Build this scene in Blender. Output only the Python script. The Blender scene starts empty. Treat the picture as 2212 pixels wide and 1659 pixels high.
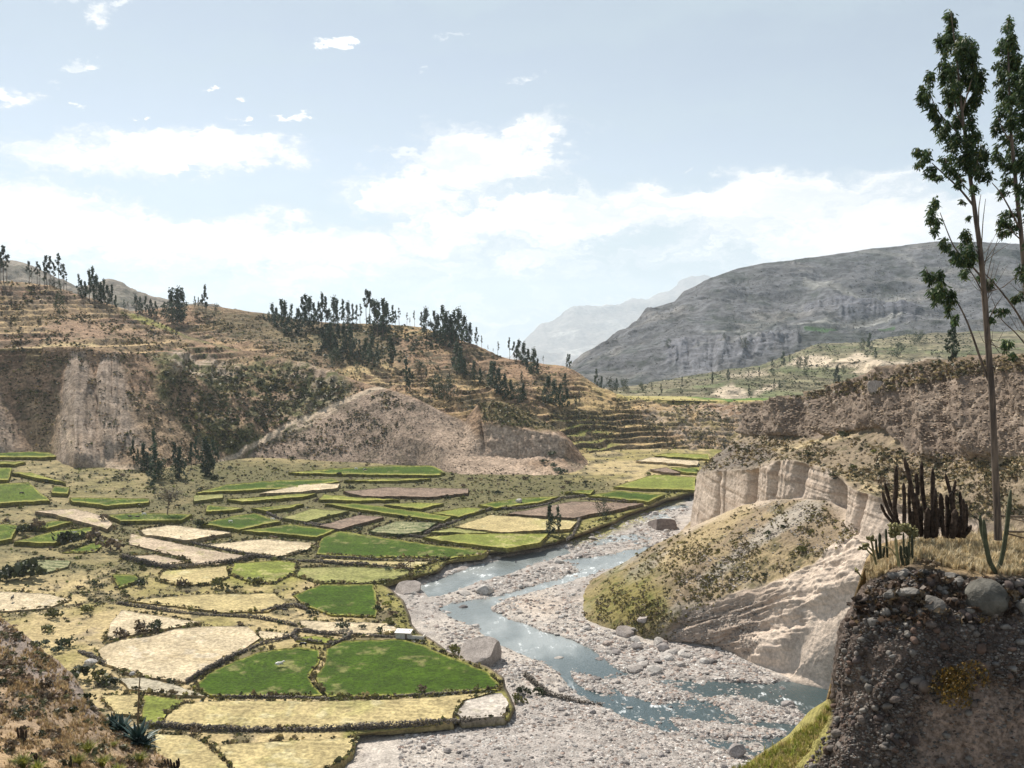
import bpy, bmesh, math, random
import numpy as np
from mathutils import Vector, Matrix, Euler
from mathutils.bvhtree import BVHTree
from mathutils import geometry as mgeo

random.seed(7)
rng = np.random.default_rng(11)
SC = bpy.context.scene
COL = SC.collection
R = math.radians

# ------------------------------------------------------------------ camera
W, H, F = 2211.0, 1659.0, 2150.0           # photograph size used for measuring, focal length in its pixels
CX, CY, HOR = W / 2, H / 2, 700.0
PITCH = math.atan((CY - HOR) / F)
CAMZ = 103.0
CAM = np.array([0.0, 0.0, CAMZ])
cd = bpy.data.cameras.new('camera')
cam = bpy.data.objects.new('camera', cd)
COL.objects.link(cam)
cam.location = (0, 0, CAMZ)
cam.rotation_euler = (R(90) - PITCH, 0, 0)
cd.sensor_width = 36
cd.lens = 36 * F / W
cd.clip_start = 0.5
cd.clip_end = 60000
SC.camera = cam

# ------------------------------------------------------------------ sun, exposure
SUN_AZ = R(-32)      # measured from straight ahead (+Y), negative is to the left
SUN_EL = R(48)
sd = bpy.data.lights.new('sun', 'SUN')
sd.energy = 5.0
sd.angle = R(0.53)
sd.color = (1.0, 0.935, 0.83)
sun = bpy.data.objects.new('sun', sd)
COL.objects.link(sun)
sdir = Vector((math.sin(SUN_AZ) * math.cos(SUN_EL), math.cos(SUN_AZ) * math.cos(SUN_EL), math.sin(SUN_EL)))
sun.rotation_euler = sdir.to_track_quat('Z', 'Y').to_euler()
SC.view_settings.view_transform = 'Standard'
SC.view_settings.look = 'None'
SC.view_settings.exposure = 0.46
SC.view_settings.gamma = 1
SC.view_settings.use_curve_mapping = False

# ------------------------------------------------------------------ world
SC.cycles.volume_bounces = 2
wd = bpy.data.worlds.new('World')
SC.world = wd
wd.use_nodes = True
wt = wd.node_tree
wt.nodes.clear()

class NT:
    """small node-tree builder"""
    def __init__(s, t): s.t = t
    def n(s, typ, **kw):
        nd = s.t.nodes.new(typ)
        for k, v in kw.items():
            if k.startswith('i_'):
                key = k[2:]
                key = int(key) if key.isdigit() else key.replace('_', ' ')
                nd.inputs[key].default_value = v
            else: setattr(nd, k, v)
        return nd
    def l(s, a, b): s.t.links.new(a, b)
    def m(s, op, a, b=None, c=None, clamp=False):
        nd = s.t.nodes.new('ShaderNodeMath'); nd.operation = op; nd.use_clamp = clamp
        for i, v in enumerate((a, b, c)):
            if v is None: continue
            if isinstance(v, (int, float)): nd.inputs[i].default_value = v
            else: s.l(v, nd.inputs[i])
        return nd.outputs[0]
    def n_y(s, geo):
        sp = s.t.nodes.new('ShaderNodeSeparateXYZ'); s.l(geo.outputs['Position'], sp.inputs[0]); return sp.outputs[1]
    def ss(s, v, a, b, lo=0.0, hi=1.0):
        nd = s.t.nodes.new('ShaderNodeMapRange'); nd.interpolation_type = 'SMOOTHSTEP'
        s.l(v, nd.inputs[0]); nd.inputs[1].default_value = a; nd.inputs[2].default_value = b
        nd.inputs[3].default_value = lo; nd.inputs[4].default_value = hi
        return nd.outputs[0]
    def mix(s, f, a, b, blend='MIX'):
        nd = s.t.nodes.new('ShaderNodeMix'); nd.data_type = 'RGBA'; nd.blend_type = blend
        for i, v in ((0, f), (6, a), (7, b)):
            if isinstance(v, (int, float)): nd.inputs[i].default_value = v
            elif isinstance(v, tuple): nd.inputs[i].default_value = (*v, 1) if len(v) == 3 else v
            else: s.l(v, nd.inputs[i])
        return nd.outputs[2]

def make_world():
    N = NT(wt)
    out = N.n('ShaderNodeOutputWorld')
    sky = N.n('ShaderNodeTexSky', sky_type='NISHITA', sun_disc=False, sun_elevation=SUN_EL,
              sun_rotation=SUN_AZ, altitude=3300, air_density=1.0, dust_density=1.6, ozone_density=1.0)
    bg1 = N.n('ShaderNodeBackground', i_Strength=0.092)
    hsv = N.n('ShaderNodeHueSaturation', i_Saturation=0.55, i_Value=.98)
    N.l(sky.outputs[0], hsv.inputs['Color'])
    tc = N.n('ShaderNodeTexCoord')
    sep = N.n('ShaderNodeSeparateXYZ'); N.l(tc.outputs['Generated'], sep.inputs[0])
    x, y, z = sep.outputs
    az0 = N.m('ARCTAN2', x, y)
    el0 = N.m('ARCSINE', z)
    # ragged edges: the directions are stirred by two sizes of turbulence before the banks are drawn
    def stir(scale, amp, ky):
        cv = N.n('ShaderNodeCombineXYZ'); N.l(az0, cv.inputs[0]); N.l(N.m('MULTIPLY', el0, ky), cv.inputs[1])
        nd = N.n('ShaderNodeTexNoise', i_Scale=scale, i_Detail=6, i_Roughness=.6); N.l(cv.outputs[0], nd.inputs['Vector'])
        sp = N.n('ShaderNodeSeparateColor'); N.l(nd.outputs['Color'], sp.inputs[0])
        return [N.m('MULTIPLY', N.m('SUBTRACT', sp.outputs[i], .5), amp) for i in (0, 1)]
    w1, w2 = stir(14, R(9), 2.0), stir(55, R(2.3), 1.5)
    az = N.m('ADD', az0, N.m('ADD', w1[0], w2[0]))
    el = N.m('ADD', el0, N.m('MULTIPLY', N.m('ADD', w1[1], w2[1]), .42))
    # coordinates on the cloud deck, stretched sideways as low clouds are
    def coords(kx, ky, off):
        c = N.n('ShaderNodeCombineXYZ')
        N.l(N.m('MULTIPLY', az, kx), c.inputs[0]); N.l(N.m('MULTIPLY', el, ky), c.inputs[1]); c.inputs[2].default_value = off
        return c.outputs[0]
    def noise(vec, scale, detail=8, rough=0.58, dist=0.0):
        nd = N.n('ShaderNodeTexNoise', i_Scale=scale, i_Detail=detail, i_Roughness=rough, i_Distortion=dist)
        N.l(vec, nd.inputs['Vector']); return nd.outputs['Fac']
    n1 = noise(coords(1, 2.6, 3.1), 6.0, 12, 0.62, 0.3)
    n2 = noise(coords(1, 2.0, 9.7), 22.0, 10, 0.62, 0.35)
    n3 = noise(coords(1, 5.5, 5.3), 4.0, 6, 0.5, 0.3)
    n4 = noise(coords(1, 4.0, 15.3), 9.0, 8, 0.55, 0.3)
    bias = None
    # the cloud banks: azimuth, elevation, half widths (degrees), weight
    banks = [(-24, 8.9, 8, 1.0, .62), (-30, 6.0, 13, 1.8, .6), (-18, 9.3, 6.2, 1.0, .9), (-17, 5.0, 12, 1.4, .5),
             (-1.5, 9.3, 4.8, 1.9, 1.1), (1.2, 10.8, 3.3, 1.05, 1.0), (3.5, 10.6, 2.2, .7, .5), (-6, 7.6, 4.5, 1.3, .75), (2, 6.3, 9, 1.3, .62), (13, 7.1, 9, 1.3, .95),
             (21, 5.4, 12, 1.8, .6), (-27.2, 11.1, 2.4, .55, .85), (-22.6, 15.8, 1.1, .55, .85), (-24.3, 16.1, 1.2, .3, .6), (-9.6, 15.3, .95, .5, 1.15), (-21.8, 16.4, 1.0, .22, .55),
             (-21.9, 13.1, 1.3, .35, .8), (-16.4, 12.3, .6, .3, .85), (-15.6, 11.2, .85, .34, .85), (-11.9, 11.3, .95, .28, .85), (-6.4, 9.9, 1.6, .4, .8), (-20.0, 11.0, .65, .32, .85),
             (-14.9, 10.6, .7, .22, .7), (-23.8, 11.0, .6, .28, .7), (.9, 13.4, 1.2, .32, .55), (-24.2, 12.2, .9, .2, .55), (-21.0, 17.6, .6, .25, .6), (-3.6, 15.7, .8, .18, .55), (-5.6, 13.8, .5, .22, .5),
             (-27, 18.0, 1.0, .25, .5), (4.9, 13.3, .35, .15, .5), (9.6, 9.0, 1.0, .2, .5)]
    for a, e, wa, we, k in banks:
        da = N.m('DIVIDE', N.m('SUBTRACT', az, R(a)), R(wa))
        de = N.m('DIVIDE', N.m('SUBTRACT', el, R(e)), R(we))
        d2 = N.m('ADD', N.m('MULTIPLY', da, da), N.m('MULTIPLY', de, de))
        g = N.m('MULTIPLY', N.m('EXPONENT', N.m('MULTIPLY', d2, -1.0)), k)
        bias = g if bias is None else N.m('MAXIMUM', bias, g)
    low = N.ss(el, R(8.2), R(4.0), 0.0, 0.49)
    front = N.ss(N.m('ABSOLUTE', az), R(34), R(50), 0.0, 0.16)   # the rest of the sky carries the same broken cloud
    field = N.m('ADD', N.m('ADD', bias, low), front)
    field = N.m('ADD', field, N.m('MULTIPLY', N.m('SUBTRACT', n1, 0.5), 1.0))
    field = N.m('ADD', field, N.m('MULTIPLY', N.m('SUBTRACT', n2, 0.5), 1.0))
    cloud = N.m('MULTIPLY', N.ss(field, 0.27, 0.72), N.ss(el0, R(62), R(32)))
    body = N.m('MULTIPLY', N.ss(field, 0.4, 0.75), N.ss(n4, .36, .56, .25, 1.0))
    veil = N.m('ADD', N.m('MULTIPLY', N.ss(n3, 0.35, 0.8, 0.35, 0.6), N.ss(el0, R(58), R(26))), N.m('MULTIPLY', N.ss(el, R(15), R(24), 0.0, 0.3), N.ss(el, R(55), R(30))))
    veil = N.m('ADD', veil, N.ss(el, R(10), R(1), 0.0, 0.8), clamp=True)
    skyc = N.mix(veil, hsv.outputs[0], (4.75, 5.75, 6.2))
    N.l(skyc, bg1.inputs['Color'])
    cc = N.mix(body, (0.60, 0.64, 0.685), (0.83, 0.83, 0.825))
    bg2 = N.n('ShaderNodeBackground', i_Strength=1.0)
    N.l(cc, bg2.inputs['Color'])
    ms = N.n('ShaderNodeMixShader')
    N.l(cloud, ms.inputs[0]); N.l(bg1.outputs[0], ms.inputs[1]); N.l(bg2.outputs[0], ms.inputs[2])
    N.l(ms.outputs[0], out.inputs['Surface'])
make_world()

# ------------------------------------------------------------------ measuring helpers
def rays(px, py):
    px = np.asarray(px, float); py = np.asarray(py, float)
    a = (px - CX) / F; b = -(py - CY) / F
    c, s = math.cos(PITCH), math.sin(PITCH)
    return np.stack([a, c + b * s, -s + b * c], -1)
def at_depth(px, py, Y):
    d = rays(px, py)
    return CAM + d * (np.asarray(Y, float) / d[..., 1])[..., None]
def at_z(px, py, z):
    d = rays(px, py)
    return CAM + d * ((np.asarray(z, float) - CAMZ) / d[..., 2])[..., None]
def project(P):
    v = np.asarray(P, float) - CAM
    c, s = math.cos(PITCH), math.sin(PITCH)
    f = v[..., 1] * c - v[..., 2] * s
    u = v[..., 1] * s + v[..., 2] * c
    return CX + F * v[..., 0] / f, CY - F * u / f

# ------------------------------------------------------------------ noise on arrays
def _hash(x, y, z, seed):
    h = (x * 374761393 + y * 668265263 + z * 1440662683 + seed * 974634541) & 0xFFFFFFFF
    h = ((h ^ (h >> 13)) * 1274126177) & 0xFFFFFFFF
    h = ((h ^ (h >> 16)) * 2246822519) & 0xFFFFFFFF
    return ((h ^ (h >> 15)) & 0xFFFFFFFF) / 4294967296.0
def vnoise(p, seed=0):
    p = np.asarray(p, float)
    i = np.floor(p).astype(np.int64); f = p - i
    f = f * f * (3 - 2 * f)
    x, y, z = i[..., 0], i[..., 1], i[..., 2]
    fx, fy, fz = f[..., 0], f[..., 1], f[..., 2]
    r = 0
    for dx in (0, 1):
        for dy in (0, 1):
            for dz in (0, 1):
                r = r + _hash(x + dx, y + dy, z + dz, seed) * (fx if dx else 1 - fx) * (fy if dy else 1 - fy) * (fz if dz else 1 - fz)
    return r * 2 - 1
def fbm(p, scale, octv=4, seed=0, rough=0.5, ridged=False):
    p = np.asarray(p, float) * scale
    a, t, r = 1.0, 0.0, 0
    for o in range(octv):
        n = vnoise(p, seed + o * 17)
        if ridged: n = 1 - 2 * np.abs(n)
        r = r + a * n; t += a; a *= rough; p = p * 2.03 + 7.31
    return r / t
def sstep(x, a, b):
    t = np.clip((x - a) / (b - a), 0, 1)
    return t * t * (3 - 2 * t)
def pts3(a, b, c=0.0):
    a = np.asarray(a, float); return np.stack([a, np.broadcast_to(b, a.shape), np.broadcast_to(c, a.shape)], -1)

# ------------------------------------------------------------------ masks in measured coordinates
def sdist(PX, PY, poly):
    """signed distance to a polygon (negative inside)"""
    P = np.asarray(poly, float); n = len(P)
    d = np.full(PX.shape, 1e12); ins = np.zeros(PX.shape, bool)
    for i in range(n):
        ax, ay = P[i]; bx, by = P[(i + 1) % n]
        ex, ey = bx - ax, by - ay
        wx, wy = PX - ax, PY - ay
        t = np.clip((wx * ex + wy * ey) / (ex * ex + ey * ey + 1e-9), 0, 1)
        d = np.minimum(d, (wx - ex * t) ** 2 + (wy - ey * t) ** 2)
        c = ((ay > PY) != (by > PY))
        with np.errstate(divide='ignore', invalid='ignore'):
            xi = ax + (PY - ay) * (bx - ax) / (by - ay + 1e-12)
        ins ^= c & (PX < xi)
    d = np.sqrt(d)
    return np.where(ins, -d, d)
def ldist(PX, PY, line):
    P = np.asarray(line, float); d = np.full(PX.shape, 1e12)
    for i in range(len(P) - 1):
        ax, ay = P[i]; bx, by = P[i + 1]
        ex, ey = bx - ax, by - ay
        wx, wy = PX - ax, PY - ay
        t = np.clip((wx * ex + wy * ey) / (ex * ex + ey * ey + 1e-9), 0, 1)
        d = np.minimum(d, (wx - ex * t) ** 2 + (wy - ey * t) ** 2)
    return np.sqrt(d)
def pmask(PX, PY, poly, soft=8, wob=8, seed=1, k=0.03):
    n = fbm(pts3(PX * k, PY * k), 1.0, 4, seed, .6) * wob
    return 1 - sstep(sdist(PX, PY, poly) + n, -soft, soft)
def lerp3(c, col, m):
    return c * (1 - m[..., None]) + np.asarray(col, float) * m[..., None]

# ------------------------------------------------------------------ mesh helpers
def link(o, parent=None):
    COL.objects.link(o)
    if parent is not None: o.parent = parent
    return o
def tag(o, label=None, cat=None, group=None, kind=None):
    if label: o['label'] = label
    if cat: o['category'] = cat
    if group: o['group'] = group
    if kind: o['kind'] = kind
    return o
def mesh_np(name, V, faces, mat=None, col=None, smooth=True):
    """V (n,3); faces: array (m,3) or (m,4); col (n,3) per-vertex base colour"""
    me = bpy.data.meshes.new(name)
    V = np.ascontiguousarray(V, np.float32); faces = np.ascontiguousarray(faces, np.int32)
    k = faces.shape[1]
    me.vertices.add(len(V)); me.vertices.foreach_set('co', V.ravel())
    me.loops.add(faces.size); me.loops.foreach_set('vertex_index', faces.ravel())
    me.polygons.add(len(faces))
    me.polygons.foreach_set('loop_start', np.arange(0, faces.size, k, dtype=np.int32))
    me.polygons.foreach_set('use_smooth', np.full(len(faces), smooth, bool))
    if col is not None:
        a = me.color_attributes.new('Col', 'FLOAT_COLOR', 'POINT')
        c4 = np.ones((len(V), 4), np.float32); c4[:, :3] = np.clip(col, 0.004, 0.9)
        a.data.foreach_set('color', c4.ravel())
    me.update(calc_edges=True)
    me.validate()
    if mat: me.materials.append(mat)
    return me
def obj(name, me, parent=None):
    return link(bpy.data.objects.new(name, me), parent)
def empty(name, loc=(0, 0, 0), rotz=0.0):
    o = bpy.data.objects.new(name, None); o.location = loc; o.rotation_euler = (0, 0, rotz); o.empty_display_size = .5
    return link(o)
def grid_faces(nr, nc, mask=None):
    i = np.arange(nr * nc).reshape(nr, nc)
    f = np.stack([i[:-1, :-1], i[1:, :-1], i[1:, 1:], i[:-1, 1:]], -1).reshape(-1, 4)
    if mask is not None: f = f[mask.ravel()]
    return f
def grid_normals(P):
    du = np.gradient(P, axis=1); dv = np.gradient(P, axis=0)
    n = np.cross(du, dv)
    n /= np.linalg.norm(n, axis=-1, keepdims=True) + 1e-9
    d = np.sum(n * (CAM - P), -1, keepdims=True)
    return n * np.where(d < 0, -1, 1)
BV = {}
def add_bvh(name, V, F_):
    BV[name] = BVHTree.FromPolygons(np.asarray(V, float).reshape(-1, 3).tolist(), np.asarray(F_).tolist())
def hit(px, py, names):
    d = rays(px, py); d = d / np.linalg.norm(d)
    best = None
    for n in names:
        loc, nor, idx, dist = BV[n].ray_cast(Vector(CAM), Vector(d))
        if loc is not None and (best is None or dist < best[2]): best = (loc, nor, dist)
    return best
def drop(x, y, names, z0=900.0):
    best = None
    for n in names:
        loc, nor, idx, dist = BV[n].ray_cast(Vector((x, y, z0)), Vector((0, 0, -1)))
        if loc is not None and (best is None or dist < best[2]): best = (loc, nor, dist)
    return best

# ------------------------------------------------------------------ materials
def new_mat(name):
    m = bpy.data.materials.new(name); m.use_nodes = True
    m.node_tree.nodes.clear()
    return m, NT(m.node_tree)
def ground_mat(name, s1=0.25, s2=1.3, amt=0.5, bump=0.5, bdist=0.5, rough=0.95, spots=None, flat=None):
    """earth, grass or rock: base colour from the mesh, broken up by two noises; bump relief"""
    m, N = new_mat(name)
    out = N.n('ShaderNodeOutputMaterial'); b = N.n('ShaderNodeBsdfPrincipled', i_Roughness=rough)
    b.inputs['Specular IOR Level'].default_value = 0.15
    N.l(b.outputs[0], out.inputs[0])
    at = N.n('ShaderNodeAttribute', attribute_name='Col')
    geo = N.n('ShaderNodeNewGeometry')
    def nz(sc, det=4, ro=.6):
        nd = N.n('ShaderNodeTexNoise', i_Scale=sc, i_Detail=det, i_Roughness=ro)
        N.l(geo.outputs['Position'], nd.inputs['Vector']); return nd.outputs['Fac']
    a, c = nz(s1), nz(s2, 5, .65)
    f = N.m('MULTIPLY', N.ss(a, .3, .7, 1 - amt * .5, 1 + amt * .5), N.ss(c, .28, .72, 1 - amt, 1 + amt))
    col = N.n('ShaderNodeVectorMath', operation='SCALE')
    N.l(at.outputs['Color'], col.inputs[0]); N.l(f, col.inputs['Scale'])
    cc = col.outputs[0]
    if spots:
        vo = N.n('ShaderNodeTexVoronoi', i_Scale=spots[0]); N.l(geo.outputs['Position'], vo.inputs['Vector'])
        mask = N.ss(vo.outputs['Distance'], spots[1], spots[1] * .5)
        mask = N.m('MULTIPLY', mask, N.ss(a, .42, .55))
        cc = N.mix(mask, cc, spots[2])
    N.l(cc, b.inputs['Base Color'])
    bp = N.n('ShaderNodeBump', i_Strength=bump, i_Distance=bdist)
    N.l(c, bp.inputs['Height']); N.l(bp.outputs[0], b.inputs['Normal'])
    return m
def leaf_mat(name, trans=0.25, rough=0.55, amt=0.25, spec=.3):
    m, N = new_mat(name)
    out = N.n('ShaderNodeOutputMaterial'); b = N.n('ShaderNodeBsdfPrincipled', i_Roughness=rough)
    b.inputs['Specular IOR Level'].default_value = spec
    at = N.n('ShaderNodeAttribute', attribute_name='Col')
    oi = N.n('ShaderNodeObjectInfo')
    geo = N.n('ShaderNodeNewGeometry')
    f = N.m('MULTIPLY', N.ss(oi.outputs['Random'], 0, 1, 1 - amt, 1 + amt), N.ss(geo.outputs['Random Per Island'], 0, 1, .65, 1.35))
    col = N.n('ShaderNodeVectorMath', operation='SCALE')
    N.l(at.outputs['Color'], col.inputs[0]); N.l(f, col.inputs['Scale'])
    N.l(col.outputs[0], b.inputs['Base Color'])
    t = N.n('ShaderNodeBsdfTranslucent'); N.l(col.outputs[0], t.inputs['Color'])
    ms = N.n('ShaderNodeMixShader', i_0=trans)
    N.l(b.outputs[0], ms.inputs[1]); N.l(t.outputs[0], ms.inputs[2]); N.l(ms.outputs[0], out.inputs[0])
    return m
def plain_mat(name, col, rough=.8, sc=3.0, amt=.25, bump=.3, bdist=.02, stretch=(1, 1, 1), spec=.25):
    m, N = new_mat(name)
    out = N.n('ShaderNodeOutputMaterial'); b = N.n('ShaderNodeBsdfPrincipled', i_Roughness=rough)
    b.inputs['Specular IOR Level'].default_value = spec
    N.l(b.outputs[0], out.inputs[0])
    tc = N.n('ShaderNodeTexCoord'); mp = N.n('ShaderNodeMapping', i_Scale=stretch)
    N.l(tc.outputs['Object'], mp.inputs[0])
    nd = N.n('ShaderNodeTexNoise', i_Scale=sc, i_Detail=5, i_Roughness=.65); N.l(mp.outputs[0], nd.inputs['Vector'])
    oi = N.n('ShaderNodeObjectInfo')
    f = N.m('MULTIPLY', N.ss(nd.outputs['Fac'], .3, .7, 1 - amt, 1 + amt), N.ss(oi.outputs['Random'], 0, 1, .78, 1.22))
    c = N.n('ShaderNodeVectorMath', operation='SCALE'); c.inputs[0].default_value = col; N.l(f, c.inputs['Scale'])
    N.l(c.outputs[0], b.inputs['Base Color'])
    bp = N.n('ShaderNodeBump', i_Strength=bump, i_Distance=bdist)
    N.l(nd.outputs['Fac'], bp.inputs['Height']); N.l(bp.outputs[0], b.inputs['Normal'])
    return m
M_HILL = ground_mat('hillside_earth', .12, .55, .5, .9, .9)
M_FAR = ground_mat('far_hill_earth', .012, .06, .4, .8, 8.0)
M_FAR2 = ground_mat('mountain_rock', .002, .009, .35, .8, 60.0)
M_FLOOR = ground_mat('valley_earth', .2, .9, .4, .5, .3)
M_FIELD = ground_mat('field_crop', .12, .9, .42, .7, .3)
M_GRAVEL = ground_mat('river_gravel', .25, 1.8, .42, .9, .35)
M_BLUFF = ground_mat('bluff_earth', .16, 1.0, .26, .7, .5)
M_NEAR = ground_mat('near_slope_earth', 1.0, 7.0, .4, .8, .08)
M_CONG = ground_mat('conglomerate', 1.5, 9.0, .5, .9, .07)
M_ROCK = ground_mat('rock', .6, 3.0, .35, .7, .15)
M_LEAF = leaf_mat('foliage', .2)
M_GRASS = leaf_mat('dry_grass_blades', .35, .7)
M_GUM = leaf_mat('eucalyptus_leaves', .3, .55, .1, .22)
M_BARK = plain_mat('distant_bark', (.16, .12, .09), .85, 1.0, .3)
# ================================================================== THE GROUND
# colours of the place (surface reflectance)
C_BARE = (.34, .275, .22); C_BROWN = (.25, .175, .118); C_DARK = (.095, .082, .055); C_DRY = (.43, .33, .17)
C_SHRUB = (.075, .085, .04); C_PATH = (.47, .39, .30); C_SAND = (.50, .41, .335); C_GRAVEL = (.37, .335, .31)
C_OLIVE = (.17, .17, .05); C_GREEN = (.075, .15, .02); C_STRAW = (.40, .315, .165)

# one sheet under everything, out to the horizon
gy_ = [(-1800, -9), (1900, -9), (3200, -140), (6000, -520), (9000, -900), (20000, -1900), (34000, -1900)]
gv = [(x, y, z) for y, z in gy_ for x in (-20000, 20000)]
me = mesh_np('ground', gv, grid_faces(len(gy_), 2), M_FAR, np.array([(.2, .17, .13)] * len(gv)))
tag(obj('ground', me), 'brown ground running to the horizon beneath the hills', kind='structure')

# ---- edge of the farmed floor above the river
BANK = [(1560, 1035), (1500, 1062), (1440, 1077), (1400, 1092), (1352, 1110), (1325, 1128), (1285, 1142), (1240, 1158), (1200, 1172),
        (1150, 1181), (1060, 1193), (1030, 1202), (960, 1218), (945, 1235), (900, 1248), (850, 1258), (828, 1262), (850, 1285),
        (868, 1300), (880, 1330), (885, 1350), (900, 1368), (935, 1388), (965, 1410), (1000, 1425), (1050, 1440), (1085, 1465),
        (1088, 1485), (1098, 1505), (1108, 1530), (1098, 1556), (1030, 1557), (870, 1576), (772, 1590), (765, 1620), (742, 1642), (700, 1662), (640, 1760)]
FLOORPOLY = BANK + [(-620, 1760), (-620, 900), (1560, 900)]
def HF(px, py):
    """height of the farmed floor"""
    P = at_z(px, py, 0.0)
    h = 0.00026 * np.clip(-P[..., 0] - 45, 0, None) ** 2
    h = 17 * (1 - np.exp(-h / 17))
    return h + .004 * np.clip(P[..., 1] - 400, 0, 400)
def floor_pt(px, py, off=0.0):
    return at_z(px, py, HF(px, py) + off)

def valley_floor():
    gx = np.arange(-560, 1580, 3.0); gy = np.concatenate([np.arange(930, 1180, 2.2), np.arange(1180, 1760, 3.0)])
    PX, PY = np.meshgrid(gx, gy)
    P0 = at_z(PX, PY, 0.0)
    sd_ = sdist(PX, PY, FLOORPOLY) + fbm(P0, .05, 3, 3) * 4
    h = HF(PX, PY)
    n = fbm(P0, .045, 4, 5); n2 = fbm(P0, .35, 3, 6)
    h = h + n * .35 + n2 * .15
    h = h - 5.5 * sstep(sd_, -3, 13)
    P = at_z(PX, PY, h)
    c = np.zeros(P.shape) + C_STRAW
    veg = fbm(P0, .03, 5, 8, .6); veg2 = fbm(P0, .12, 4, 9, .65)
    c = lerp3(c, (.255, .215, .085), sstep(veg, -.05, .35))
    c = lerp3(c, (.33, .26, .17), sstep(veg2, .0, .4) * .8)
    c = lerp3(c, (.11, .095, .05), sstep(veg2 + .45 * veg, .12, .34) * .85)
    mid = pmask(PX, PY, [(420, 1000), (1000, 1000), (1330, 1045), (1240, 1130), (1000, 1200), (900, 1260), (560, 1240), (280, 1230), (220, 1130)], 30, 20, 14)
    c = lerp3(c, (.15, .125, .06), mid * .85); c = lerp3(c, (.085, .085, .035), mid * sstep(veg2, -.2, .15) * .8)
    # upper left: scrubby dark terraces
    m = pmask(PX, PY, [(-600, 930), (520, 990), (430, 1065), (300, 1120), (250, 1240), (-600, 1290)], 25, 30, 4)
    c = lerp3(c, (.135, .12, .06), m * (.55 + .4 * sstep(veg2, -.2, .3)))
    m = pmask(PX, PY, [(420, 1000), (1000, 1000), (1330, 1050), (1240, 1120), (700, 1200), (430, 1140)], 20, 20, 4)
    c = lerp3(c, (.12, .11, .05), m * .8)
    m = pmask(PX, PY, [(455, 1222), (640, 1212), (655, 1250), (590, 1268), (470, 1258)], 12, 10, 5)
    c = lerp3(c, (.24, .23, .05), m * .8)
    # river side verge: greener, then dark undercut bank
    c = lerp3(c, (.19, .18, .05), sstep(-np.abs(sd_ + 14), -22, -6) * .75)
    c = lerp3(c, (.13, .105, .08), sstep(sd_, -2, 4))
    c = lerp3(c, (.36, .33, .3), sstep(sd_, 9, 13))
    keep = (sd_ < 14)
    fk = keep[:-1, :-1] & keep[1:, 1:]
    f = grid_faces(*PX.shape, mask=fk)
    tag(obj('valley_floor', mesh_np('valley_floor', P.reshape(-1, 3), f, M_FLOOR, c.reshape(-1, 3))),
        'dry scrubby valley floor between the small fields', kind='structure')
    add_bvh('floor', P, f)
valley_floor()

# ---- river bed, channels and water
WATERZ = -3.35
CH_A = [(1195, 1186), (1100, 1203), (1020, 1222), (960, 1246), (908, 1268), (925, 1287), (985, 1278), (1040, 1256), (1100, 1236), (1170, 1212), (1232, 1194), (1215, 1185)]
CH_B = [(1400, 1186), (1310, 1199), (1215, 1210), (1250, 1222), (1180, 1250), (1120, 1272), (1060, 1290), (985, 1300), (945, 1312), (953, 1322), (975, 1335),
        (1025, 1357), (1062, 1385), (1116, 1407), (1170, 1428), (1206, 1454), (1243, 1490), (1297, 1527), (1369, 1562), (1423, 1584), (1481, 1604),
        (1582, 1628), (1650, 1642), (1760, 1650), (2000, 1720), (2340, 1820), (2340, 1650), (1900, 1520), (1803, 1492), (1743, 1476), (1690, 1470), (1642, 1479), (1562, 1467), (1457, 1459), (1387, 1459),
        (1315, 1433), (1279, 1408), (1224, 1383), (1159, 1361), (1098, 1337), (1062, 1315), (1090, 1295), (1150, 1278), (1220, 1258), (1290, 1238), (1380, 1207), (1420, 1190)]
ISL = [[(1280, 1464), (1369, 1463), (1461, 1484), (1495, 1502), (1425, 1520), (1341, 1500)], [(1513, 1506), (1602, 1509), (1722, 1534), (1750, 1560), (1602, 1552)],
       [(1449, 1549), (1562, 1568), (1690, 1583), (1602, 1590), (1481, 1581)], [(1030, 1262), (1110, 1248), (1200, 1230), (1250, 1232), (1150, 1266), (1080, 1284)],
       [(1225, 1440), (1300, 1470), (1330, 1500), (1290, 1500), (1240, 1470)]]
LOWBAR = [(1098, 1556), (1300, 1545), (1420, 1592), (1580, 1636), (1700, 1680), (1700, 1900), (500, 1900), (690, 1660), (772, 1592), (1030, 1560)]
BED = {}
def bed_h(PX, PY, P0):
    n = fbm(P0, .05, 4, 21); n2 = fbm(P0, .25, 4, 22, .6)
    h = -2.75 + n * .5 + n2 * .42
    h = h + 1.9 * (1 - sstep(sdist(PX, PY, LOWBAR), -60, 25))
    w = fbm(P0, .06, 3, 23) * 9
    cA = 1 - sstep(sdist(PX, PY, CH_A) + w * .5, -7, 7)
    cB = 1 - sstep(sdist(PX, PY, CH_B) + w, -9, 9)
    isl = np.zeros(PX.shape)
    for I in ISL: isl = np.maximum(isl, 1 - sstep(sdist(PX, PY, I) + w, -10, 10))
    ch = np.maximum(cA, cB * (1 - isl * .85))
    shallow = pmask(PX, PY, [(1240, 1440), (1820, 1440), (1900, 1700), (1250, 1560)], 40, 10, 3)
    pool = pmask(PX, PY, [(1690, 1475), (1760, 1482), (1840, 1500), (1840, 1560), (1770, 1540)], 15, 5, 3)
    h = h - ch * (1.25 - .42 * shallow + .5 * pool)
    far = 1 - sstep(sdist(PX, PY, [(1330, 1130), (1500, 1050), (1500, 1130), (1400, 1190), (1250, 1190)]), -15, 15)
    h = h - far * (.12 + .5 * sstep(fbm(P0, .035, 3, 44), .12, .35))
    return h, ch, n2
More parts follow.
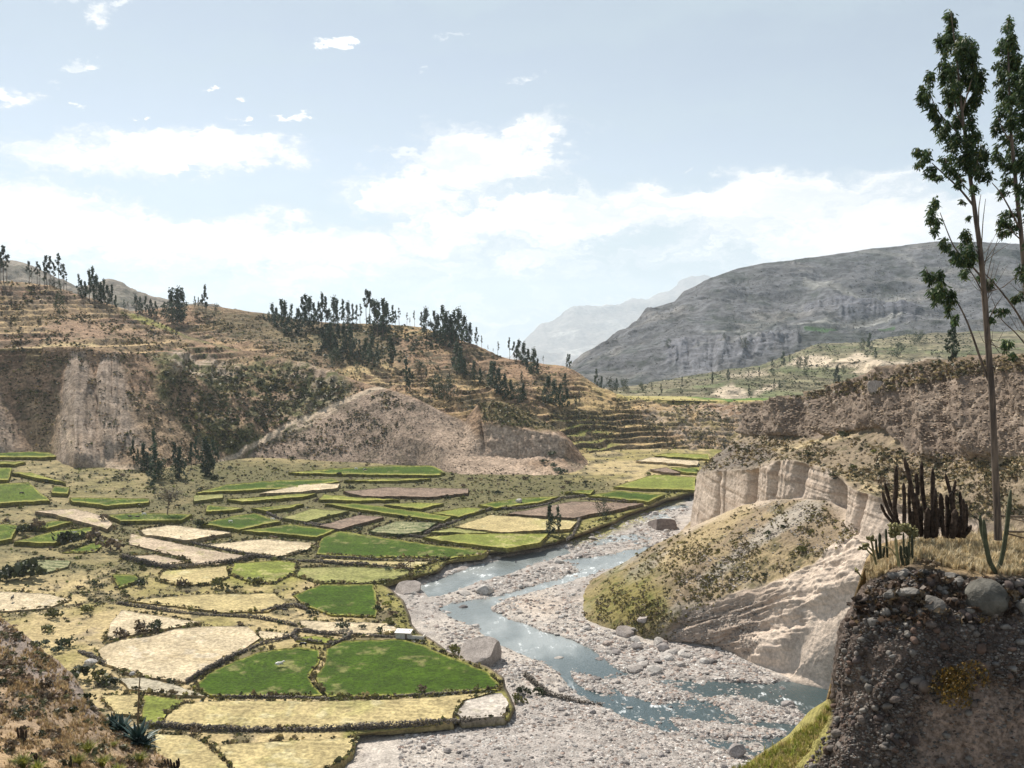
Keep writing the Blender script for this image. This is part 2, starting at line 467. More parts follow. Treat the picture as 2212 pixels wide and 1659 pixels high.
def riverbed():
    gx = np.arange(560, 2360, 3.0); gy = np.concatenate([np.arange(1046, 1250, 2.0), np.arange(1250, 1900, 3.0)])
    PX, PY = np.meshgrid(gx, gy)
    P0 = at_z(PX, PY, -3.0)
    h, ch, n2 = bed_h(PX, PY, P0)
    P = at_z(PX, PY, h)
    c = np.zeros(P.shape) + C_GRAVEL
    big = fbm(P0, .03, 4, 25, .6)
    c = lerp3(c, (.47, .42, .37), sstep(big, .05, .4) * .7)
    c = lerp3(c, (.24, .215, .20), sstep(n2, .1, .5) * .7)
    c = lerp3(c, (.17, .18, .16), sstep(-h, 3.2, 3.6) * .9)
    c = lerp3(c, C_SAND, pmask(PX, PY, [(1080, 1300), (1180, 1330), (1260, 1300), (1240, 1290), (1160, 1285)], 20, 14, 2) * .6)
    c = lerp3(c, (.23, .22, .06), pmask(PX, PY, [(1215, 1150), (1330, 1120), (1480, 1068), (1480, 1085), (1350, 1140), (1300, 1160), (1240, 1178)], 10, 12, 6) * .8)
    c = lerp3(c, (.40, .40, .12), pmask(PX, PY, [(1010, 1500), (1060, 1495), (1030, 1520), (1000, 1545), (975, 1545)], 10, 12, 6) * .7)
    f = grid_faces(*PX.shape)
    tag(obj('riverbed', mesh_np('riverbed', P.reshape(-1, 3), f, M_GRAVEL, c.reshape(-1, 3))), 'pale stony riverbed with gravel bars', kind='structure')
    add_bvh('bed', P, f)
riverbed()

def water_mat():
    m, N = new_mat('river_water')
    out = N.n('ShaderNodeOutputMaterial'); b = N.n('ShaderNodeBsdfPrincipled', i_Roughness=.12, i_IOR=1.33)
    b.inputs['Specular IOR Level'].default_value = 1.0
    N.l(b.outputs[0], out.inputs[0])
    geo = N.n('ShaderNodeNewGeometry')
    mp = N.n('ShaderNodeMapping', i_Rotation=(0, 0, R(-18)), i_Scale=(1, .45, 1)); N.l(geo.outputs['Position'], mp.inputs[0])
    def nz(sc, det=4, ro=.6):
        nd = N.n('ShaderNodeTexNoise', i_Scale=sc, i_Detail=det, i_Roughness=ro); N.l(mp.outputs[0], nd.inputs['Vector']); return nd.outputs['Fac']
    a, r, big = nz(1.1, 5), nz(.35, 5, .7), nz(.045, 3)
    foam = N.m('MULTIPLY', N.ss(r, .54, .66), N.ss(big, .47, .6))
    col = N.mix(N.ss(N.m('ADD', N.n_y(geo), N.m('MULTIPLY', big, 60.)), 310, 360), (.05, .075, .08), N.mix(N.ss(big, .4, .6), (.185, .21, .21), (.32, .345, .345)))
    N.l(N.mix(foam, col, (.7, .74, .76)), b.inputs['Base Color'])
    N.l(N.m('ADD', .1, N.m('MULTIPLY', foam, .5)), b.inputs['Roughness'])
    bp = N.n('ShaderNodeBump', i_Strength=.8, i_Distance=.35); N.l(a, bp.inputs['Height']); N.l(bp.outputs[0], b.inputs['Normal'])
    return m
def water():
    pts = [(880, 1180), (1500, 1060), (1530, 1120), (1900, 1440), (2350, 1560), (2350, 1890), (1250, 1890), (900, 1330)]
    P = at_z(*np.array(pts, float).T, WATERZ)
    bm = bmesh.new(); bm.faces.new([bm.verts.new(p) for p in P]); me = bpy.data.meshes.new('river'); bm.to_mesh(me); bm.free()
    me.materials.append(water_mat())
    tag(obj('river', me), 'shallow blue grey river winding between gravel bars', kind='structure')
water()

# ================================================================== HILLS
def curve(pl, x):
    a = np.asarray(pl, float); return np.interp(x, a[:, 0], a[:, 1]), np.interp(x, a[:, 0], a[:, 2])
def relief(gx, rows, nv, power=None, back=None):
    """sheet between measured contour lines: rows = list of polylines (px, py, depth)"""
    ys, ds, vs = [], [], []
    cur = [curve(r, gx) for r in rows]
    for k in range(len(rows) - 1):
        t = np.linspace(0, 1, nv[k] + 1)[(0 if k == 0 else 1):]
        for u in t:
            w = u if power is None else u ** power[k]
            ys.append(cur[k][0] * (1 - u) + cur[k + 1][0] * u); ds.append(cur[k][1] * (1 - w) + cur[k + 1][1] * w); vs.append(np.full(gx.shape, k + u))
    PY = np.array(ys); D = np.array(ds); PX = np.broadcast_to(gx, PY.shape).copy()
    return PX, PY, D, np.array(vs)
def crest_back(P, n=4, run=60., fall=8.):
    """the far side of a crest, sloping away out of sight"""
    top = P[-1]; d = top - CAM; d = d[:, :2] / np.linalg.norm(d[:, :2], axis=1, keepdims=True)
    ext = []
    for k in range(1, n + 1):
        q = top.copy(); q[:, :2] += d * run * k; q[:, 2] -= fall * k * k * .6 + 1.0 * k; ext.append(q)
    return np.concatenate([P, np.array(ext)], 0)
def ext_rows(A, n=4): return np.concatenate([A, np.repeat(A[-1:], n, 0)], 0)
def terrace(P, mask, step, seed, wob=1.6, k=.012):
    """cut horizontal steps into a slope; returns new points and 0..1 phase (1 = riser)"""
    ph = (P[..., 2] + fbm(P * [1, 1, 0], k, 3, seed) * wob * step * .9) / step
    fr = ph - np.floor(ph)
    q = sstep(fr, .45, .98)
    dz = (q - fr) * step
    Q = P.copy(); Q[..., 2] += dz * mask
    riser = sstep(fr, .42, .55) * (1 - sstep(fr, .93, 1.0)) 
    return Q, riser * mask, _hash(np.floor(ph).astype(np.int64), np.floor(P[..., 0] / 70).astype(np.int64), np.zeros(ph.shape, np.int64), seed)
def shade_relief(P, amp, scale, octv, seed, rough=.5, mask=1.0, ridged=False, along=False):
    n = fbm(P * ([1, 1, .35] if along else [1, 1, 1]), scale, octv, seed, rough, ridged)
    N_ = grid_normals(P)
    return P + N_ * (n * amp * mask)[..., None]

# ---- far mountains
def mountain():
    gx = np.arange(780, 2500, 5.0)
    top = [(780, 860, 25311), (980, 812, 25311), (1060, 782, 25311), (1100, 764, 25311), (1130, 738, 25311), (1161, 710, 25531), (1191, 703, 25751), (1237, 681, 25971), (1303, 676, 26191),
           (1328, 677, 26412), (1348, 668, 26852), (1404, 650, 27512), (1465, 636, 28172), (1520, 620, 28172), (1640, 640, 28172), (1900, 660, 28392), (2500, 660, 28392)]
    base = [(780, 900, 17000), (2500, 900, 17000)]
    PX, PY, D, V = relief(gx, [base, top], [60])
    P = at_depth(PX, PY, D)
    P = shade_relief(P, 460, .00032, 6, 31, .55, sstep(V, 0, .3), True)
    P[..., 2] += fbm(P, .004, 4, 32) * 45
    P = crest_back(P, 3, 500, 60)
    c = np.zeros(P.shape) + (.23, .20, .18); c = lerp3(c, (.36, .33, .3), sstep(fbm(P, .0016, 4, 33), .05, .4))
    tag(obj('mountain', mesh_np('mountain', P.reshape(-1, 3), grid_faces(*P.shape[:2]), M_FAR2, c.reshape(-1, 3))), 'distant mountain range fading pale blue', kind='structure')
mountain()

def far_left_hill():
    gx = np.arange(-420, 760, 4.0)
    top = [(-420, 560, 2300), (-100, 562, 2300), (0, 572, 2300), (50, 575, 2300), (101, 593, 2350), (135, 608, 2400), (165, 622, 2400), (200, 614, 2400), (230, 607, 2400), (262, 611, 2400), (280, 624, 2400),
           (320, 639, 2450), (371, 648, 2500), (430, 661, 2500), (560, 690, 2500), (760, 760, 2500)]
    base = [(-420, 760, 1700), (760, 790, 1700)]
    PX, PY, D, V = relief(gx, [base, top], [70])
    P = at_depth(PX, PY, D)
    P = shade_relief(P, 34, .006, 5, 35, .55, sstep(V, 0, .3) * (1 - .6 * sstep(V, .9, 1)), True)
    P = crest_back(P, 3, 120, 20)
    c = np.zeros(P.shape) + (.22, .19, .155); c = lerp3(c, (.12, .115, .085), sstep(fbm(P, .02, 4, 36, .6), 0, .4))
    tag(obj('far_hill', mesh_np('far_hill', P.reshape(-1, 3), grid_faces(*P.shape[:2]), M_FAR, c.reshape(-1, 3))), 'grey rocky hill behind the terraced slope at the left', kind='structure')
far_left_hill()

def big_hill():
    gx = np.arange(1190, 2640, 3.2)
    top = [(1190, 830, 2300), (1220, 812, 2350), (1242, 793, 2400), (1267, 768, 2450), (1323, 737, 2550), (1353, 717, 2600), (1384, 688, 2700), (1404, 668, 2750), (1455, 652, 2800), (1475, 632, 2850), (1521, 606, 2950),
           (1556, 594, 3000), (1607, 579, 3100), (1648, 571, 3100), (1759, 558, 3200), (1860, 542, 3250), (1925, 534, 3300), (1962, 530, 3300), (2023, 524, 3300), (2063, 526, 3300), (2222, 527, 3400), (2640, 520, 3500)]
    mid = [(1190, 836, 2150), (1260, 812, 2150), (1350, 770, 2200), (1450, 740, 2200), (1560, 722, 2250), (1700, 700, 2350), (1850, 688, 2350), (2000, 690, 2350), (2640, 690, 2350)]
    low = [(1190, 850, 1800), (1300, 830, 1800), (1400, 826, 1800), (1500, 812, 1800), (1600, 800, 1900), (1750, 770, 2000), (1900, 740, 2050), (2050, 720, 2050), (2640, 720, 2050)]
    base = [(1190, 880, 1500), (2640, 880, 1500)]
    PX, PY, D, V = relief(gx, [base, low, mid, top], [12, 50, 90])
    D = D * (1 + .0)
    # cliff band with gullies, ravines running down the face
    cl = pmask(PX, PY, [(1440, 745), (1600, 735), (1720, 728), (1730, 760), (1600, 800), (1500, 815), (1440, 800)], 12, 10, 3)
    P = at_depth(PX, PY, D)
    m = sstep(V, .6, 1.3) * (1 - .75 * sstep(V, 2.8, 3))
    P = shade_relief(P, 32, .0042, 5, 41, .52, m, True)
    P = shade_relief(P, 9, .014, 5, 42, .55, m)
    gul = fbm(pts3(PX * .045, PY * .012), 1, 4, 43, .6, True)
    Nn = grid_normals(P)
    P = P + Nn * (gul * 11 * cl)[..., None]
    rock = pmask(PX, PY, [(1735, 668), (1800, 655), (1900, 672), (1985, 690), (1975, 712), (1850, 700), (1740, 690)], 8, 10, 7)
    gul2 = fbm(pts3(PX * .09, PY * .02), 1, 3, 47, .6, True)
    P = P + Nn * ((gul2 * 6 + 6) * rock)[..., None]
    Q, ris, hh = terrace(P, .5 * pmask(PX, PY, [(1500, 760), (1750, 735), (2300, 700), (2300, 860), (1400, 860)], 20, 15, 9), 7.0, 45)
    P = crest_back(Q, 3, 200, 30)
    c = np.zeros(Q.shape) + (.20, .175, .14)
    a, b2 = fbm(Q, .006, 5, 48, .6), fbm(Q, .035, 4, 49, .65)
    c = lerp3(c, (.105, .105, .075), sstep(a + b2 * .5, -.1, .35) * .85)
    c = lerp3(c, (.33, .27, .19), sstep(fbm(Q, .008, 4, 50, .6), .15, .45) * .7)
    c = lerp3(c, (.085, .085, .055), sstep(b2, .12, .4) * .7)
    c = lerp3(c, (.30, .26, .22), cl * .7); c = lerp3(c, (.2, .18, .165), rock * .6)
    for (line, w, k) in [([(1520, 728), (1620, 722), (1780, 712), (1960, 702)], 3, .8), ([(1740, 626), (1800, 634), (1870, 652), (1960, 656)], 7, .8), ([(1860, 545), (1960, 560), (1975, 575)], 7, .5),
                         ([(1500, 770), (1560, 762), (1640, 752)], 2.5, .5), ([(1700, 720), (1800, 712)], 3, .6)]:
        c = lerp3(c, (.40, .34, .24), (1 - sstep(ldist(PX, PY, line) + fbm(Q, .02, 3, 51) * 6, w * .5, w * 1.5)) * k)
    c = lerp3(c, (.10, .19, .05), (1 - sstep(ldist(PX, PY, [(1740, 729), (1850, 724), (1930, 722)]), 2, 5)) * .8)
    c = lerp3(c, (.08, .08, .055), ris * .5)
    c = np.concatenate([c, np.repeat(c[-1:], 3, 0)], 0) * [.55, .645, .87]  # blue of the distance haze put into the hill's colour
    f = grid_faces(*P.shape[:2])
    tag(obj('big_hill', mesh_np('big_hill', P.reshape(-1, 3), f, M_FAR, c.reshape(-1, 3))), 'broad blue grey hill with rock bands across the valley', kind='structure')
    add_bvh('big', P[::2, ::2], grid_faces(*P[::2, ::2].shape[:2]))
big_hill()

def foothills():
    gx = np.arange(1230, 2500, 2.6)
    top = [(1230, 852, 1250), (1300, 842, 1300), (1400, 828, 1450), (1480, 812, 1650), (1560, 800, 1750), (1640, 790, 1800), (1760, 745, 1850), (1860, 738, 1850), (1960, 722, 1850), (2100, 716, 1850), (2500, 705, 1850)]
    midr = [(1230, 860, 1050), (1400, 848, 1120), (1560, 832, 1200), (1700, 800, 1300), (1800, 782, 1300), (1900, 772, 1250), (2100, 765, 1250), (2500, 760, 1250)]
    base = [(1230, 868, 985), (1640, 866, 985), (2500, 860, 985)]
    PX, PY, D, V = relief(gx, [base, midr, top], [40, 40])
    P = at_depth(PX, PY, D)
    def hump(cx, cy, wx, wy, amp):
        return amp * np.exp(-((PX - cx) / wx) ** 2 - ((PY - cy) / wy) ** 2)
    g = hump(1572, 846, 42, 16, 60) + hump(1750, 775, 60, 14, 60) + hump(1850, 768, 55, 14, 70) + hump(1930, 785, 90, 14, 60) + hump(1700, 815, 70, 16, 40)
    P = at_depth(PX, PY, D - g)
    P = shade_relief(P, 7, .015, 4, 61, .55, sstep(V, 0, .3) * (1 - .5 * sstep(V, 1.8, 2)))
    Q, ris, hh = terrace(P, .8 * np.ones(PX.shape), 3.6, 62, 1.5, .008)
    P = crest_back(Q, 3, 60, 6)
    c = np.zeros(Q.shape) + (.185, .165, .105)
    a = fbm(Q, .01, 4, 63, .6)
    c = lerp3(c, (.115, .125, .06), sstep(a, -.05, .25) * .7)
    c = lerp3(c, (.30, .26, .17), sstep(hh, .62, .66) * .5); c = lerp3(c, (.09, .13, .05), sstep(hh, .22, .18) * .4)
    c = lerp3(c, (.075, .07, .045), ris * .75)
    sand = (.46, .38, .29)
    for poly in ([(1528, 858), (1562, 834), (1580, 826), (1600, 840), (1625, 862), (1590, 866)], [(1690, 792), (1730, 764), (1760, 762), (1800, 776), (1790, 790)], [(1770, 792), (1830, 770), (1850, 758), (1880, 772), (1910, 778), (1860, 792)],
                 [(1820, 806), (1870, 786), (1950, 774), (2040, 772), (2010, 790), (1900, 812)], [(1560, 812), (1640, 802), (1660, 808), (1600, 816)], [(1625, 856), (1650, 832), (1690, 824), (1660, 845)]):
        c = lerp3(c, sand, pmask(PX, PY, poly, 4, 5, 5) * .85)
    c = np.concatenate([c, np.repeat(c[-1:], 3, 0)], 0)
    f = grid_faces(*P.shape[:2])
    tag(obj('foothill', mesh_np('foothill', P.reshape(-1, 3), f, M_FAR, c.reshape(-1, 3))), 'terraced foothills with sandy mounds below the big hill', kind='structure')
    add_bvh('foot', P, f)
foothills()

# ---- back ridge with the eucalyptus, running down to the far terraces
RIDGE_TOP = [(150, 690, 1150), (257, 676, 1150), (330, 668, 1150), (415, 660, 1150), (473, 665, 1150), (540, 674, 1150), (587, 680, 1150), (640, 689, 1140), (714, 698, 1120), (767, 699, 1110), (861, 701, 1080), (911, 706, 1060), (961, 721, 1040),
             (1028, 747, 1010), (1048, 755, 1000), (1082, 771, 990), (1112, 777, 980), (1179, 787, 970), (1216, 792, 960), (1239, 802, 950), (1262, 818, 940), (1300, 845, 930), (1343, 859, 920), (1638, 868, 915), (1760, 866, 915), (2000, 866, 900)]
def back_ridge():
    gx = np.arange(150, 1900, 2.6)
    mid = [(150, 720, 1050), (400, 720, 1050), (600, 750, 1000), (800, 790, 950), (1000, 830, 880), (1150, 850, 860), (1300, 880, 870), (1450, 895, 860), (1640, 900, 860), (2000, 900, 860)]
    base = [(150, 760, 950), (400, 780, 950), (600, 830, 900), (800, 880, 850), (1000, 940, 800), (1150, 980, 780), (1250, 1010, 745), (1330, 1000, 772), (1400, 986, 790), (1500, 982, 795), (1640, 985, 790), (2000, 985, 790)]
    PX, PY, D, V = relief(gx, [base, mid, RIDGE_TOP], [70, 75])
    P = at_depth(PX, PY, D)
    edge = sstep(V, 0, .1) * (1 - .7 * sstep(V, 1.85, 2))
    P = shade_relief(P, 7, .012, 4, 71, .5, edge)
    P = shade_relief(P, 2.2, .06, 5, 72, .62, edge, True)
    bad = pmask(PX, PY, [(1385, 880), (1640, 868), (1640, 985), (1500, 985), (1440, 940), (1390, 920)], 14, 16, 8)
    P = shade_relief(P, 3.2, .05, 4, 73, .55, bad * edge, True, True)
    tm = np.clip(1 - bad * .9, 0, 1) * edge * sstep(fbm(P, .018, 4, 74, .6), -.25, .12) * (1 - .8 * pmask(PX, PY, [(560, 680), (880, 700), (1000, 730), (960, 790), (760, 800), (640, 770), (480, 720)], 20, 25, 6))
    stack = pmask(PX, PY, [(1190, 885), (1420, 888), (1640, 930), (1640, 990), (1250, 1000), (1200, 940)], 12, 12, 15) * (1 - bad * .6)
    tm = np.maximum(tm, stack * edge)
    Q, ris, hh = terrace(P, tm, 4.2, 75, 2.6, .02)
    c = np.zeros(Q.shape) + C_BROWN
    a, b2 = fbm(Q, .02, 4, 76, .6), fbm(Q, .11, 4, 77, .65)
    c = lerp3(c, C_DRY, sstep(a, .0, .35) * .55)
    c = lerp3(c, C_DRY, sstep(hh, .6, .66) * tm * .6)
    c = lerp3(c, (.13, .125, .06), sstep(b2 + a * .3, .05, .35) * .85)
    c = lerp3(c, C_DARK, sstep(b2 - a * .3, .12, .34) * .9)
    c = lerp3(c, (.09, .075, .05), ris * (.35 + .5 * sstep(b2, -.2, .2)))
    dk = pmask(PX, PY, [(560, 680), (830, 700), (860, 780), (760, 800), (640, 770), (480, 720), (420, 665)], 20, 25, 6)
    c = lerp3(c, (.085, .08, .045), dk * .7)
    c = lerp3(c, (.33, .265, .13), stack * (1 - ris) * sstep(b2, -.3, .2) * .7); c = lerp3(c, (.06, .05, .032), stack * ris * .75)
    # green steps
    gt = pmask(PX, PY, [(1190, 900), (1290, 905), (1345, 960), (1300, 985), (1240, 960)], 14, 14, 5)
    c = lerp3(c, (.14, .17, .04), gt * (1 - ris) * .8)
    c = lerp3(c, (.30, .26, .22), bad * sstep(b2, -.3, .05) * sstep(-b2, -.25, 0) * .8)
    dg = pmask(PX, PY, [(1150, 830), (1260, 830), (1350, 870), (1330, 900), (1240, 880), (1150, 870)], 14, 14, 5)
    c = lerp3(c, (.42, .33, .16), dg * .55 * (1 - ris))
    pl = pmask(PX, PY, [(730, 800), (850, 790), (960, 815), (960, 830), (820, 832)], 10, 10, 5)
    c = lerp3(c, (.44, .36, .2), pl * .75 * (1 - ris))
    # flat top of the bench at the right, with its pale field
    tp = pmask(PX, PY, [(1330, 850), (1900, 850), (1900, 878), (1330, 868)], 3, 3, 5)
    c = lerp3(c, (.36, .33, .13), tp * .8)
    c = c * [1.15, 1.07, 1.0]
    P = crest_back(Q, 3, 35, 1.5)
    c = np.concatenate([c, np.repeat(c[-1:], 3, 0)], 0)
    f = grid_faces(*P.shape[:2])
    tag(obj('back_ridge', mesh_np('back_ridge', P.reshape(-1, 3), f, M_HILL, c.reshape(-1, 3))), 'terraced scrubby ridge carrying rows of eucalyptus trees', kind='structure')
    add_bvh('ridge', P, f)
    # level bench behind the terraces, running back to the foothills
    gx = np.arange(1300, 2300, 20.0)
    PX, PY, D, V = relief(gx, [[(1300, 862, 905), (1638, 869, 912), (2300, 869, 900)], [(1300, 852, 1120), (2300, 852, 1120)]], [12])
    Q = at_depth(PX, PY, D); Q[..., 2] = np.minimum(Q[..., 2], 36.0 + .3 * fbm(Q, .02, 3, 5))
    c = np.zeros(Q.shape) + (.38, .33, .14); c = lerp3(c, (.11, .18, .04), sstep(np.sin(Q[..., 0] * .035), .1, .3))
    tag(obj('plateau', mesh_np('plateau', Q.reshape(-1, 3), grid_faces(*Q.shape[:2]), M_HILL, c.reshape(-1, 3))), 'flat bench with a thin pale field above the terraces', kind='structure')
    add_bvh('plat', Q, grid_faces(*Q.shape[:2]))
back_ridge()

# ---- front hillside: bare cones, scrub gully, talus dome and pale cliff
FRONT_TOP = [(-420, 590, 900), (-200, 600, 900), (67, 611, 905), (111, 618, 910), (162, 632, 915), (236, 657, 920), (257, 663, 920), (338, 694, 905), (405, 727, 890), (473, 747, 880), (540, 759, 870), (608, 772, 860), (675, 792, 845),
             (709, 800, 838), (770, 824, 815), (828, 838, 800), (895, 859, 775), (945, 885, 755), (1005, 912, 742), (1020, 890, 742), (1035, 868, 745), (1080, 867, 745), (1110, 878, 743), (1149, 896, 740), (1196, 923, 738), (1216, 938, 738), (1256, 985, 742), (1296, 1021, 742), (1345, 1032, 730)]
FRONT_MID = [(-420, 745, 720), (-100, 748, 720), (100, 752, 722), (165, 756, 724), (260, 762, 735), (360, 790, 750), (480, 850, 770), (608, 880, 790), (700, 885, 785), (770, 880, 775), (828, 878, 770), (895, 905, 745), (945, 930, 732), (1000, 948, 724), (1035, 922, 722), (1052, 921, 720), (1110, 926, 716), (1196, 940, 712), (1216, 952, 714), (1256, 995, 718), (1296, 1024, 722), (1345, 1034, 722)]
FRONT_LOW = [(-420, 880, 695), (100, 880, 690), (300, 900, 680), (480, 930, 720), (608, 930, 755), (740, 930, 752), (828, 930, 746), (900, 950, 722), (950, 965, 706), (1000, 985, 700), (1050, 985, 704), (1110, 990, 702), (1196, 988, 702), (1216, 990, 702), (1256, 1005, 706), (1296, 1026, 715), (1345, 1036, 718)]
FRONT_BASE = [(-420, 990, 670), (0, 995, 668), (100, 1008, 652), (250, 1040, 630), (350, 1060, 625), (450, 1035, 660), (540, 1015, 705), (640, 1010, 712), (750, 1008, 715), (900, 1010, 710), (960, 1030, 680), (1000, 1050, 652), (1060, 1060, 640), (1130, 1060, 640), (1200, 1052, 650), (1260, 1048, 660), (1345, 1042, 690)]
def front_hill():
    gx = np.arange(-420, 1346, 2.6)
    PX, PY, D, V = relief(gx, [FRONT_BASE, FRONT_LOW, FRONT_MID, FRONT_TOP], [45, 50, 60])
    # bare cones standing out of the slope
    def cone(ax, ay, by, lx, rx, A):
        t = np.clip((PY - ay) / (by - ay), 0, 1.25)
        half = np.where(PX < ax, (ax - lx), (rx - ax)) * (.2 + .8 * t ** 1.15)
        e = np.clip(1 - np.abs(PX - ax) / half, 0, 1)
        return A * e * (.1 + .9 * np.clip(t, 0, 1)) * sstep(PY, ay - 4, ay + 30) * (1 - .4 * sstep(PY, by - 30, by + 30)), e * (PY > ay - 3) * (1 - sstep(PY, by - 10, by + 20))
    b1, m1 = cone(163, 766, 1000, 92, 285, 55)
    b2, m2 = cone(222, 774, 960, 196, 335, 34)
    b3, m3 = cone(-60, 765, 985, -230, 85, 60)
    b4, m4 = cone(246, 766, 880, 232, 300, 16)
    D = D - .64 * np.maximum(np.maximum(b1, b2), np.maximum(b3, b4))
    cone_m = np.maximum(np.maximum(m1, m2), np.maximum(m3, m4 * .7))
    # vertical crevice beside the pale cliff and small cliff above the scrub gully
    crev = np.exp(-((PX - (1036 + (PY - 880) * .13)) / 5.5) ** 2) * sstep(PY, 868, 885) * (1 - sstep(PY, 955, 985))
    D = D + crev * 3.5
    P = at_depth(PX, PY, D)
    edge = sstep(V, 0, .15) * (1 - .7 * sstep(V, 2.85, 3))
    upper = sstep(V, 1.95, 2.1)
    scrub = pmask(PX, PY, [(330, 770), (420, 745), (560, 770), (720, 800), (760, 850), (640, 930), (520, 985), (440, 960), (380, 900), (340, 850)], 14, 20, 11)
    cliffy = pmask(PX, PY, [(365, 772), (440, 772), (520, 790), (510, 830), (440, 822), (370, 815)], 8, 10, 12)
    P = shade_relief(P, 6.0, .014, 4, 81, .5, edge * (1 - .5 * cone_m) * (1 - .8 * sstep(PX, 560, 640) * (1 - upper)))
    gl = fbm(pts3(PX * .03 + PY * .012, PY * .006), 1, 4, 82, .55, True)
    Nn = grid_normals(P)
    P = P + Nn * (gl * (3.2 * scrub + 4.5 * cliffy))[..., None]
    gl2 = fbm(pts3(PX * .11, PY * .01), 1, 3, 83, .6, True)
    fl = pmask(PX, PY, [(1045, 920), (1196, 935), (1230, 960), (1210, 995), (1110, 1000), (1050, 985)], 6, 6, 13)
    P = P + Nn * (gl2 * (1.2 * fl + 1.5 * np.clip(cone_m * 2, 0, 1)))[..., None]
    bare_m = np.clip(np.maximum(np.clip(cone_m * 3, 0, 1), pmask(PX, PY, [(480, 1010), (560, 950), (740, 870), (828, 838), (945, 884), (1010, 915), (1060, 985), (1150, 1020), (1120, 1060), (960, 1060), (900, 1012)], 8, 12, 15)), 0, 1)
    P = shade_relief(P, 1.5, .08, 5, 84, .62, edge * (1 - .75 * bare_m), True)
    tm = upper * edge * sstep(-PX, -620, -420) * sstep(fbm(P, .012, 3, 85), -.5, -.2)
    tm = np.maximum(tm, .8 * sstep(V, 1.5, 1.9) * edge * (PX < 90))
    Q, ris, hh = terrace(P, tm, 5.0, 86, 1.2, .009)
    # ---------------- colours
    c = np.zeros(Q.shape) + C_BROWN
    a, b_ = fbm(Q, .02, 4, 87, .6), fbm(Q, .13, 4, 88, .65)
    c = lerp3(c, (.27, .185, .13), sstep(a, -.1, .3) * .6)
    c = lerp3(c, (.46, .35, .19), sstep(hh, .5, .56) * tm * .8)
    c = lerp3(c, (.25, .155, .10), sstep(hh, .32, .26) * tm * .7)
    c = lerp3(c, (.12, .1, .06), sstep(b_ + .3 * a, .1, .4) * .75 * (1 - .6 * cone_m))
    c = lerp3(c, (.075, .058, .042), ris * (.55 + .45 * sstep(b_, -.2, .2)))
    base_dry = pmask(PX, PY, [(60, 860), (330, 860), (480, 990), (360, 1050), (60, 1010)], 16, 20, 14)
    c = lerp3(c, (.30, .225, .15), base_dry * .7)
    c = lerp3(c, (.31, .255, .21), np.clip(cone_m * 2.6, 0, 1) * (.75 + .25 * sstep(-b_, -.2, .2)))
    dome = pmask(PX, PY, [(480, 1010), (560, 950), (740, 870), (828, 838), (945, 884), (1010, 915), (1060, 985), (1150, 1020), (1120, 1060), (960, 1060), (900, 1012)], 8, 12, 15)
    c = lerp3(c, (.27, .215, .175), dome * .9)
    c = lerp3(c, (.14, .115, .085), dome * sstep(b_, .02, .3) * .75 * sstep(-PX, -960, -880))
    pale = pmask(PX, PY, [(930, 900), (1010, 915), (1048, 960), (1130, 985), (1170, 1030), (1100, 1055), (1000, 1030), (960, 990)], 14, 16, 16)
    c = lerp3(c, (.36, .285, .225), pale * .75)
    c = lerp3(c, (.37, .295, .235), fl * .95)
    streak = fbm(pts3(PX * .16, PY * .02), 1, 3, 89, .6)
    c = lerp3(c, (.2, .155, .125), fl * sstep(streak, .1, .5) * .6)
    c = lerp3(c, (.42, .34, .27), pmask(PX, PY, [(1090, 1030), (1200, 1000), (1262, 1000), (1310, 1030), (1260, 1050), (1130, 1060)], 12, 14, 17) * .5)
    c = lerp3(c, (.14, .12, .06), pmask(PX, PY, [(1028, 868), (1080, 862), (1150, 888), (1206, 930), (1100, 925), (1048, 918)], 6, 8, 18) * .85)
    c = lerp3(c, (.12, .125, .05), scrub * sstep(a + b_ * .6, -.25, .2) * .85)
    c = lerp3(c, (.08, .085, .04), scrub * sstep(b_, .02, .25) * .8)
    c = lerp3(c, (.33, .28, .23), np.maximum(cliffy, scrub * sstep(PX, 560, 680) * .6) * sstep(-b_, -.12, .1) * .85)
    c = lerp3(c, (.13, .14, .05), pmask(PX, PY, [(260, 665), (320, 685), (480, 745), (520, 758), (470, 752), (380, 722), (300, 690)], 4, 6, 19) * .7)
    c = lerp3(c, (.25, .25, .07), pmask(PX, PY, [(262, 676), (330, 690), (440, 725), (490, 745), (400, 722), (320, 698)], 3, 6, 22) * .6)
    c = lerp3(c, (.43, .35, .2), (1 - sstep(ldist(PX, PY, [(-60, 753), (150, 748), (205, 745)]) + b_ * 3, 2, 5)) * .8)
    # paths
    c = lerp3(c, C_PATH, (1 - sstep(ldist(PX, PY, [(410, 1022), (470, 1000), (520, 978), (550, 958), (640, 915), (720, 880), (790, 850), (828, 838)]) + b_ * 2.5, 3, 6.5)) * .9)
    c = lerp3(c, C_PATH, (1 - sstep(ldist(PX, PY, [(500, 1002), (530, 968), (600, 946), (680, 910), (730, 885)]) + b_ * 2, 1.5, 4)) * .7)
    c = lerp3(c, (.46, .38, .29), (1 - sstep(ldist(PX, PY, [(225, 1000), (250, 1018), (300, 1018), (330, 1030)]) + b_ * 8, 6, 18)) * .7)
    c = lerp3(c, (.44, .36, .28), pmask(PX, PY, [(138, 930), (150, 925), (158, 975), (145, 975)], 4, 4, 2) * .6)
    c = c * [1.1, 1.05, 1.0]
    Pb = crest_back(Q, 4, 40, 5)
    c = np.concatenate([c, np.repeat(c[-1:], 4, 0)], 0)
    f = grid_faces(*Pb.shape[:2])
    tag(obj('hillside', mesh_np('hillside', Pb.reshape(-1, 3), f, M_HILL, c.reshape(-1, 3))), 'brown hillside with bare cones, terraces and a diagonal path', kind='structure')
    add_bvh('front', Pb, f)
front_hill()

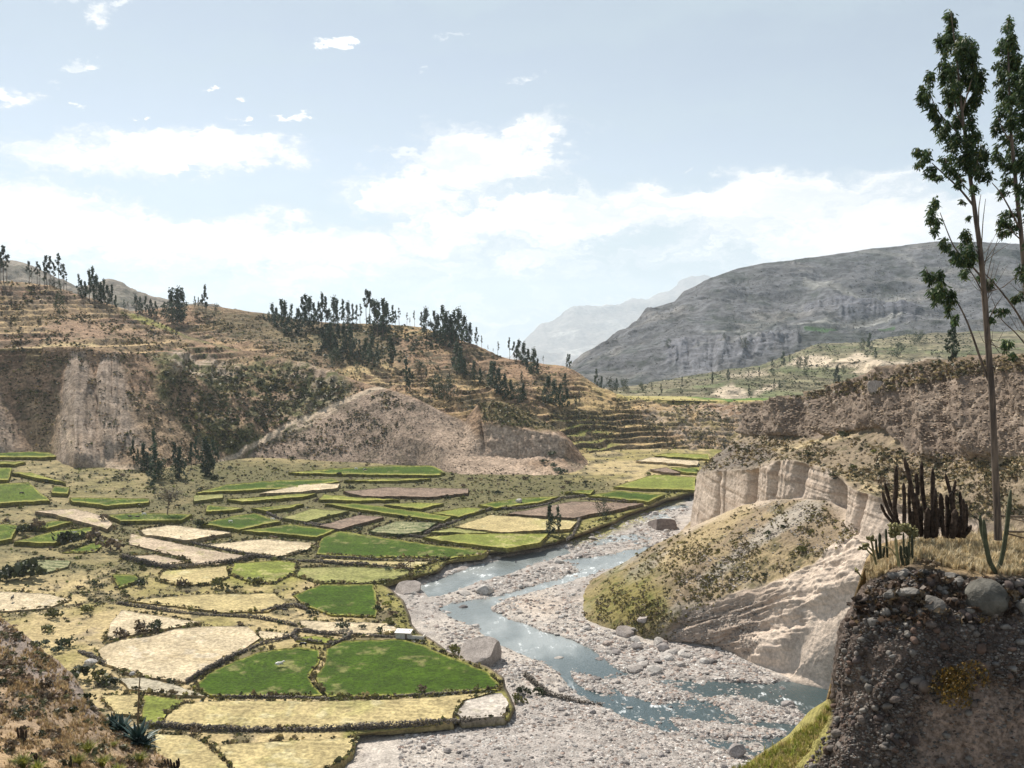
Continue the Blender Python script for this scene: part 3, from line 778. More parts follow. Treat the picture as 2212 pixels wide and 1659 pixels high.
# ================================================================== THE BLUFF ON THE RIGHT
def loft(cols, nu, nv):
    """cols: list of measured columns, each a list of (px, py, depth) from foot to crest"""
    A = np.array(cols, float)                                  # C, Rr, 3
    W3 = at_depth(A[..., 0], A[..., 1], A[..., 2])             # world
    t = np.concatenate([np.linspace(i, i + 1, n, endpoint=False) for i, n in enumerate(nu)] + [[len(nu)]])
    i0 = np.clip(np.floor(t).astype(int), 0, len(cols) - 2); f = (t - i0)[:, None, None]
    p0 = W3[np.clip(i0 - 1, 0, len(cols) - 1)]; p1 = W3[i0]; p2 = W3[i0 + 1]; p3 = W3[np.clip(i0 + 2, 0, len(cols) - 1)]
    cr = .5 * ((2 * p1) + (p2 - p0) * f + (2 * p0 - 5 * p1 + 4 * p2 - p3) * f * f + (3 * p1 - p0 - 3 * p2 + p3) * f ** 3)
    L = .5 * cr + .5 * (p1 * (1 - f) + p2 * f)
    s = np.concatenate([np.linspace(i, i + 1, n, endpoint=False) for i, n in enumerate(nv)] + [[len(nv)]])
    j0 = np.clip(np.floor(s).astype(int), 0, A.shape[1] - 2); g = (s - j0)[None, :, None]
    P = L[:, j0] * (1 - g) + L[:, j0 + 1] * g
    return P.transpose(1, 0, 2).copy(), np.broadcast_to(s[:, None], (len(s), len(t))), np.broadcast_to(t[None, :], (len(s), len(t)))
def fl_y(px, py):                     # depth of a foot point standing on the river bed
    return float(at_z(px, py, -3.6)[1])
BL = [  # foot, toe-mid, white cliff bottom, white cliff top, bench mid, upper cliff bottom, crest
    [(1520, 1100, 560), (1518, 1098, 556), (1516, 1096, 553), (1536, 1010, 550), (1590, 985, 555), (1655, 930, 562), (1665, 872, 570)],
    [(1440, 1172, fl_y(1440, 1172)), (1464, 1156, 488), (1489, 1140, 493), (1506, 1022, 496), (1545, 985, 500), (1607, 941, 506), (1620, 872, 512)],
    [(1330, 1228, fl_y(1330, 1228)), (1424, 1174, 442), (1542, 1120, 445), (1550, 1018, 443), (1612, 985, 447), (1690, 945, 455), (1690, 860, 466)],
    [(1264, 1262, fl_y(1264, 1262)), (1402, 1188, 402), (1620, 1086, 394), (1630, 1011, 393), (1690, 978, 413), (1742, 946, 430), (1736, 856, 445)],
    [(1248, 1300, fl_y(1248, 1300)), (1430, 1213, 375), (1690, 1078, 362), (1702, 992, 362), (1765, 965, 376), (1824, 941, 388), (1822, 828, 404)],
    [(1264, 1347, fl_y(1264, 1347)), (1478, 1238, 348), (1783, 1082, 334), (1792, 1018, 334), (1860, 980, 345), (1921, 928, 352), (1921, 795, 368)],
    [(1381, 1382, fl_y(1381, 1382)), (1580, 1270, 326), (1827, 1139, 312), (1838, 1055, 312), (1900, 1015, 321), (1962, 977, 326), (1985, 783, 348)],
    [(1540, 1400, fl_y(1540, 1400)), (1690, 1290, 308), (1863, 1171, 294), (1882, 1068, 295), (1960, 1040, 302), (2013, 997, 306), (2040, 778, 328)],
    [(1694, 1470, fl_y(1694, 1470)), (1800, 1340, 285), (1920, 1212, 275), (1990, 1105, 278), (2040, 1060, 282), (2094, 1002, 287), (2110, 772, 308)],
    [(1810, 1497, fl_y(1810, 1497)), (1920, 1390, 268), (2040, 1270, 254), (2130, 1130, 256), (2180, 1060, 258), (2222, 987, 262), (2230, 768, 280)],
    [(2050, 1560, fl_y(2050, 1560)), (2180, 1480, 225), (2300, 1400, 215), (2400, 1200, 217), (2440, 1080, 219), (2480, 980, 222), (2500, 752, 236)],
    [(2350, 1640, 215), (2500, 1580, 190), (2660, 1480, 180), (2740, 1230, 182), (2790, 1080, 184), (2830, 970, 186), (2860, 740, 196)]]
def bluff():
    P, V, U = loft(BL, [20, 60, 70, 70, 80, 75, 60, 60, 70, 50, 25], [70, 60, 62, 28, 28, 52])
    PX, PY = project(P)
    s = np.cumsum(np.concatenate([np.zeros((P.shape[0], 1)), np.linalg.norm(np.diff(P[..., :2], axis=1), axis=-1)], 1), 1)
    s0 = s[150:151].repeat(P.shape[0], 0)                   # run along the bluff
    Nn = grid_normals(P)
    white = sstep(V, 1.95, 2.1) * (1 - sstep(V, 2.9, 3.02)); up = sstep(V, 4.9, 5.1); bench = sstep(V, 2.95, 3.05) * (1 - sstep(V, 4.95, 5.05)); tal = 1 - sstep(V, 1.95, 2.05)
    z = P[..., 2]
    yy = P[..., 1] + fbm(pts3(z * .12, P[..., 1] * .1), 1, 2, 90) * 1.2
    flute = fbm(pts3(yy * .13, z * .006), 1, 3, 91, .6, True)
    flute = np.where(flute < -.1, (flute + .1) * 1.7, flute * .55)
    flute2 = fbm(pts3(yy * .5, z * .02), 1, 3, 92, .6, True)
    strata = fbm(pts3(s0 * .01, z * .9), 1, 3, 93)
    crag = fbm(P, .06, 5, 94, .6); crag2 = fbm(P, .3, 4, 95, .6)
    ribs = fbm(pts3(s0 * .07 + z * .03, z * .014), 1, 4, 96, .6, True)
    va = .35 + .65 * sstep(fbm(pts3(yy * .03, 0 * yy), 1, 2, 191), -.2, .4)
    groove = sum(dp * np.exp(-((yy - y0) / w) ** 2) for y0, w, dp in ((474, 1.5, 1.6), (441, 3.4, 4.5), (430, 1.2, 1.8), (397, 5.5, 7.5), (371, 1.6, 2.6), (352, 3.0, 3.2), (324, 5.5, 8), (302, 2.8, 4)))
    d = white * (flute * 2.6 * va + flute2 * .45 * va + strata * .28 + crag2 * .35 - groove + crag * 1.5)
    d = d + up * (ribs * 8.0 + crag * 3.6 + crag2 * 1.0 + flute2 * .8) * (1 - .6 * sstep(V, 5.9, 6))
    d = d + bench * (crag * 2.0 + crag2 * .6)
    rough1 = fbm(P, .22, 5, 196, .62, True); rough2 = fbm(P * [1, 1, .45], .5, 4, 197, .6, True)
    d = d + up * (rough1 * .8 + rough2 * .4) * (1 - .6 * sstep(V, 5.9, 6)) + bench * rough1 * .9 + tal * rough2 * .3
    gap = sstep(fbm(pts3(s0 * .028, 0 * s0), 1, 2, 198), .12, .5)
    d = d - white * gap * 1.2
    # bare slumped sand below the white cliff at the near end, with a scarp along its upper edge
    SAND = [(1852, 1148), (1800, 1180), (1763, 1217), (1700, 1245), (1642, 1265), (1560, 1290), (1481, 1318), (1441, 1370), (1470, 1400), (1640, 1440), (1700, 1475), (1830, 1510), (1990, 1420), (2100, 1250), (1990, 1120), (1880, 1100)]
    sm = 1 - sstep(sdist(PX, PY, SAND) + fbm(P, .08, 4, 97, .6) * 11, -6, 6)
    sm = sm * (V < 2.05)
    slump = fbm(pts3(s0 * .07 - z * .075, z * .03 + s0 * .012), 1, 5, 98, .6, True)
    blocks = fbm(P, .11, 4, 99, .55, True)
    low = 1 - sstep(sdist(PX, PY, [(1640, 1450), (1700, 1420), (1760, 1330), (1830, 1290), (2000, 1300), (1900, 1520), (1700, 1480)]) + fbm(P, .1, 3, 5) * 10, -10, 25)
    d = d + tal * (1 - sm) * (crag * .8 + crag2 * .5)
    d = d + sm * (-2.0 + slump * 3.6 * (1 - low) + blocks * 1.3 * (1 - low) + rough1 * .6 * (1 - low) + crag2 * .5 * (1 - .8 * low))
    fade = sstep(V, 0, .12) * sstep(U, 0, .3)
    P = P + Nn * (d * fade)[..., None]
    # ---------- colours
    c = np.zeros(P.shape) + (.44, .36, .295)
    a, b_ = fbm(P, .05, 4, 101, .6), fbm(P, .25, 4, 102, .65)
    c = lerp3(c, (.48, .395, .325), sstep(a, -.1, .3) * white)
    c = lerp3(c, (.33, .25, .19), white * sstep(strata, .08, .35) * .6)
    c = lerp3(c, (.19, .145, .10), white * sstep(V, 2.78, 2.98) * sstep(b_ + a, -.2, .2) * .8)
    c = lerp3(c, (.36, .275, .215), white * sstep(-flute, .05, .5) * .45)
    # conglomerate
    up_c = np.zeros(P.shape) + (.20, .155, .122)
    up_c = lerp3(up_c, (.31, .25, .2), sstep(b_ + a * .4, .1, .4) * .7); up_c = lerp3(up_c, (.11, .085, .065), sstep(-b_ + a * .3, .15, .45) * .7)
    c = c * (1 - up[..., None]) + up_c * up[..., None]
    top = sstep(V, 5.72, 5.95) * sstep(a + b_, -.3, .2)
    c = lerp3(c, (.17, .125, .075), top * .8)
    # bench
    be = np.zeros(P.shape) + (.235, .185, .13)
    be = lerp3(be, (.42, .335, .2), sstep(a, 0, .35) * .8); be = lerp3(be, (.11, .095, .055), sstep(b_, .05, .35) * .85)
    dark_tip = pmask(PX, PY, [(1490, 1020), (1550, 965), (1640, 955), (1680, 985), (1600, 1015), (1520, 1030)], 10, 12, 21)
    be = lerp3(be, (.15, .13, .115), dark_tip * .8)
    c = c * (1 - bench[..., None]) + be * bench[..., None]
    # talus
    t_ = np.zeros(P.shape) + (.235, .18, .12)
    t_ = lerp3(t_, (.32, .25, .14), sstep(a, -.15, .25) * .75)
    t_ = lerp3(t_, (.30, .27, .23), sstep(fbm(P, .04, 4, 104, .6), .1, .35) * .8)
    t_ = lerp3(t_, (.115, .10, .05), sstep(b_ + .4 * a, .06, .34) * .85)
    gr = pmask(PX, PY, [(1240, 1285), (1310, 1240), (1390, 1230), (1440, 1270), (1430, 1330), (1400, 1375), (1300, 1360), (1250, 1330)], 45, 30, 23)
    gcol = np.zeros(P.shape) + (.20, .17, .055); gcol = lerp3(gcol, (.12, .125, .03), sstep(b_, -.02, .2) * .9); gcol = lerp3(gcol, (.38, .31, .11), sstep(a, .15, .4) * .6)
    t_ = t_ * (1 - gr[..., None] * .9) + gcol * gr[..., None] * .9
    t_ = lerp3(t_, (.44, .36, .28), (1 - sstep(ldist(PX, PY, [(1480, 1150), (1550, 1118), (1610, 1092), (1660, 1075)]) + a * 10, 4, 12)) * .8)
    t_ = lerp3(t_, (.36, .325, .28), (1 - sstep(ldist(PX, PY, [(1760, 1100), (1690, 1130), (1600, 1195), (1520, 1260)]) + a * 14, 5, 22)) * .75)
    t_ = lerp3(t_, (.36, .28, .15), (1 - sstep(ldist(PX, PY, [(1600, 1100), (1520, 1160), (1440, 1215)]) + a * 16, 8, 34)) * .6)
    scree = pmask(PX, PY, [(1430, 1390), (1480, 1320), (1560, 1290), (1560, 1330), (1520, 1390)], 12, 14, 24)
    t_ = lerp3(t_, (.25, .21, .18), scree * .8)
    c = c * (1 - tal[..., None]) + t_ * tal[..., None]
    sa = np.zeros(P.shape) + (.55, .455, .375)
    sa = lerp3(sa, (.30, .235, .19), sstep(sdist(PX, PY, [(1441, 1370), (1481, 1318), (1642, 1262), (1700, 1280), (1640, 1380), (1600, 1440), (1470, 1400)]) * -1 + b_ * 25, -25, 25) * .75)
    sa = lerp3(sa, (.36, .29, .235), sstep(b_, .1, .4) * .6 * (1 - low))
    c = c * (1 - sm[..., None]) + sa * sm[..., None]
    rim = (np.abs(sdist(PX, PY, SAND[:8]) ) < 0) 
    Pb = np.concatenate([P, P[-1:] + np.array([12, 3, -.6]), P[-1:] + np.array([60, 10, -4.]), P[-1:] + np.array([150, 30, -20.])], 0)
    c = np.concatenate([c, np.repeat(c[-1:], 3, 0)], 0)
    f = grid_faces(*Pb.shape[:2])
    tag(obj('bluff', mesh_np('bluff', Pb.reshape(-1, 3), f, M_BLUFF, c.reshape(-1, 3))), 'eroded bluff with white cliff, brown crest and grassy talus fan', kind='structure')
    add_bvh('bluff', Pb, f)
bluff()
# ================================================================== PLANT AND ROCK BUILDERS
def unit(n):
    v = rng.normal(size=(n, 3)); return v / (np.linalg.norm(v, axis=1, keepdims=True) + 1e-9)
def quads(C, size, el=1.0, nrm=None):
    """a loose leaf spray at every centre: a slightly bent quad, turned at random"""
    n = len(C); size = np.broadcast_to(np.asarray(size, float), (n,))[:, None]
    a = unit(n) if nrm is None else nrm
    b = unit(n); b -= a * np.sum(a * b, 1, keepdims=True); b /= np.linalg.norm(b, axis=1, keepdims=True) + 1e-9
    t = np.cross(a, b)
    h = size * .5
    V = np.stack([C - b * h * el - t * h * .35, C + t * h - b * h * .1 * el, C + b * h * el + t * h * .2, C - t * h + b * h * .15 * el], 1)
    V += rng.normal(size=V.shape) * (h * .12)[:, None]
    Fc = np.arange(4 * n).reshape(n, 4)
    return V.reshape(-1, 3), Fc
def shrub_np(nq, flat=.8, leaf=.42):
    """unit shrub: lumpy dome of leaf sprays standing on z = 0"""
    k = 5
    cen = np.concatenate([[[0, 0, .45]], np.stack([rng.uniform(-.55, .55, k), rng.uniform(-.55, .55, k), rng.uniform(.2, .6, k)], 1)])
    rad = rng.uniform(.35, .6, len(cen))
    w = rng.integers(0, len(cen), nq)
    d = unit(nq); d[:, 2] = np.abs(d[:, 2]) * .9 - .15
    C = cen[w] + d * (rad[w] * rng.uniform(.6, 1.0, nq))[:, None]
    C[:, 2] = np.maximum(C[:, 2] * flat * 1.25, .05)
    return quads(C, rng.uniform(.6, 1.3, nq) * leaf)
TEMPL = [shrub_np(16, .8, .62) for _ in range(10)]
TEMPL_S = [shrub_np(8, .7, .8) for _ in range(8)]
def join_instances(tmpl, pos, scale, col, zs=None, jit=.2, sink=.1):
    """many small plants as one mesh"""
    Vs, Fs, Cs = [], [], []; off = 0
    idx = rng.integers(0, len(tmpl), len(pos))
    for k, (TV, TF) in enumerate(tmpl):
        s = np.where(idx == k)[0]
        if len(s) == 0: continue
        th = rng.uniform(0, 6.283, len(s)); c, sn = np.cos(th), np.sin(th)
        sc = scale[s]
        X = (TV[None, :, 0] * c[:, None] - TV[None, :, 1] * sn[:, None]) * sc[:, None]
        Y = (TV[None, :, 0] * sn[:, None] + TV[None, :, 1] * c[:, None]) * sc[:, None]
        Z = TV[None, :, 2] * (sc * (1 if zs is None else zs[s]))[:, None] - sink * sc[:, None]
        V = np.stack([X, Y, Z], -1) + pos[s][:, None, :]
        n = TV.shape[0]
        cc = col[s][:, None, :] * rng.uniform(1 - jit, 1 + jit, (len(s), n // TF.shape[1] if n % TF.shape[1] == 0 and n == TF.size else 1)).repeat(TF.shape[1] if n == TF.size else n, 1)[..., None]
        Fc = TF[None] + (np.arange(len(s)) * n)[:, None, None] + off
        Vs.append(V.reshape(-1, 3)); Fs.append(Fc.reshape(-1, TF.shape[1])); Cs.append(cc.reshape(-1, 3)); off += len(s) * n
    return np.concatenate(Vs), np.concatenate(Fs), np.concatenate(Cs)
def rock_np(sub=1, flat=.6, rough=.28):
    bm = bmesh.new(); bmesh.ops.create_icosphere(bm, subdivisions=sub, radius=1)
    V = np.array([v.co[:] for v in bm.verts]); Fc = np.array([[v.index for v in f.verts] for f in bm.faces]); bm.free()
    s = rng.uniform(.75, 1.25, 3); s[2] *= flat
    V = V * (1 + rough * fbm(V + rng.uniform(0, 50, 3), 1.1, 3, int(rng.integers(1000)), .6)[:, None] * 1.6)
    # a few flat fracture faces
    for _ in range(4):
        n = unit(1)[0]; h = rng.uniform(.55, .85); dd = V @ n; V = V - np.outer(np.clip(dd - h, 0, None) * .85, n)
    return V * s, Fc
ROCK_S = [rock_np(1, .6) for _ in range(14)]
ROCK_S = [(v, f) for v, f in ROCK_S]
def ico12(flat=.65):
    V, Fc = rock_np(1, flat, .3)
    bm = bmesh.new(); bmesh.ops.create_icosphere(bm, subdivisions=1, radius=1); bm.free()
    return V, Fc
def tiny_rock():
    V = np.array([(1, 0, 0), (-1, 0, 0), (0, 1, 0), (0, -1, 0), (0, 0, 1), (0, 0, -1), (.6, .6, .5), (-.6, .5, .55), (.5, -.6, .55), (-.6, -.6, .45)], float)
    V = V * (1 + rng.uniform(-.25, .25, (len(V), 1))); V[:, 2] *= .65
    bm = bmesh.new()
    for v in V: bm.verts.new(v)
    r = bmesh.ops.convex_hull(bm, input=bm.verts[:])
    bm.verts.index_update(); bm.verts.ensure_lookup_table()
    bmesh.ops.triangulate(bm, faces=bm.faces[:])
    V = np.array([v.co[:] for v in bm.verts]); Fc = np.array([[v.index for v in f.verts] for f in bm.faces]); bm.free()
    return V, Fc
TINY = [tiny_rock() for _ in range(10)]

def sample_px(n, box, fn=None, tries=12):
    out = []
    got = 0
    for _ in range(tries):
        x = rng.uniform(box[0], box[2], n); y = rng.uniform(box[1], box[3], n)
        if fn is not None:
            p = fn(x, y); k = rng.uniform(0, 1, n) < p
            x, y = x[k], y[k]
        out.append(np.stack([x, y], 1)); got += len(x)
        if got >= n: break
    return np.concatenate(out)[:n]
def place(pxy, sheets):
    P, K, Dn = [], [], []
    for i, (x, y) in enumerate(pxy):
        h = hit(x, y, sheets)
        if h is None: continue
        P.append(h[0][:]); K.append(i); Dn.append(h[2])
    return np.array(P).reshape(-1, 3), np.array(K, int), np.array(Dn)
def scrub(name, label, sheet, n, box, fn, size_px, cols, tmpl=None, zs=(.7, 1.1), mat=None):
    pxy = sample_px(n, box, fn)
    P, K, D = place(pxy, [sheet])
    s = rng.uniform(0, 1, len(P)) ** 2.2 * (size_px[1] - size_px[0]) + size_px[0]
    s = s * D / F * .5
    cols = np.asarray(cols, float)
    V, Fc, C = join_instances(tmpl or TEMPL_S, P, s, cols[rng.integers(0, len(cols), len(P))] * rng.uniform(.75, 1.25, (len(P), 1)), rng.uniform(zs[0], zs[1], len(P)))
    o = obj(name, mesh_np(name, V, Fc, mat or M_LEAF, C, False))
    tag(o, label, kind='stuff'); return o

# ================================================================== FIELDS
G = (.042, .080, .004); G2 = (.07, .105, .010); LG = (.17, .195, .04); YL = (.40, .325, .165); TN = (.49, .405, .275); PK = (.44, .35, .255); BR = (.205, .15, .115); OL = (.235, .235, .085); GY = (.36, .32, .24); SD = (.42, .375, .33)
FIELDS = [
 ('G', 'big lush green field beside the river near the hut', [(705, 1402), (740, 1384), (830, 1381), (860, 1379), (913, 1392), (953, 1412), (1000, 1428), (1050, 1450), (1076, 1478), (1072, 1489), (1000, 1493), (917, 1499), (800, 1503), (707, 1504), (684, 1476), (682, 1460), (700, 1434)]),
 ('G', 'lush green field with a white cow, below the tan field', [(418, 1482), (452, 1454), (510, 1425), (564, 1407), (644, 1397), (688, 1403), (690, 1425), (676, 1446), (664, 1464), (678, 1484), (698, 1502), (580, 1502), (456, 1502)]),
 ('T', 'large bare tan field walled along its lower side', [(213, 1405), (231, 1391), (270, 1380), (325, 1374), (380, 1358), (440, 1352), (535, 1353), (560, 1378), (520, 1405), (470, 1430), (430, 1452), (401, 1473), (325, 1462), (270, 1450), (224, 1431)]),
 ('T', 'small tan corner field beside the stone wall', [(556, 1362), (629, 1368), (622, 1374), (566, 1382)]),
 ('Y', 'long straw coloured stubble field below the green fields', [(352, 1563), (366, 1540), (395, 1521), (460, 1513), (700, 1515), (900, 1508), (1060, 1495), (1000, 1512), (982, 1535), (975, 1556), (860, 1566), (700, 1571), (420, 1574)]),
 ('S', 'sandy plot at the end of the stubble field', [(1004, 1514), (1068, 1497), (1084, 1496), (1096, 1518), (1090, 1546), (1000, 1552), (986, 1540)]),
 ('Y', 'pale grass plot beside the near slope', [(333, 1585), (405, 1588), (440, 1606), (490, 1652), (505, 1690), (340, 1690)]),
 ('Y', 'pale grass field at the edge of the gravel', [(458, 1609), (560, 1603), (765, 1593), (757, 1622), (735, 1640), (700, 1662), (690, 1690), (520, 1690), (500, 1650)]),
 ('Y', 'small straw plot behind the agave', [(217, 1502), (300, 1500), (300, 1545), (250, 1540)]),
 ('L', 'yellow green grassy slope between two straw plots', [(312, 1500), (360, 1506), (398, 1514), (366, 1534), (344, 1566), (325, 1568), (306, 1552)]),
 ('A', 'narrow grey ploughed strip below the tan field', [(257, 1465), (310, 1464), (380, 1480), (442, 1502), (380, 1500), (280, 1488)]),
 ('G', 'square green field with pale worn patches', [(634, 1286), (694, 1262), (807, 1261), (815, 1298), (811, 1332), (714, 1327), (655, 1306)]),
 ('Y', 'straw field in the middle of the floor, with a low wall below', [(277, 1297), (420, 1284), (590, 1281), (616, 1300), (579, 1320), (480, 1322), (398, 1311)]),
 ('T', 'tan strip below the square green field', [(645, 1340), (700, 1342), (840, 1346), (862, 1362), (820, 1372), (760, 1372), (700, 1366), (655, 1354)]),
 ('L', 'tiny green plot inside stone walls', [(640, 1377), (676, 1373), (735, 1381), (722, 1386), (690, 1388), (640, 1384)]),
 ('O', 'olive plot above the square green field', [(649, 1226), (760, 1224), (875, 1229), (888, 1241), (820, 1258), (690, 1258), (641, 1244)]),
 ('Y', 'thin straw strip with a grazing horse', [(690, 1207), (850, 1213), (940, 1212), (898, 1226), (760, 1217), (700, 1213)]),
 ('G', 'long dark green crop field slanting to the river', [(685, 1196), (694, 1162), (734, 1146), (795, 1156), (950, 1179), (1052, 1189), (1040, 1197), (958, 1207), (893, 1203), (787, 1203)]),
 ('T', 'grey tan stubble field above the footpath wall', [(446, 1176), (569, 1164), (680, 1172), (662, 1187), (599, 1202), (535, 1197)]),
 ('T', 'brownish tan field left of the stubble', [(301, 1144), (368, 1134), (500, 1150), (440, 1160), (401, 1166), (314, 1154)]),
 ('P', 'pale pinkish strip curving below the tan field', [(280, 1152), (311, 1158), (401, 1178), (545, 1204), (468, 1218), (421, 1219), (411, 1208), (280, 1175)]),
 ('P', 'pale plot with scattered weeds', [(266, 1201), (335, 1198), (405, 1213), (355, 1222), (275, 1208)]),
 ('G', 'bright green field above the tan stubble', [(432, 1131), (502, 1114), (549, 1108), (605, 1126), (515, 1143)]),
 ('G', 'small green field on the slanting wall', [(524, 1145), (622, 1132), (722, 1144), (682, 1160)]),
 ('G', 'dark green strip below the leaning trees', [(150, 1074), (321, 1077), (321, 1085), (234, 1092), (157, 1083)]),
 ('G', 'green strip with cows beside the bare tree', [(232, 1112), (301, 1107), (415, 1111), (392, 1123), (262, 1125)]),
 ('G', 'narrow green terrace right of the bare tree', [(446, 1091), (526, 1097), (500, 1102), (445, 1105)]),
 ('G', 'upper green terrace with a rounded right end', [(424, 1064), (492, 1045), (600, 1038), (719, 1034), (735, 1040), (635, 1053), (500, 1060)]),
 ('L', 'light green terrace strip', [(492, 1079), (602, 1069), (685, 1065), (652, 1073), (524, 1083)]),
 ('G', 'green wedge beside the olive plot', [(545, 1097), (655, 1087), (622, 1097), (575, 1103)]),
 ('G', 'topmost green terrace under the bare dome', [(622, 1021), (722, 1011), (850, 1005), (934, 1005), (962, 1020), (946, 1026), (763, 1024)]),
 ('B', 'long brown fallow terrace', [(740, 1061), (828, 1053), (1012, 1055), (1010, 1065), (926, 1073), (783, 1071)]),
 ('G', 'thin green terrace below the topmost one', [(745, 1037), (850, 1033), (930, 1033), (860, 1039)]),
 ('O', 'pale olive plot', [(610, 1118), (673, 1099), (752, 1103), (661, 1126)]),
 ('B', 'brown ploughed plot above the dark crop', [(688, 1135), (775, 1112), (828, 1117), (734, 1142)]),
 ('M', 'mid green field in the centre terraces', [(700, 1088), (771, 1087), (870, 1100), (974, 1115), (958, 1124), (860, 1112)]),
 ('L', 'pale green plot beside the fallow terrace', [(830, 1090), (893, 1085), (956, 1087), (909, 1099)]),
 ('L', 'light green plot left of the river meadow', [(932, 1107), (1007, 1095), (1048, 1100), (991, 1116)]),
 ('R', 'small crop plot in dark and pale rows', [(797, 1147), (852, 1126), (944, 1128), (909, 1148), (860, 1154)]),
 ('Y', 'large straw meadow near the two trees', [(980, 1137), (1060, 1112), (1170, 1120), (1245, 1126), (1233, 1142), (1080, 1149)]),
 ('L', 'yellow meadow on the river bank', [(915, 1159), (1007, 1152), (1182, 1152), (1168, 1171), (1094, 1184), (955, 1168)]),
 ('G', 'green field with a pale boulder', [(1033, 1090), (1117, 1075), (1206, 1071), (1162, 1085), (1070, 1097)]),
 ('B', 'big brown ploughed field above the river', [(1096, 1109), (1235, 1083), (1386, 1087), (1332, 1101), (1235, 1118)]),
 ('G', 'flat bright green field at the river bend', [(1270, 1070), (1332, 1059), (1434, 1068), (1398, 1083)]),
 ('G', 'small green field left of the river bend', [(1217, 1062), (1284, 1057), (1275, 1067)]),
 ('L', 'yellow green meadow below the far terraces', [(1326, 1050), (1414, 1024), (1500, 1030), (1500, 1058), (1373, 1055)]),
 ('G', 'thin dark green field under the cliff corner', [(1442, 1010), (1510, 1010), (1510, 1021), (1474, 1020)]),
 ('B', 'thin brown field under the cliff corner', [(1404, 1013), (1438, 1010), (1468, 1020), (1440, 1021)]),
 ('T', 'thin pale field far up the valley', [(1375, 995), (1405, 987), (1510, 996), (1505, 1005)]),
 ('L', 'thin yellow green field at the foot of the far terraces', [(1412, 984), (1440, 978), (1530, 980), (1530, 992)]),
 ('G', 'small green terrace at the far left, topmost', [(2, 970), (33, 962), (57, 970)]),
 ('G', 'bright green terrace at the foot of the pale cones', [(-60, 978), (70, 974), (160, 982), (84, 988), (-60, 986)]),
 ('G', 'short green terrace at the left edge', [(-60, 997), (53, 997), (33, 1002), (-60, 1002)]),
 ('M', 'wide sloping green field at the left edge', [(-160, 1048), (0, 1044), (60, 1041), (84, 1064), (108, 1080), (0, 1086), (-160, 1092)]),
 ('L', 'light green winding terrace', [(27, 1020), (67, 1020), (104, 1032), (144, 1043), (67, 1029)]),
 ('M', 'bright green leafy crop terrace', [(32, 1170), (110, 1148), (198, 1138), (204, 1144), (117, 1173)]),
 ('M', 'lower bright green crop terrace', [(136, 1193), (201, 1172), (240, 1163), (204, 1192)]),
 ('R', 'oval crop plot in curved rows', [(12, 1237), (45, 1220), (84, 1209), (152, 1211), (149, 1223), (100, 1236)]),
 ('M', 'small green plot beside the scrub', [(243, 1240), (292, 1241), (306, 1253), (256, 1270)]),
 ('T', 'bleached field at the left with a dark animal', [(-200, 1272), (0, 1277), (108, 1283), (150, 1295), (105, 1313), (0, 1320), (-200, 1330)]),
 ('M', 'narrow bright green terrace by the scrub', [(45, 1137), (117, 1125), (158, 1127), (100, 1140)]),
 ('P', 'pale pinkish path field winding between scrub', [(76, 1104), (160, 1098), (227, 1115), (242, 1131), (231, 1142), (174, 1126), (114, 1110)]),
 ('L', 'yellow green rough pasture above the straw field', [(505, 1216), (600, 1211), (640, 1216), (634, 1236), (590, 1258), (530, 1252), (500, 1240)]),
 ('Y', 'dry grass plot left of the rough pasture', [(352, 1233), (420, 1228), (490, 1222), (492, 1244), (460, 1260), (380, 1262), (345, 1252)]),
 ('T', 'bleached sloping plot above the large tan field', [(262, 1318), (340, 1330), (430, 1343), (400, 1350), (330, 1362), (262, 1374), (228, 1384), (238, 1345)]),
 ('M', 'bright green terrace cut by the left border', [(-80, 1152), (10, 1130), (38, 1136), (24, 1164), (-80, 1182)]),
 ('M', 'green terrace sloping down at the far left', [(-160, 1008), (24, 1010), (20, 1036), (-160, 1038)]),
 ('G', 'tiny green plot right of the sloping left field', [(116, 1050), (148, 1052), (146, 1066), (112, 1064)]),
 ('O', 'olive strip under the upper green terrace', [(420, 1070), (480, 1066), (480, 1074), (418, 1082)]),
 ('T', 'thin tan strip between two green terraces', [(650, 1046), (735, 1044), (728, 1054), (640, 1062), (560, 1066)]),
 ('L', 'light green corner left of the fallow terrace', [(700, 1068), (770, 1074), (860, 1079), (770, 1081), (690, 1078)]),
 ('O', 'olive plot between the two straw meadows', [(930, 1148), (975, 1140), (1060, 1150), (1000, 1150)]),
]
FSPEC = {'G': (G, (.10, .13, .02), (.30, .26, .12), .22), 'M': (G2, (.15, .2, .03), (.2, .2, .05), .2), 'L': (LG, (.24, .25, .06), (.36, .32, .14), .35), 'Y': (YL, (.33, .30, .12), (.44, .38, .22), .5),
         'T': (TN, (.43, .34, .21), (.53, .45, .33), .5), 'P': (PK, (.5, .42, .3), (.3, .27, .12), .3), 'B': (BR, (.25, .185, .14), (.17, .13, .1), .5), 'O': (OL, (.3, .27, .12), (.17, .19, .05), .4),
         'A': (GY, (.3, .27, .21), (.4, .36, .27), .4), 'S': (SD, (.48, .43, .37), (.36, .33, .25), .3), 'R': (OL, (.2, .2, .07), (.3, .28, .15), .3)}
FLD_RINGS = []; FV = []; FF = []
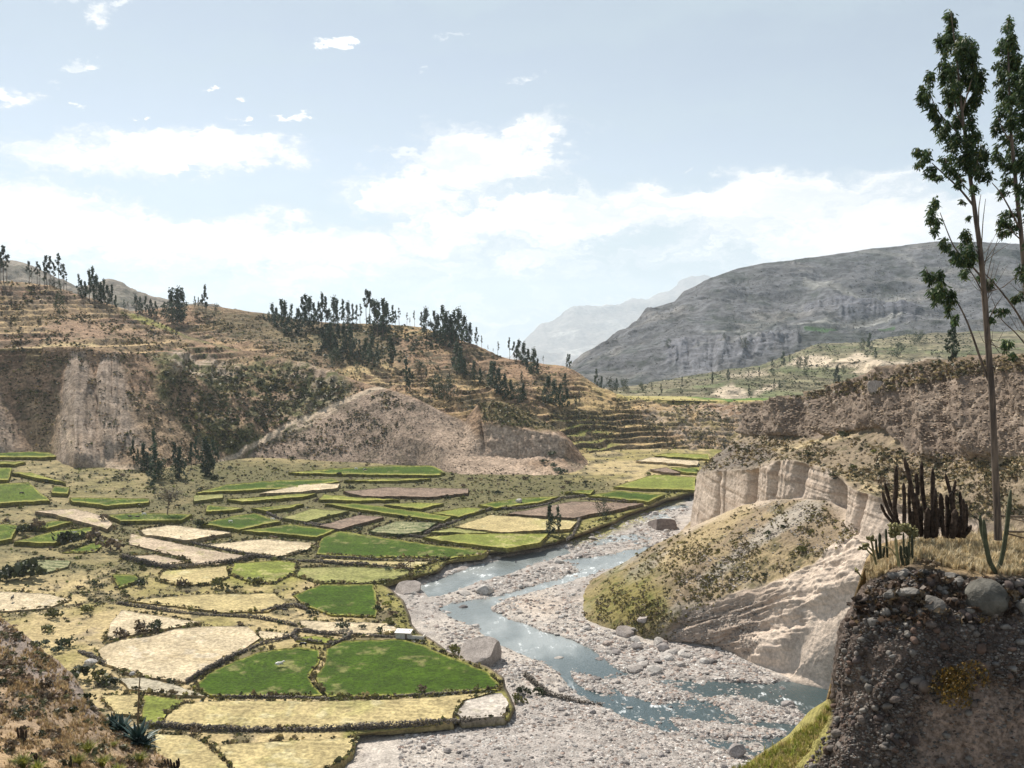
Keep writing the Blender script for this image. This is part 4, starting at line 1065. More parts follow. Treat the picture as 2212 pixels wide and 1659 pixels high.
def field(i, typ, label, poly):
    poly = [p for p in poly]
    # round the ring a little
    ring = []
    n = len(poly)
    for k in range(n):
        a, b = np.array(poly[k], float), np.array(poly[(k + 1) % n], float)
        m = max(2, int(np.hypot(*(b - a)) / 5))
        for t in np.arange(m) / m:
            ring.append(a + (b - a) * t)
    ring = np.array(ring)
    nn = fbm(pts3(ring[:, 0] * .06, ring[:, 1] * .1), 1, 3, 200 + i)
    ring += np.stack([nn * 4.5, fbm(pts3(ring[:, 0] * .07, ring[:, 1] * .1), 1, 4, 300 + i, .6) * 2.0], 1)
    sp = (3.2, 1.8 if ring[:, 1].mean() < 1250 else 2.6)
    x0, y0 = ring.min(0); x1, y1 = ring.max(0)
    gx, gy = np.meshgrid(np.arange(x0, x1, sp[0]), np.arange(y0, y1, sp[1]))
    gx = gx.ravel() + rng.uniform(-.6, .6, gx.size); gy = gy.ravel() + rng.uniform(-.4, .4, gy.size)
    k = sdist(gx, gy, ring) < -1.3
    pts = np.concatenate([ring, np.stack([gx[k], gy[k]], 1)])
    nr = len(ring)
    vo, eo, fo, *_ = mgeo.delaunay_2d_cdt([Vector(p) for p in pts.tolist()], [(j, (j + 1) % nr) for j in range(nr)], [], 1, 1e-4)
    vo = np.array([v[:] for v in vo]); fo = np.array([f[:] for f in fo if len(f) == 3])
    off = 1.7 if ring[:, 1].mean() < 1165 else .65
    P = floor_pt(vo[:, 0], vo[:, 1], off)
    base, c2, c3, amt = FSPEC[typ]
    c = np.zeros(P.shape) + base
    n1, n2 = fbm(P, .05, 4, 400 + i, .6), fbm(P, .22, 3, 500 + i, .6)
    c = lerp3(c, c2, sstep(n1 + .4 * n2, .0, .5) * min(1, amt * 1.8))
    c = lerp3(c, c3, sstep(n2 + .55 * n1, .22, .45) * min(1, amt * 1.9))
    sd_ = -sdist(vo[:, 0], vo[:, 1], ring)
    if typ in 'GML': c = lerp3(c, (.25, .24, .06), 1 - sstep(sd_ + n2 * 2, .5, 4))
    dz = n2 * .16
    if typ in 'RAYB':
        w = {'R': 3.4, 'A': 2.6, 'Y': 2.6, 'B': 2.2}[typ]; ang = {'R': .35, 'A': .3, 'Y': .2, 'B': 1.2}[typ]
        ph = (P[:, 0] * math.cos(ang + 1.2) + P[:, 1] * math.sin(ang + 1.2)) / w + n1 * (1.6 if typ == 'R' else .5)
        s_ = .5 + .5 * np.sin(ph * 6.283)
        if typ == 'R':
            c = lerp3(c, (.055, .085, .03), s_); c = lerp3(c, (.36, .32, .24), (1 - s_) * .5)
        if typ != 'R': c = c * (1 + .16 * (s_ - .5) * sstep(n2, -.5, .3))[:, None]
        dz = dz + s_ * (.25 if typ == 'R' else .16)
    P = P.copy(); P[:, 2] += dz * sstep(sd_, 0, 2)
    # skirt: the terrace riser or ditch side
    S = P[:nr].copy(); S[:, 2] -= 2.2
    o = P[:nr].mean(0); dd = S[:, :2] - o[:2]; dd /= np.linalg.norm(dd, axis=1, keepdims=True); S[:, :2] += dd * .6
    V = np.concatenate([P, S]); nv = len(P)
    sk = []
    for j in range(nr):
        a, b = j, (j + 1) % nr
        sk += [(a, b, nv + b), (a, nv + b, nv + a)]
    Fc = np.concatenate([fo, np.array(sk)])
    C = np.concatenate([c, np.zeros(S.shape) + ((.095, .078, .042) if off > 1 else (.2, .165, .085))])
    FV.append(V); FF.append(Fc + sum(len(v) for v in FV[:-1]))
    me = mesh_np('field', V, Fc, M_FIELD, C)
    tag(obj('field', me), label, kind='structure')
    FLD_RINGS.append((typ, label, ring, off))
for i, (t, l, p) in enumerate(FIELDS): field(i, t, l, p)
add_bvh('fields', np.concatenate(FV), np.concatenate(FF))

# ---- scrubby bunds between the fields, one per field
BUND_COLS = np.array([(.12, .10, .05), (.075, .07, .035), (.15, .115, .065), (.12, .125, .04), (.24, .19, .09), (.055, .06, .03), (.30, .25, .11), (.2, .19, .06)])
def bund(i, typ, label, ring):
    n = len(ring); c = ring.mean(0)
    pos, sc = [], []
    low = (ring[:, 1] > c[1] - 2)
    dens = fbm(pts3(ring[:, 0] * .05, ring[:, 1] * .05, i), 1, 3, 77)
    up_ = c[1] < 1125; q_ = .45 if up_ else (.34 if c[1] > 1280 else .8)
    for j in range(n):
        a, b = ring[j], ring[(j + 1) % n]
        L = np.hypot(*(b - a)); k = rng.poisson((0 if up_ and not low[j] else q_) * L * (1.05 if low[j] else .6) * max(0, .8 + dens[j] * 1.8))
        for _ in range(k):
            p = a + (b - a) * rng.uniform(); d = (p - c); d = d / (np.hypot(*d) + 1e-6)
            p = p + d * rng.uniform(-.3, 5.0) * [1.3, .8]
            pos.append(p); sc.append(rng.uniform(.35, 1.0) * (1.25 if rng.uniform() < .12 else .8))
    if len(pos) < 4: return
    pos = np.array(pos); sc = np.array(sc)
    P = floor_pt(pos[:, 0], pos[:, 1], .25)
    colr = BUND_COLS[rng.integers(0, len(BUND_COLS), len(P))]
    V, Fc, C = join_instances(TEMPL_S, P, sc * (1.0 if up_ else 1.5), colr, rng.uniform(.6, 1.15, len(P)))
    o = obj('hedge', mesh_np('hedge', V, Fc, M_LEAF, C, False))
    tag(o, 'low scrubby hedge edging the ' + ' '.join(label.split()[:9]), 'hedge', 'scrubby hedges around the fields')
for i, (t, l, r, q) in enumerate(FLD_RINGS): bund(i, t, l, r)

# ---- the crops themselves: uneven growth standing on the fields
def crop():
    pos, sc, col, zz = [], [], [], []
    for typ, label, ring, off in FLD_RINGS:
        if typ in 'SB': continue
        x0, y0 = ring.min(0); x1, y1 = ring.max(0)
        n = int((x1 - x0) * (y1 - y0) / (13 if typ in 'GM' else 24))
        x = rng.uniform(x0, x1, n); y = rng.uniform(y0, y1, n)
        P0 = at_z(x, y, 0.); v = fbm(P0, .11, 4, 901, .65)
        k = (sdist(x, y, ring) < -1.5) & (rng.uniform(-.5, .5, n) < v + .05)
        x, y, v = x[k], y[k], v[k]
        if len(x) == 0: continue
        P = floor_pt(x, y, off + .05); D = np.linalg.norm(P - CAM, axis=1)
        pos.append(P); sc.append(rng.uniform(1.6, 4.2 if typ in 'GM' else 2.8, len(P)) * .5 * D / F)
        pal = {'G': [(.036, .075, .006), (.026, .055, .006), (.055, .095, .010), (.085, .11, .018)], 'M': [(.06, .10, .012), (.045, .08, .01), (.09, .12, .018)], 'L': [(.15, .17, .04), (.22, .22, .07), (.11, .13, .03)]}.get(typ, [(.40, .33, .18), (.30, .24, .12), (.24, .22, .09), (.46, .39, .24)])
        col.append(np.array(pal)[rng.integers(0, len(pal), len(P))]); zz.append(np.full(len(P), .32 if typ in 'GM' else .25))
    V, Fc, C = join_instances(TEMPL_S, np.concatenate(pos), np.concatenate(sc), np.concatenate(col), np.concatenate(zz))
    tag(obj('crop', mesh_np('crop', V, Fc, M_LEAF, C, False)), 'uneven crop and stubble growth standing on the fields', kind='stuff')
crop()
# ---- dry stone walls
WALLS = [
 ('dark stone wall between the tan field and the cow field', [(401, 1477), (440, 1455), (475, 1436), (520, 1412), (560, 1394), (600, 1385), (632, 1377), (642, 1364)], 1.7, .9),
 ('stone wall curving round the tiny green plot', [(632, 1374), (640, 1386), (668, 1389), (696, 1391)], 1.3, .8),
 ('short stone wall right of the tiny green plot', [(704, 1396), (730, 1391), (752, 1380), (760, 1370)], 1.3, .8),
 ('long low stone wall along the bottom of the stubble field', [(318, 1570), (360, 1572), (398, 1577), (420, 1576), (450, 1580), (520, 1580), (615, 1579), (700, 1578), (800, 1575), (870, 1571), (960, 1562), (1030, 1556)], 1.7, 1.0),
 ('low wall between the green fields and the stubble', [(456, 1506), (580, 1508), (700, 1509), (800, 1508), (920, 1503), (1000, 1498), (1078, 1491)], .8, .7),
 ('stone wall running along the top of the riverside green field', [(640, 1362), (700, 1371), (772, 1374), (855, 1377), (880, 1382)], 1.2, .8),
 ('stone wall below the straw field', [(564, 1324), (590, 1317), (615, 1312), (640, 1311), (662, 1318)], 1.4, .9),
 ('rough wall in scrub above the tan field', [(253, 1305), (300, 1312), (380, 1323), (440, 1328), (542, 1334), (593, 1343), (640, 1352)], 1.2, .9),
 ('bouldery wall on the river bank', [(1132, 1459), (1160, 1484), (1185, 1503), (1230, 1514), (1257, 1519), (1298, 1524)], 1.5, 1.1),
 ('slanting wall between the green terraces', [(549, 1100), (575, 1110), (602, 1121), (660, 1132), (729, 1142)], 1.5, 1.0),
 ('wall beside the brown ploughed plot', [(608, 1123), (640, 1130), (673, 1136), (722, 1144)], 1.3, 1.0),
 ('long wall below the tan stubble fields', [(314, 1157), (401, 1171), (470, 1186), (535, 1201), (602, 1208), (680, 1214), (740, 1220), (820, 1224), (893, 1231)], 1.5, 1.0),
 ('wall below the dark green crop field', [(681, 1204), (760, 1208), (850, 1212), (946, 1212)], 1.2, .9),
 ('wall along the top of the river bank meadow', [(852, 1155), (950, 1168), (1030, 1179), (1090, 1187)], 1.2, .9),
 ('grassy wall rising towards the boulder field', [(917, 1155), (945, 1143), (966, 1134), (1007, 1118), (1040, 1108), (1060, 1101)], 1.6, 1.0),
 ('wall between the boulder field and the ploughed field', [(1068, 1102), (1129, 1100), (1180, 1090), (1215, 1078), (1264, 1073)], 1.4, 1.0),
 ('wall below the bright field at the river bend', [(1263, 1079), (1330, 1084), (1393, 1088)], 1.2, 1.0),
 ('hedge topped wall near the two trees', [(1252, 1122), (1246, 1140), (1238, 1156), (1225, 1168)], 1.6, 1.1),
 ('earth wall under the pale weedy plot', [(264, 1206), (300, 1216), (335, 1224), (380, 1228), (430, 1222), (510, 1216), (548, 1206)], 2.2, 1.0),
 ('short wall by the pale boulder at the left', [(170, 1408), (182, 1414), (196, 1419), (206, 1426), (228, 1437)], 1.2, .9),
]
def wall(label, line, hgt, thick):
    a = np.array(line, float)
    W3 = floor_pt(a[:, 0], a[:, 1], 0.0)
    if 'bouldery' in label: W3 = np.array([hit(x, y, ['floor', 'bed'])[0][:] for x, y in line])
    seg = np.linalg.norm(np.diff(W3, axis=0), axis=1); cum = np.concatenate([[0], np.cumsum(seg)])
    far = np.linalg.norm(W3.mean(0) - CAM)
    s = .42 * max(1, far / 380.)
    pos, sc, col = [], [], []
    rows = max(1, int(round(hgt / (s * .75))))
    t = 0.0
    while t < cum[-1]:
        p = np.array([np.interp(t, cum, W3[:, k]) for k in range(3)])
        hh = hgt * (.75 + .3 * math.sin(t * .13) + rng.uniform(-.15, .2))
        for r in range(rows + 1):
            z = r * s * .75
            if z > hh: break
            for q in range(2):
                pos.append(p + [rng.uniform(-.5, .5) * thick, rng.uniform(-.5, .5) * thick, z + rng.uniform(-.08, .08)])
                sc.append(s * rng.uniform(.42, .8))
                b = rng.uniform(.6, 1.5); col.append(np.array((.15, .13, .11)) * b)
        t += s * .85
    V, Fc, C = join_instances(TINY, np.array(pos), np.array(sc), np.array(col), sink=0)
    o = obj('stone_wall', mesh_np('stone_wall', V, Fc, M_ROCK, C, False))
    tag(o, label, 'wall', 'dry stone walls between the fields')
for w in WALLS: wall(*w)

# ================================================================== ROCKS IN THE RIVER
BOX = (860, 1085, 1830, 1659)
def rockdens(x, y):
    inside = sdist(x, y, [(860, 1300), (1000, 1215), (1200, 1185), (1380, 1110), (1500, 1090), (1420, 1190), (1250, 1290), (1270, 1350), (1400, 1385), (1560, 1400), (1700, 1470), (1820, 1500), (1760, 1659), (720, 1659), (780, 1600), (1040, 1560), (1110, 1530), (1090, 1470), (960, 1400)]) < 0
    n = fbm(pts3(x * .012, y * .025), 1, 4, 310, .6)
    P0 = at_z(x, y, -3.); 
    d = .25 + .75 * sstep(n, -.15, .3)
    ch = (sdist(x, y, CH_B) < -6) | (sdist(x, y, CH_A) < 0)
    isl = np.zeros(x.shape, bool)
    for I in ISL: isl |= sdist(x, y, I) < 6
    low = (y > 1455) & (x > 1250)
    d = np.where(ch & ~isl, np.where(low, .42, .05), d)
    d = np.where(isl, 1.0, d)
    rb = sdist(x, y, [(1240, 1330), (1300, 1375), (1420, 1395), (1640, 1420), (1680, 1470), (1460, 1455), (1330, 1420)]) < 0
    d = np.where(rb, 1.0, d)
    return d * inside
GREYS = np.array([(.40, .37, .345), (.33, .30, .28), (.46, .43, .40), (.27, .245, .235), (.37, .31, .275), (.50, .47, .44), (.17, .155, .15), (.34, .26, .22), (.56, .53, .50), (.24, .21, .195)])
def river_stones():
    pxy = sample_px(21000, BOX, rockdens, 30)
    P, K, D = place(pxy, ['bed'])
    s = (1.7 + 5.2 * rng.uniform(0, 1, len(P)) ** 2.6) * D / F * .8
    col = GREYS[rng.integers(0, len(GREYS), len(P))] * rng.uniform(.8, 1.2, (len(P), 1))
    V, Fc, C = join_instances(TINY, P, s, col, rng.uniform(.8, 1.2, len(P)), sink=.15)
    tag(obj('river_stones', mesh_np('river_stones', V, Fc, M_ROCK, C, False)), 'pale grey stones covering the gravel bars', kind='stuff')
river_stones()
BOULD = []; TONE = {}
for _ in range(14):
    V, Fc = rock_np(2, rng.uniform(.5, .8), .32)
    gi = int(rng.integers(0, 7)); b = GREYS[gi]
    n = fbm(V + rng.uniform(0, 9, 3), 1.6, 4, 3)
    BOULD.append(mesh_np('boulder', V, Fc, M_ROCK, b * (1 + .35 * n)[:, None], False)); TONE[BOULD[-1].name] = ('pale grey', 'mid grey', 'very pale', 'dark grey', 'pinkish grey', 'whitish', 'blackish')[gi]
def boulder(px, py, wpx, label=None, group=None, me=None, sheets=('bed',), hz=1.0, rot=None, sink=.25):
    h = hit(px, py, sheets)
    if h is None: return
    s = wpx * .5 * h[2] / F
    o = obj('boulder', me or BOULD[rng.integers(0, len(BOULD))])
    o.location = h[0] + Vector((0, 0, s * .5 * hz - s * sink)); o.scale = (s, s, s * hz)
    o.rotation_euler = (rng.uniform(-.2, .2), rng.uniform(-.2, .2), rng.uniform(0, 6.28) if rot is None else rot)
    tag(o, label, 'boulder', group)
    return o
def slab_mesh(col, seed, cuts, sub=3):
    bm = bmesh.new(); bmesh.ops.create_icosphere(bm, subdivisions=sub, radius=1.25)
    V = np.array([v.co[:] for v in bm.verts]); Fc = np.array([[v.index for v in f.verts] for f in bm.faces]); bm.free()
    for n, h in cuts:
        n = np.array(n, float); n /= np.linalg.norm(n); V = V - np.outer(np.clip(V @ n - h, 0, None), n)
    V = V * (1 + .05 * fbm(V, 2.5, 4, seed)[:, None])
    c = np.array(col) * (1 + .3 * fbm(V * [1, 1, 4], 1.5, 4, seed + 1))[:, None]
    return mesh_np('boulder', V, Fc, M_ROCK, c, False)
SLAB = slab_mesh((.33, .29, .265), 5, [((-.25, -.35, 1), .42), ((.9, -.4, 0), .8), ((0, -1, .1), .75), ((-1, -.2, .6), .8), ((.3, 1, 0), .8)])
boulder(1036, 1428, 84, 'big slab sided grey boulder beside the lush green field', me=SLAB, sheets=('bed', 'floor'), hz=.75, rot=0, sink=.1)
boulder(885, 1278, 52, 'large flat pale boulder at the corner of the river bank', me=SLAB, hz=.7, rot=.4, sheets=('bed', 'floor'))
boulder(1046, 1280, 44, 'large dark boulder standing in midstream', hz=.9)
boulder(1001, 1282, 32, 'flat grey boulder just left of the large midstream one', hz=.6)
boulder(1000, 1314, 22, 'dark boulder in the upper end of the wide channel', hz=.8)
boulder(1427, 1138, 54, 'big reddish dark boulder in the upper gravel near the cliff tip', hz=.75, me=slab_mesh((.2, .165, .15), 9, [((-.5, -.1, 1), .5), ((.3, -1, .1), .7), ((1, .2, .4), .8)]))
boulder(1206, 1215, 26, 'grey boulder on the gravel tongue between two streams', hz=.8)
boulder(1352, 1369, 36, 'grey slab boulder on the right bank at the water edge', me=SLAB, hz=.8, rot=.8)
boulder(1382, 1366, 24, 'round dark boulder touching the slab boulder', hz=1)
boulder(1424, 1390, 28, 'grey boulder right of the slab pair on the bank', hz=.9)
boulder(1370, 1446, 38, 'pale boulder at the tail of the right bank rapids', hz=.7)
boulder(1412, 1450, 44, 'broad pale boulder next to the bank rapids', hz=.75)
boulder(1296, 1426, 24, 'boulder splitting white water by the right bank', hz=.8)
boulder(1205, 1425, 22, 'pale rounded boulder alone in the channel', hz=.75)
boulder(1590, 1632, 36, 'tall pale boulder in the shallows below the near cliff', hz=1.3, me=BOULD[2])
boulder(1700, 1522, 26, 'white boulder in the dark shallows', hz=.7)
boulder(1690, 1490, 20, 'pale boulder at the mouth of the still pool', hz=.8)
boulder(1449, 1412, 30, 'pinkish boulder on the right bank', hz=.8)
boulder(1120, 1085, 19, 'single pale boulder lying in a green field', sheets=('fields', 'floor',), hz=.9, sink=.1)
boulder(195, 1437, 27, 'grey boulder at the left corner of the tan field', sheets=('floor',), hz=.9, sink=0)
boulder(286, 1458, 13, 'small white boulder on the edge of the tan field', sheets=('fields', 'floor',), hz=.9, sink=.1)
boulder(1390, 1337, 26, 'pale flat boulder high in the talus grass', sheets=('bluff',), hz=.6, me=SLAB)
boulder(1369, 1358, 14, 'small pale boulder low in the talus grass', sheets=('bluff',), hz=.6)
boulder(1895, 838, 34, 'blocky grey boulder stuck in the crest of the bluff', sheets=('bluff',), hz=.9, me=SLAB)
pxy = sample_px(250, BOX, rockdens, 30)
REG = lambda x, y: ('upper gravel' if y < 1240 else 'right bank' if (x > 1240 and y < 1465) else 'left gravel bank' if (x < 1130 and y < 1480) else 'near gravel bar' if (y > 1540 and x < 1380) else 'stony shallows')
for x, y in pxy:
    near = sdist(np.array([x]), np.array([y]), [(1240, 1330), (1300, 1375), (1420, 1395), (1640, 1420), (1680, 1470), (1460, 1455), (1330, 1420)])[0] < 10
    w = rng.uniform(9, 17) if not near else rng.uniform(12, 30)
    r = REG(x, y)
    hz_ = rng.uniform(.6, .95); o = boulder(x, y, w, 'boulder', 'boulders on the ' + r, hz=hz_)
    if o: o['label'] = ('large ' if w > 18 else 'medium ' if w > 12.5 else 'small ') + TONE[o.data.name] + (' flat' if hz_ < .72 else ' rounded' if hz_ > .84 else '') + ' river boulder among stones on the ' + r
# riprap along the undercut bank
BKL = np.array([(850, 1262), (900, 1252), (945, 1240), (960, 1224), (1030, 1206), (1060, 1198), (1150, 1185), (1200, 1176)], float)
for k in range(34):
    t = rng.uniform(0, len(BKL) - 1.01); i = int(t); p = BKL[i] + (BKL[i + 1] - BKL[i]) * (t - i)
    boulder(p[0], p[1] + rng.uniform(-3, 5), rng.uniform(5, 11), 'dark rock piled along the undercut river bank', 'rocks along the undercut river bank', sheets=('bed', 'floor'), hz=.8)
# ================================================================== SCRUB ON THE SLOPES
TRACK = [(410, 1022), (470, 1000), (520, 978), (550, 958), (640, 915), (720, 880), (790, 850), (828, 838)]
def clear(f):
    """keep the track and the bare cones nearly free of bushes"""
    def g(x, y):
        k = np.where(ldist(x, y, TRACK) < 8, .0, 1.0)
        for poly in ([(163, 766), (95, 985), (285, 1000), (205, 880)], [(222, 774), (205, 800), (240, 900), (330, 965), (262, 830)], [(-10, 780), (85, 985), (-10, 985)]):
            k = k * np.where(sdist(x, y, poly) < 0, .12, 1.0)
        return f(x, y) * k
    return g
K2 = 2211 / 2222.
def inpoly(poly, soft=8):
    return lambda x, y: 1 - sstep(sdist(x, y, poly), -soft, soft)
def dens(poly, k=.03, lo=-.1, hi=.3, seed=5, soft=12, ky=1.6, floor=.08):
    def f(x, y):
        n = fbm(pts3(x * k, y * k * ky), 1, 4, seed, .65)
        return (1 - sstep(sdist(x, y, poly), -soft, soft)) * (floor + (1 - floor) * sstep(n, lo, hi))
    return f
DK = [(.055, .062, .03), (.07, .06, .035), (.085, .08, .038), (.045, .05, .028), (.11, .085, .05)]
OLV = [(.10, .105, .035), (.16, .14, .055), (.07, .08, .03), (.20, .17, .07)]
scrub('hillside_scrub', 'small dark bushes dotted over the brown hillside', 'front', 9500, (0, 610, 900, 1010), clear(dens([(-5, 605), (160, 630), (480, 750), (820, 838), (900, 880), (820, 960), (560, 1010), (300, 1000), (-5, 960)], .03, -.15, .3, 6)), (1.8, 10), DK + OLV[:2] + [(.36, .27, .14), (.26, .18, .11), (.2, .14, .09)])
scrub('gully_scrub', 'thick olive and dark green bushes in the scrubby gully', 'front', 1500, (330, 760, 780, 1000), clear(dens([(350, 800), (440, 815), (560, 800), (740, 830), (740, 870), (640, 920), (520, 980), (440, 960), (380, 890)], .03, -.4, .1, 7)), (5, 17), DK + OLV)
scrub('dome_scrub', 'tiny dry bushes on the bare grey dome', 'front', 2300, (480, 840, 1330, 1060), clear(dens([(500, 1000), (640, 920), (820, 842), (940, 890), (1000, 930), (1060, 1000), (1150, 1010), (1250, 1000), (1320, 1035), (1150, 1058), (980, 1045), (880, 1005)], .05, -.2, .4, 8)), (1.5, 5.5), [(.2, .165, .13), (.14, .115, .085), (.24, .19, .14)])
scrub('ridge_scrub', 'dark bushes and dry shrubs over the back ridge', 'ridge', 10500, (300, 665, 1660, 1010), dens([(300, 672), (560, 680), (860, 704), (1000, 735), (1180, 790), (1300, 850), (1640, 872), (1640, 985), (1380, 990), (1250, 1010), (1000, 930), (830, 850), (600, 780), (420, 720)], .03, -.25, .25, 9), (1.8, 9), DK + OLV[:2] + [(.30, .23, .12), (.38, .3, .16), (.2, .15, .09)])
scrub('ridge_thicket', 'dark thicket under the ridge eucalyptus', 'ridge', 700, (560, 680, 1020, 800), dens([(570, 684), (700, 702), (880, 708), (1000, 740), (900, 760), (800, 800), (660, 760)], .03, -.4, .1, 12), (6, 16), [(.035, .045, .025), (.05, .055, .03), (.045, .055, .03)])
scrub('cliff_top_scrub', 'brush capping the pale cliff', 'front', 380, (1020, 860, 1215, 940), inpoly([(1030, 868), (1085, 864), (1150, 892), (1205, 928), (1100, 922), (1045, 914)], 5), (4, 12), DK + OLV)
scrub('far_scrub', 'specks of bush on the big hill', 'big', 3600, (1250, 530, 2211, 830), dens([(1250, 800), (1400, 680), (1540, 605), (1700, 572), (2000, 535), (2211, 535), (2211, 720), (1700, 735), (1450, 820)], .02, -.3, .3, 13), (1.5, 4.5), [(.05, .055, .035), (.065, .065, .04)])
scrub('foothill_scrub', 'green bushes and hedges over the foothill terraces', 'foot', 3200, (1240, 715, 2100, 868), dens([(1240, 850), (1450, 812), (1640, 790), (1760, 740), (2100, 715), (2100, 775), (1650, 868)], .04, -.2, .3, 14), (2, 7), [(.05, .065, .03), (.07, .085, .035), (.05, .055, .03)])
scrub('bluff_scrub', 'dry brush over the bench and crest of the bluff', 'bluff', 6000, (1500, 765, 2211, 1120), lambda x, y: np.maximum(dens([(1500, 1015), (1560, 965), (1640, 945), (1830, 945), (1960, 985), (2211, 990), (2211, 1140), (2000, 1120), (1900, 1065), (1840, 1045), (1720, 985), (1600, 1005)], .025, -.2, .25, 15)(x, y), dens([(1690, 862), (1850, 815), (1990, 785), (2211, 770), (2211, 800), (2060, 815), (1900, 850), (1780, 860)], .03, -.4, .1, 16, 6)(x, y)), (3, 15), [(.15, .11, .06), (.28, .22, .12), (.10, .09, .045), (.33, .26, .14), (.07, .07, .035)])
scrub('talus_scrub', 'olive bushes and tussocks over the talus fan', 'bluff', 6500, (1240, 1080, 1860, 1390), lambda x, y: np.maximum(dens([(1250, 1290), (1390, 1200), (1480, 1165), (1560, 1180), (1540, 1280), (1440, 1370), (1300, 1358)], .03, -.15, .3, 17, 40)(x, y), .5 * 1.4 * dens([(1400, 1200), (1480, 1150), (1660, 1085), (1780, 1090), (1850, 1150), (1720, 1230), (1500, 1300)], .035, -.1, .35, 18)(x, y)), (1.6, 11), [(.27, .21, .13), (.22, .17, .1), (.19, .165, .05), (.24, .20, .06), (.13, .12, .045), (.30, .24, .10), (.18, .14, .075), (.27, .235, .07)])
scrub('bluff_stones', 'loose stones and grit studding the brown upper cliff', 'bluff', 5200, (1490, 765, 2211, 1060), lambda x, y: np.maximum(dens([(1610, 872), (1740, 850), (1850, 820), (1990, 790), (2211, 775), (2211, 985), (2094, 1000), (1962, 975), (1921, 926), (1734, 945), (1610, 938)], .03, -.4, .2, 61, 3, 1, .3)(x, y), inpoly([(1492, 1020), (1550, 965), (1640, 955), (1690, 985), (1600, 1012)], 4)(x, y)), (1.8, 7.5), [(.37, .295, .225), (.24, .18, .135), (.14, .105, .078), (.30, .235, .175)], TINY, (.7, 1.1), M_ROCK)
scrub('talus_stones', 'scree stones in streaks down the talus', 'bluff', 3200, (1400, 1080, 1900, 1440), lambda x, y: dens([(1560, 1130), (1660, 1085), (1760, 1090), (1850, 1150), (1700, 1240), (1480, 1300), (1440, 1290)], .03, 0, .35, 62, 10)(x, y) + dens([(1430, 1390), (1480, 1320), (1640, 1300), (1640, 1410), (1480, 1400)], .03, -.3, .2, 63, 10)(x, y), (1.8, 7), [(.38, .34, .30), (.26, .22, .19), (.2, .17, .15)], TINY, (.7, 1.1), M_ROCK)
def floor_d(x, y):
    P0 = at_z(x, y, 0.0)
    veg = fbm(P0, .03, 5, 8, .6); veg2 = fbm(P0, .12, 4, 9, .65)
    d = .06 + .94 * sstep(veg2 + .45 * veg, .0, .3)
    md = inpoly([(420, 1000), (1000, 1000), (1330, 1045), (1240, 1130), (1000, 1200), (900, 1260), (560, 1240), (280, 1230), (220, 1130)], 20)(x, y)
    d = np.maximum(d, md * .55)
    d = d * (.35 + .65 * np.maximum(md, 0) + .65 * (1 - md) * inpoly([(-5, 960), (520, 990), (430, 1065), (330, 1120), (330, 1300), (120, 1340), (-5, 1330)], 25)(x, y))
    for t, l, r, q in FLD_RINGS: d = np.where(sdist(x, y, r) < 1.5, 0.0, d)
    return d * (sdist(x, y, FLOORPOLY) < -4)
scrub('floor_scrub', 'scrubby weeds and low bushes over the valley floor', 'floor', 9000, (0, 960, 1480, 1659), floor_d, (2, 10), DK + OLV + [(.24, .19, .10), (.14, .16, .04)])
def bank_d(x, y):
    return (1 - sstep(np.abs(sdist(x, y, FLOORPOLY) + 9), 3, 12)) * (y < 1420) * .9
scrub('bank_scrub', 'bushes and rank grass along the river bank', 'floor', 750, (840, 1050, 1500, 1430), bank_d, (4, 13), OLV + DK[:3] + [(.2, .21, .05)])

# ================================================================== TREES
ORD = ['', 'first', 'second', 'third', 'fourth', 'fifth', 'sixth', 'seventh', 'eighth', 'ninth', 'tenth', 'eleventh', 'twelfth', 'thirteenth', 'fourteenth', 'fifteenth', 'sixteenth', 'seventeenth', 'eighteenth', 'nineteenth', 'twentieth']
def ordn(k): return ORD[k] if k <= 20 else ('twenty-' + ORD[k - 20] if k < 30 else 'thirtieth' if k == 30 else 'thirty-' + ORD[k - 30])
def tube(path, rad, seg=6, cap=True):
    path = np.asarray(path, float); n = len(path); V = []
    tang = np.gradient(path, axis=0); tang /= np.linalg.norm(tang, axis=1, keepdims=True) + 1e-9
    up = np.array([0, 0, 1.]) if abs(tang[0][2]) < .9 else np.array([0, 1., 0])
    for i in range(n):
        u = np.cross(tang[i], up); u /= np.linalg.norm(u) + 1e-9; w = np.cross(tang[i], u); up = np.cross(u, tang[i])
        a = np.arange(seg) / seg * 6.2832
        V.append(path[i] + rad[i] * (np.cos(a)[:, None] * u + np.sin(a)[:, None] * w))
    V = np.concatenate(V); Fc = []
    for i in range(n - 1):
        for k in range(seg):
            a, b = i * seg + k, i * seg + (k + 1) % seg
            Fc.append((a, b, b + seg, a + seg))
    if cap:
        V = np.concatenate([V, path[-1:] + tang[-1:] * rad[-1]]); e = len(V) - 1
        for k in range(seg): Fc.append(((n - 1) * seg + k, (n - 1) * seg + (k + 1) % seg, e, e))
    return V, np.array([f for f in Fc], int)
def join(parts):
    V, Fc, off = [], [], 0
    for v, f in parts: V.append(v); Fc.append(f + off); off += len(v)
    return np.concatenate(V), np.concatenate(Fc)
def poly_mesh(name, V, F4, mat, col=None, smooth=True):
    """quads where the last corner may repeat"""
    me = bpy.data.meshes.new(name)
    me.from_pydata(V.tolist(), [], [tuple(f) if f[2] != f[3] else tuple(f[:3]) for f in F4.tolist()])
    me.polygons.foreach_set('use_smooth', np.full(len(me.polygons), smooth, bool))
    if col is not None:
        a = me.color_attributes.new('Col', 'FLOAT_COLOR', 'POINT'); c4 = np.ones((len(V), 4), np.float32); c4[:, :3] = col
        a.data.foreach_set('color', c4.ravel())
    me.materials.append(mat); me.update(); return me
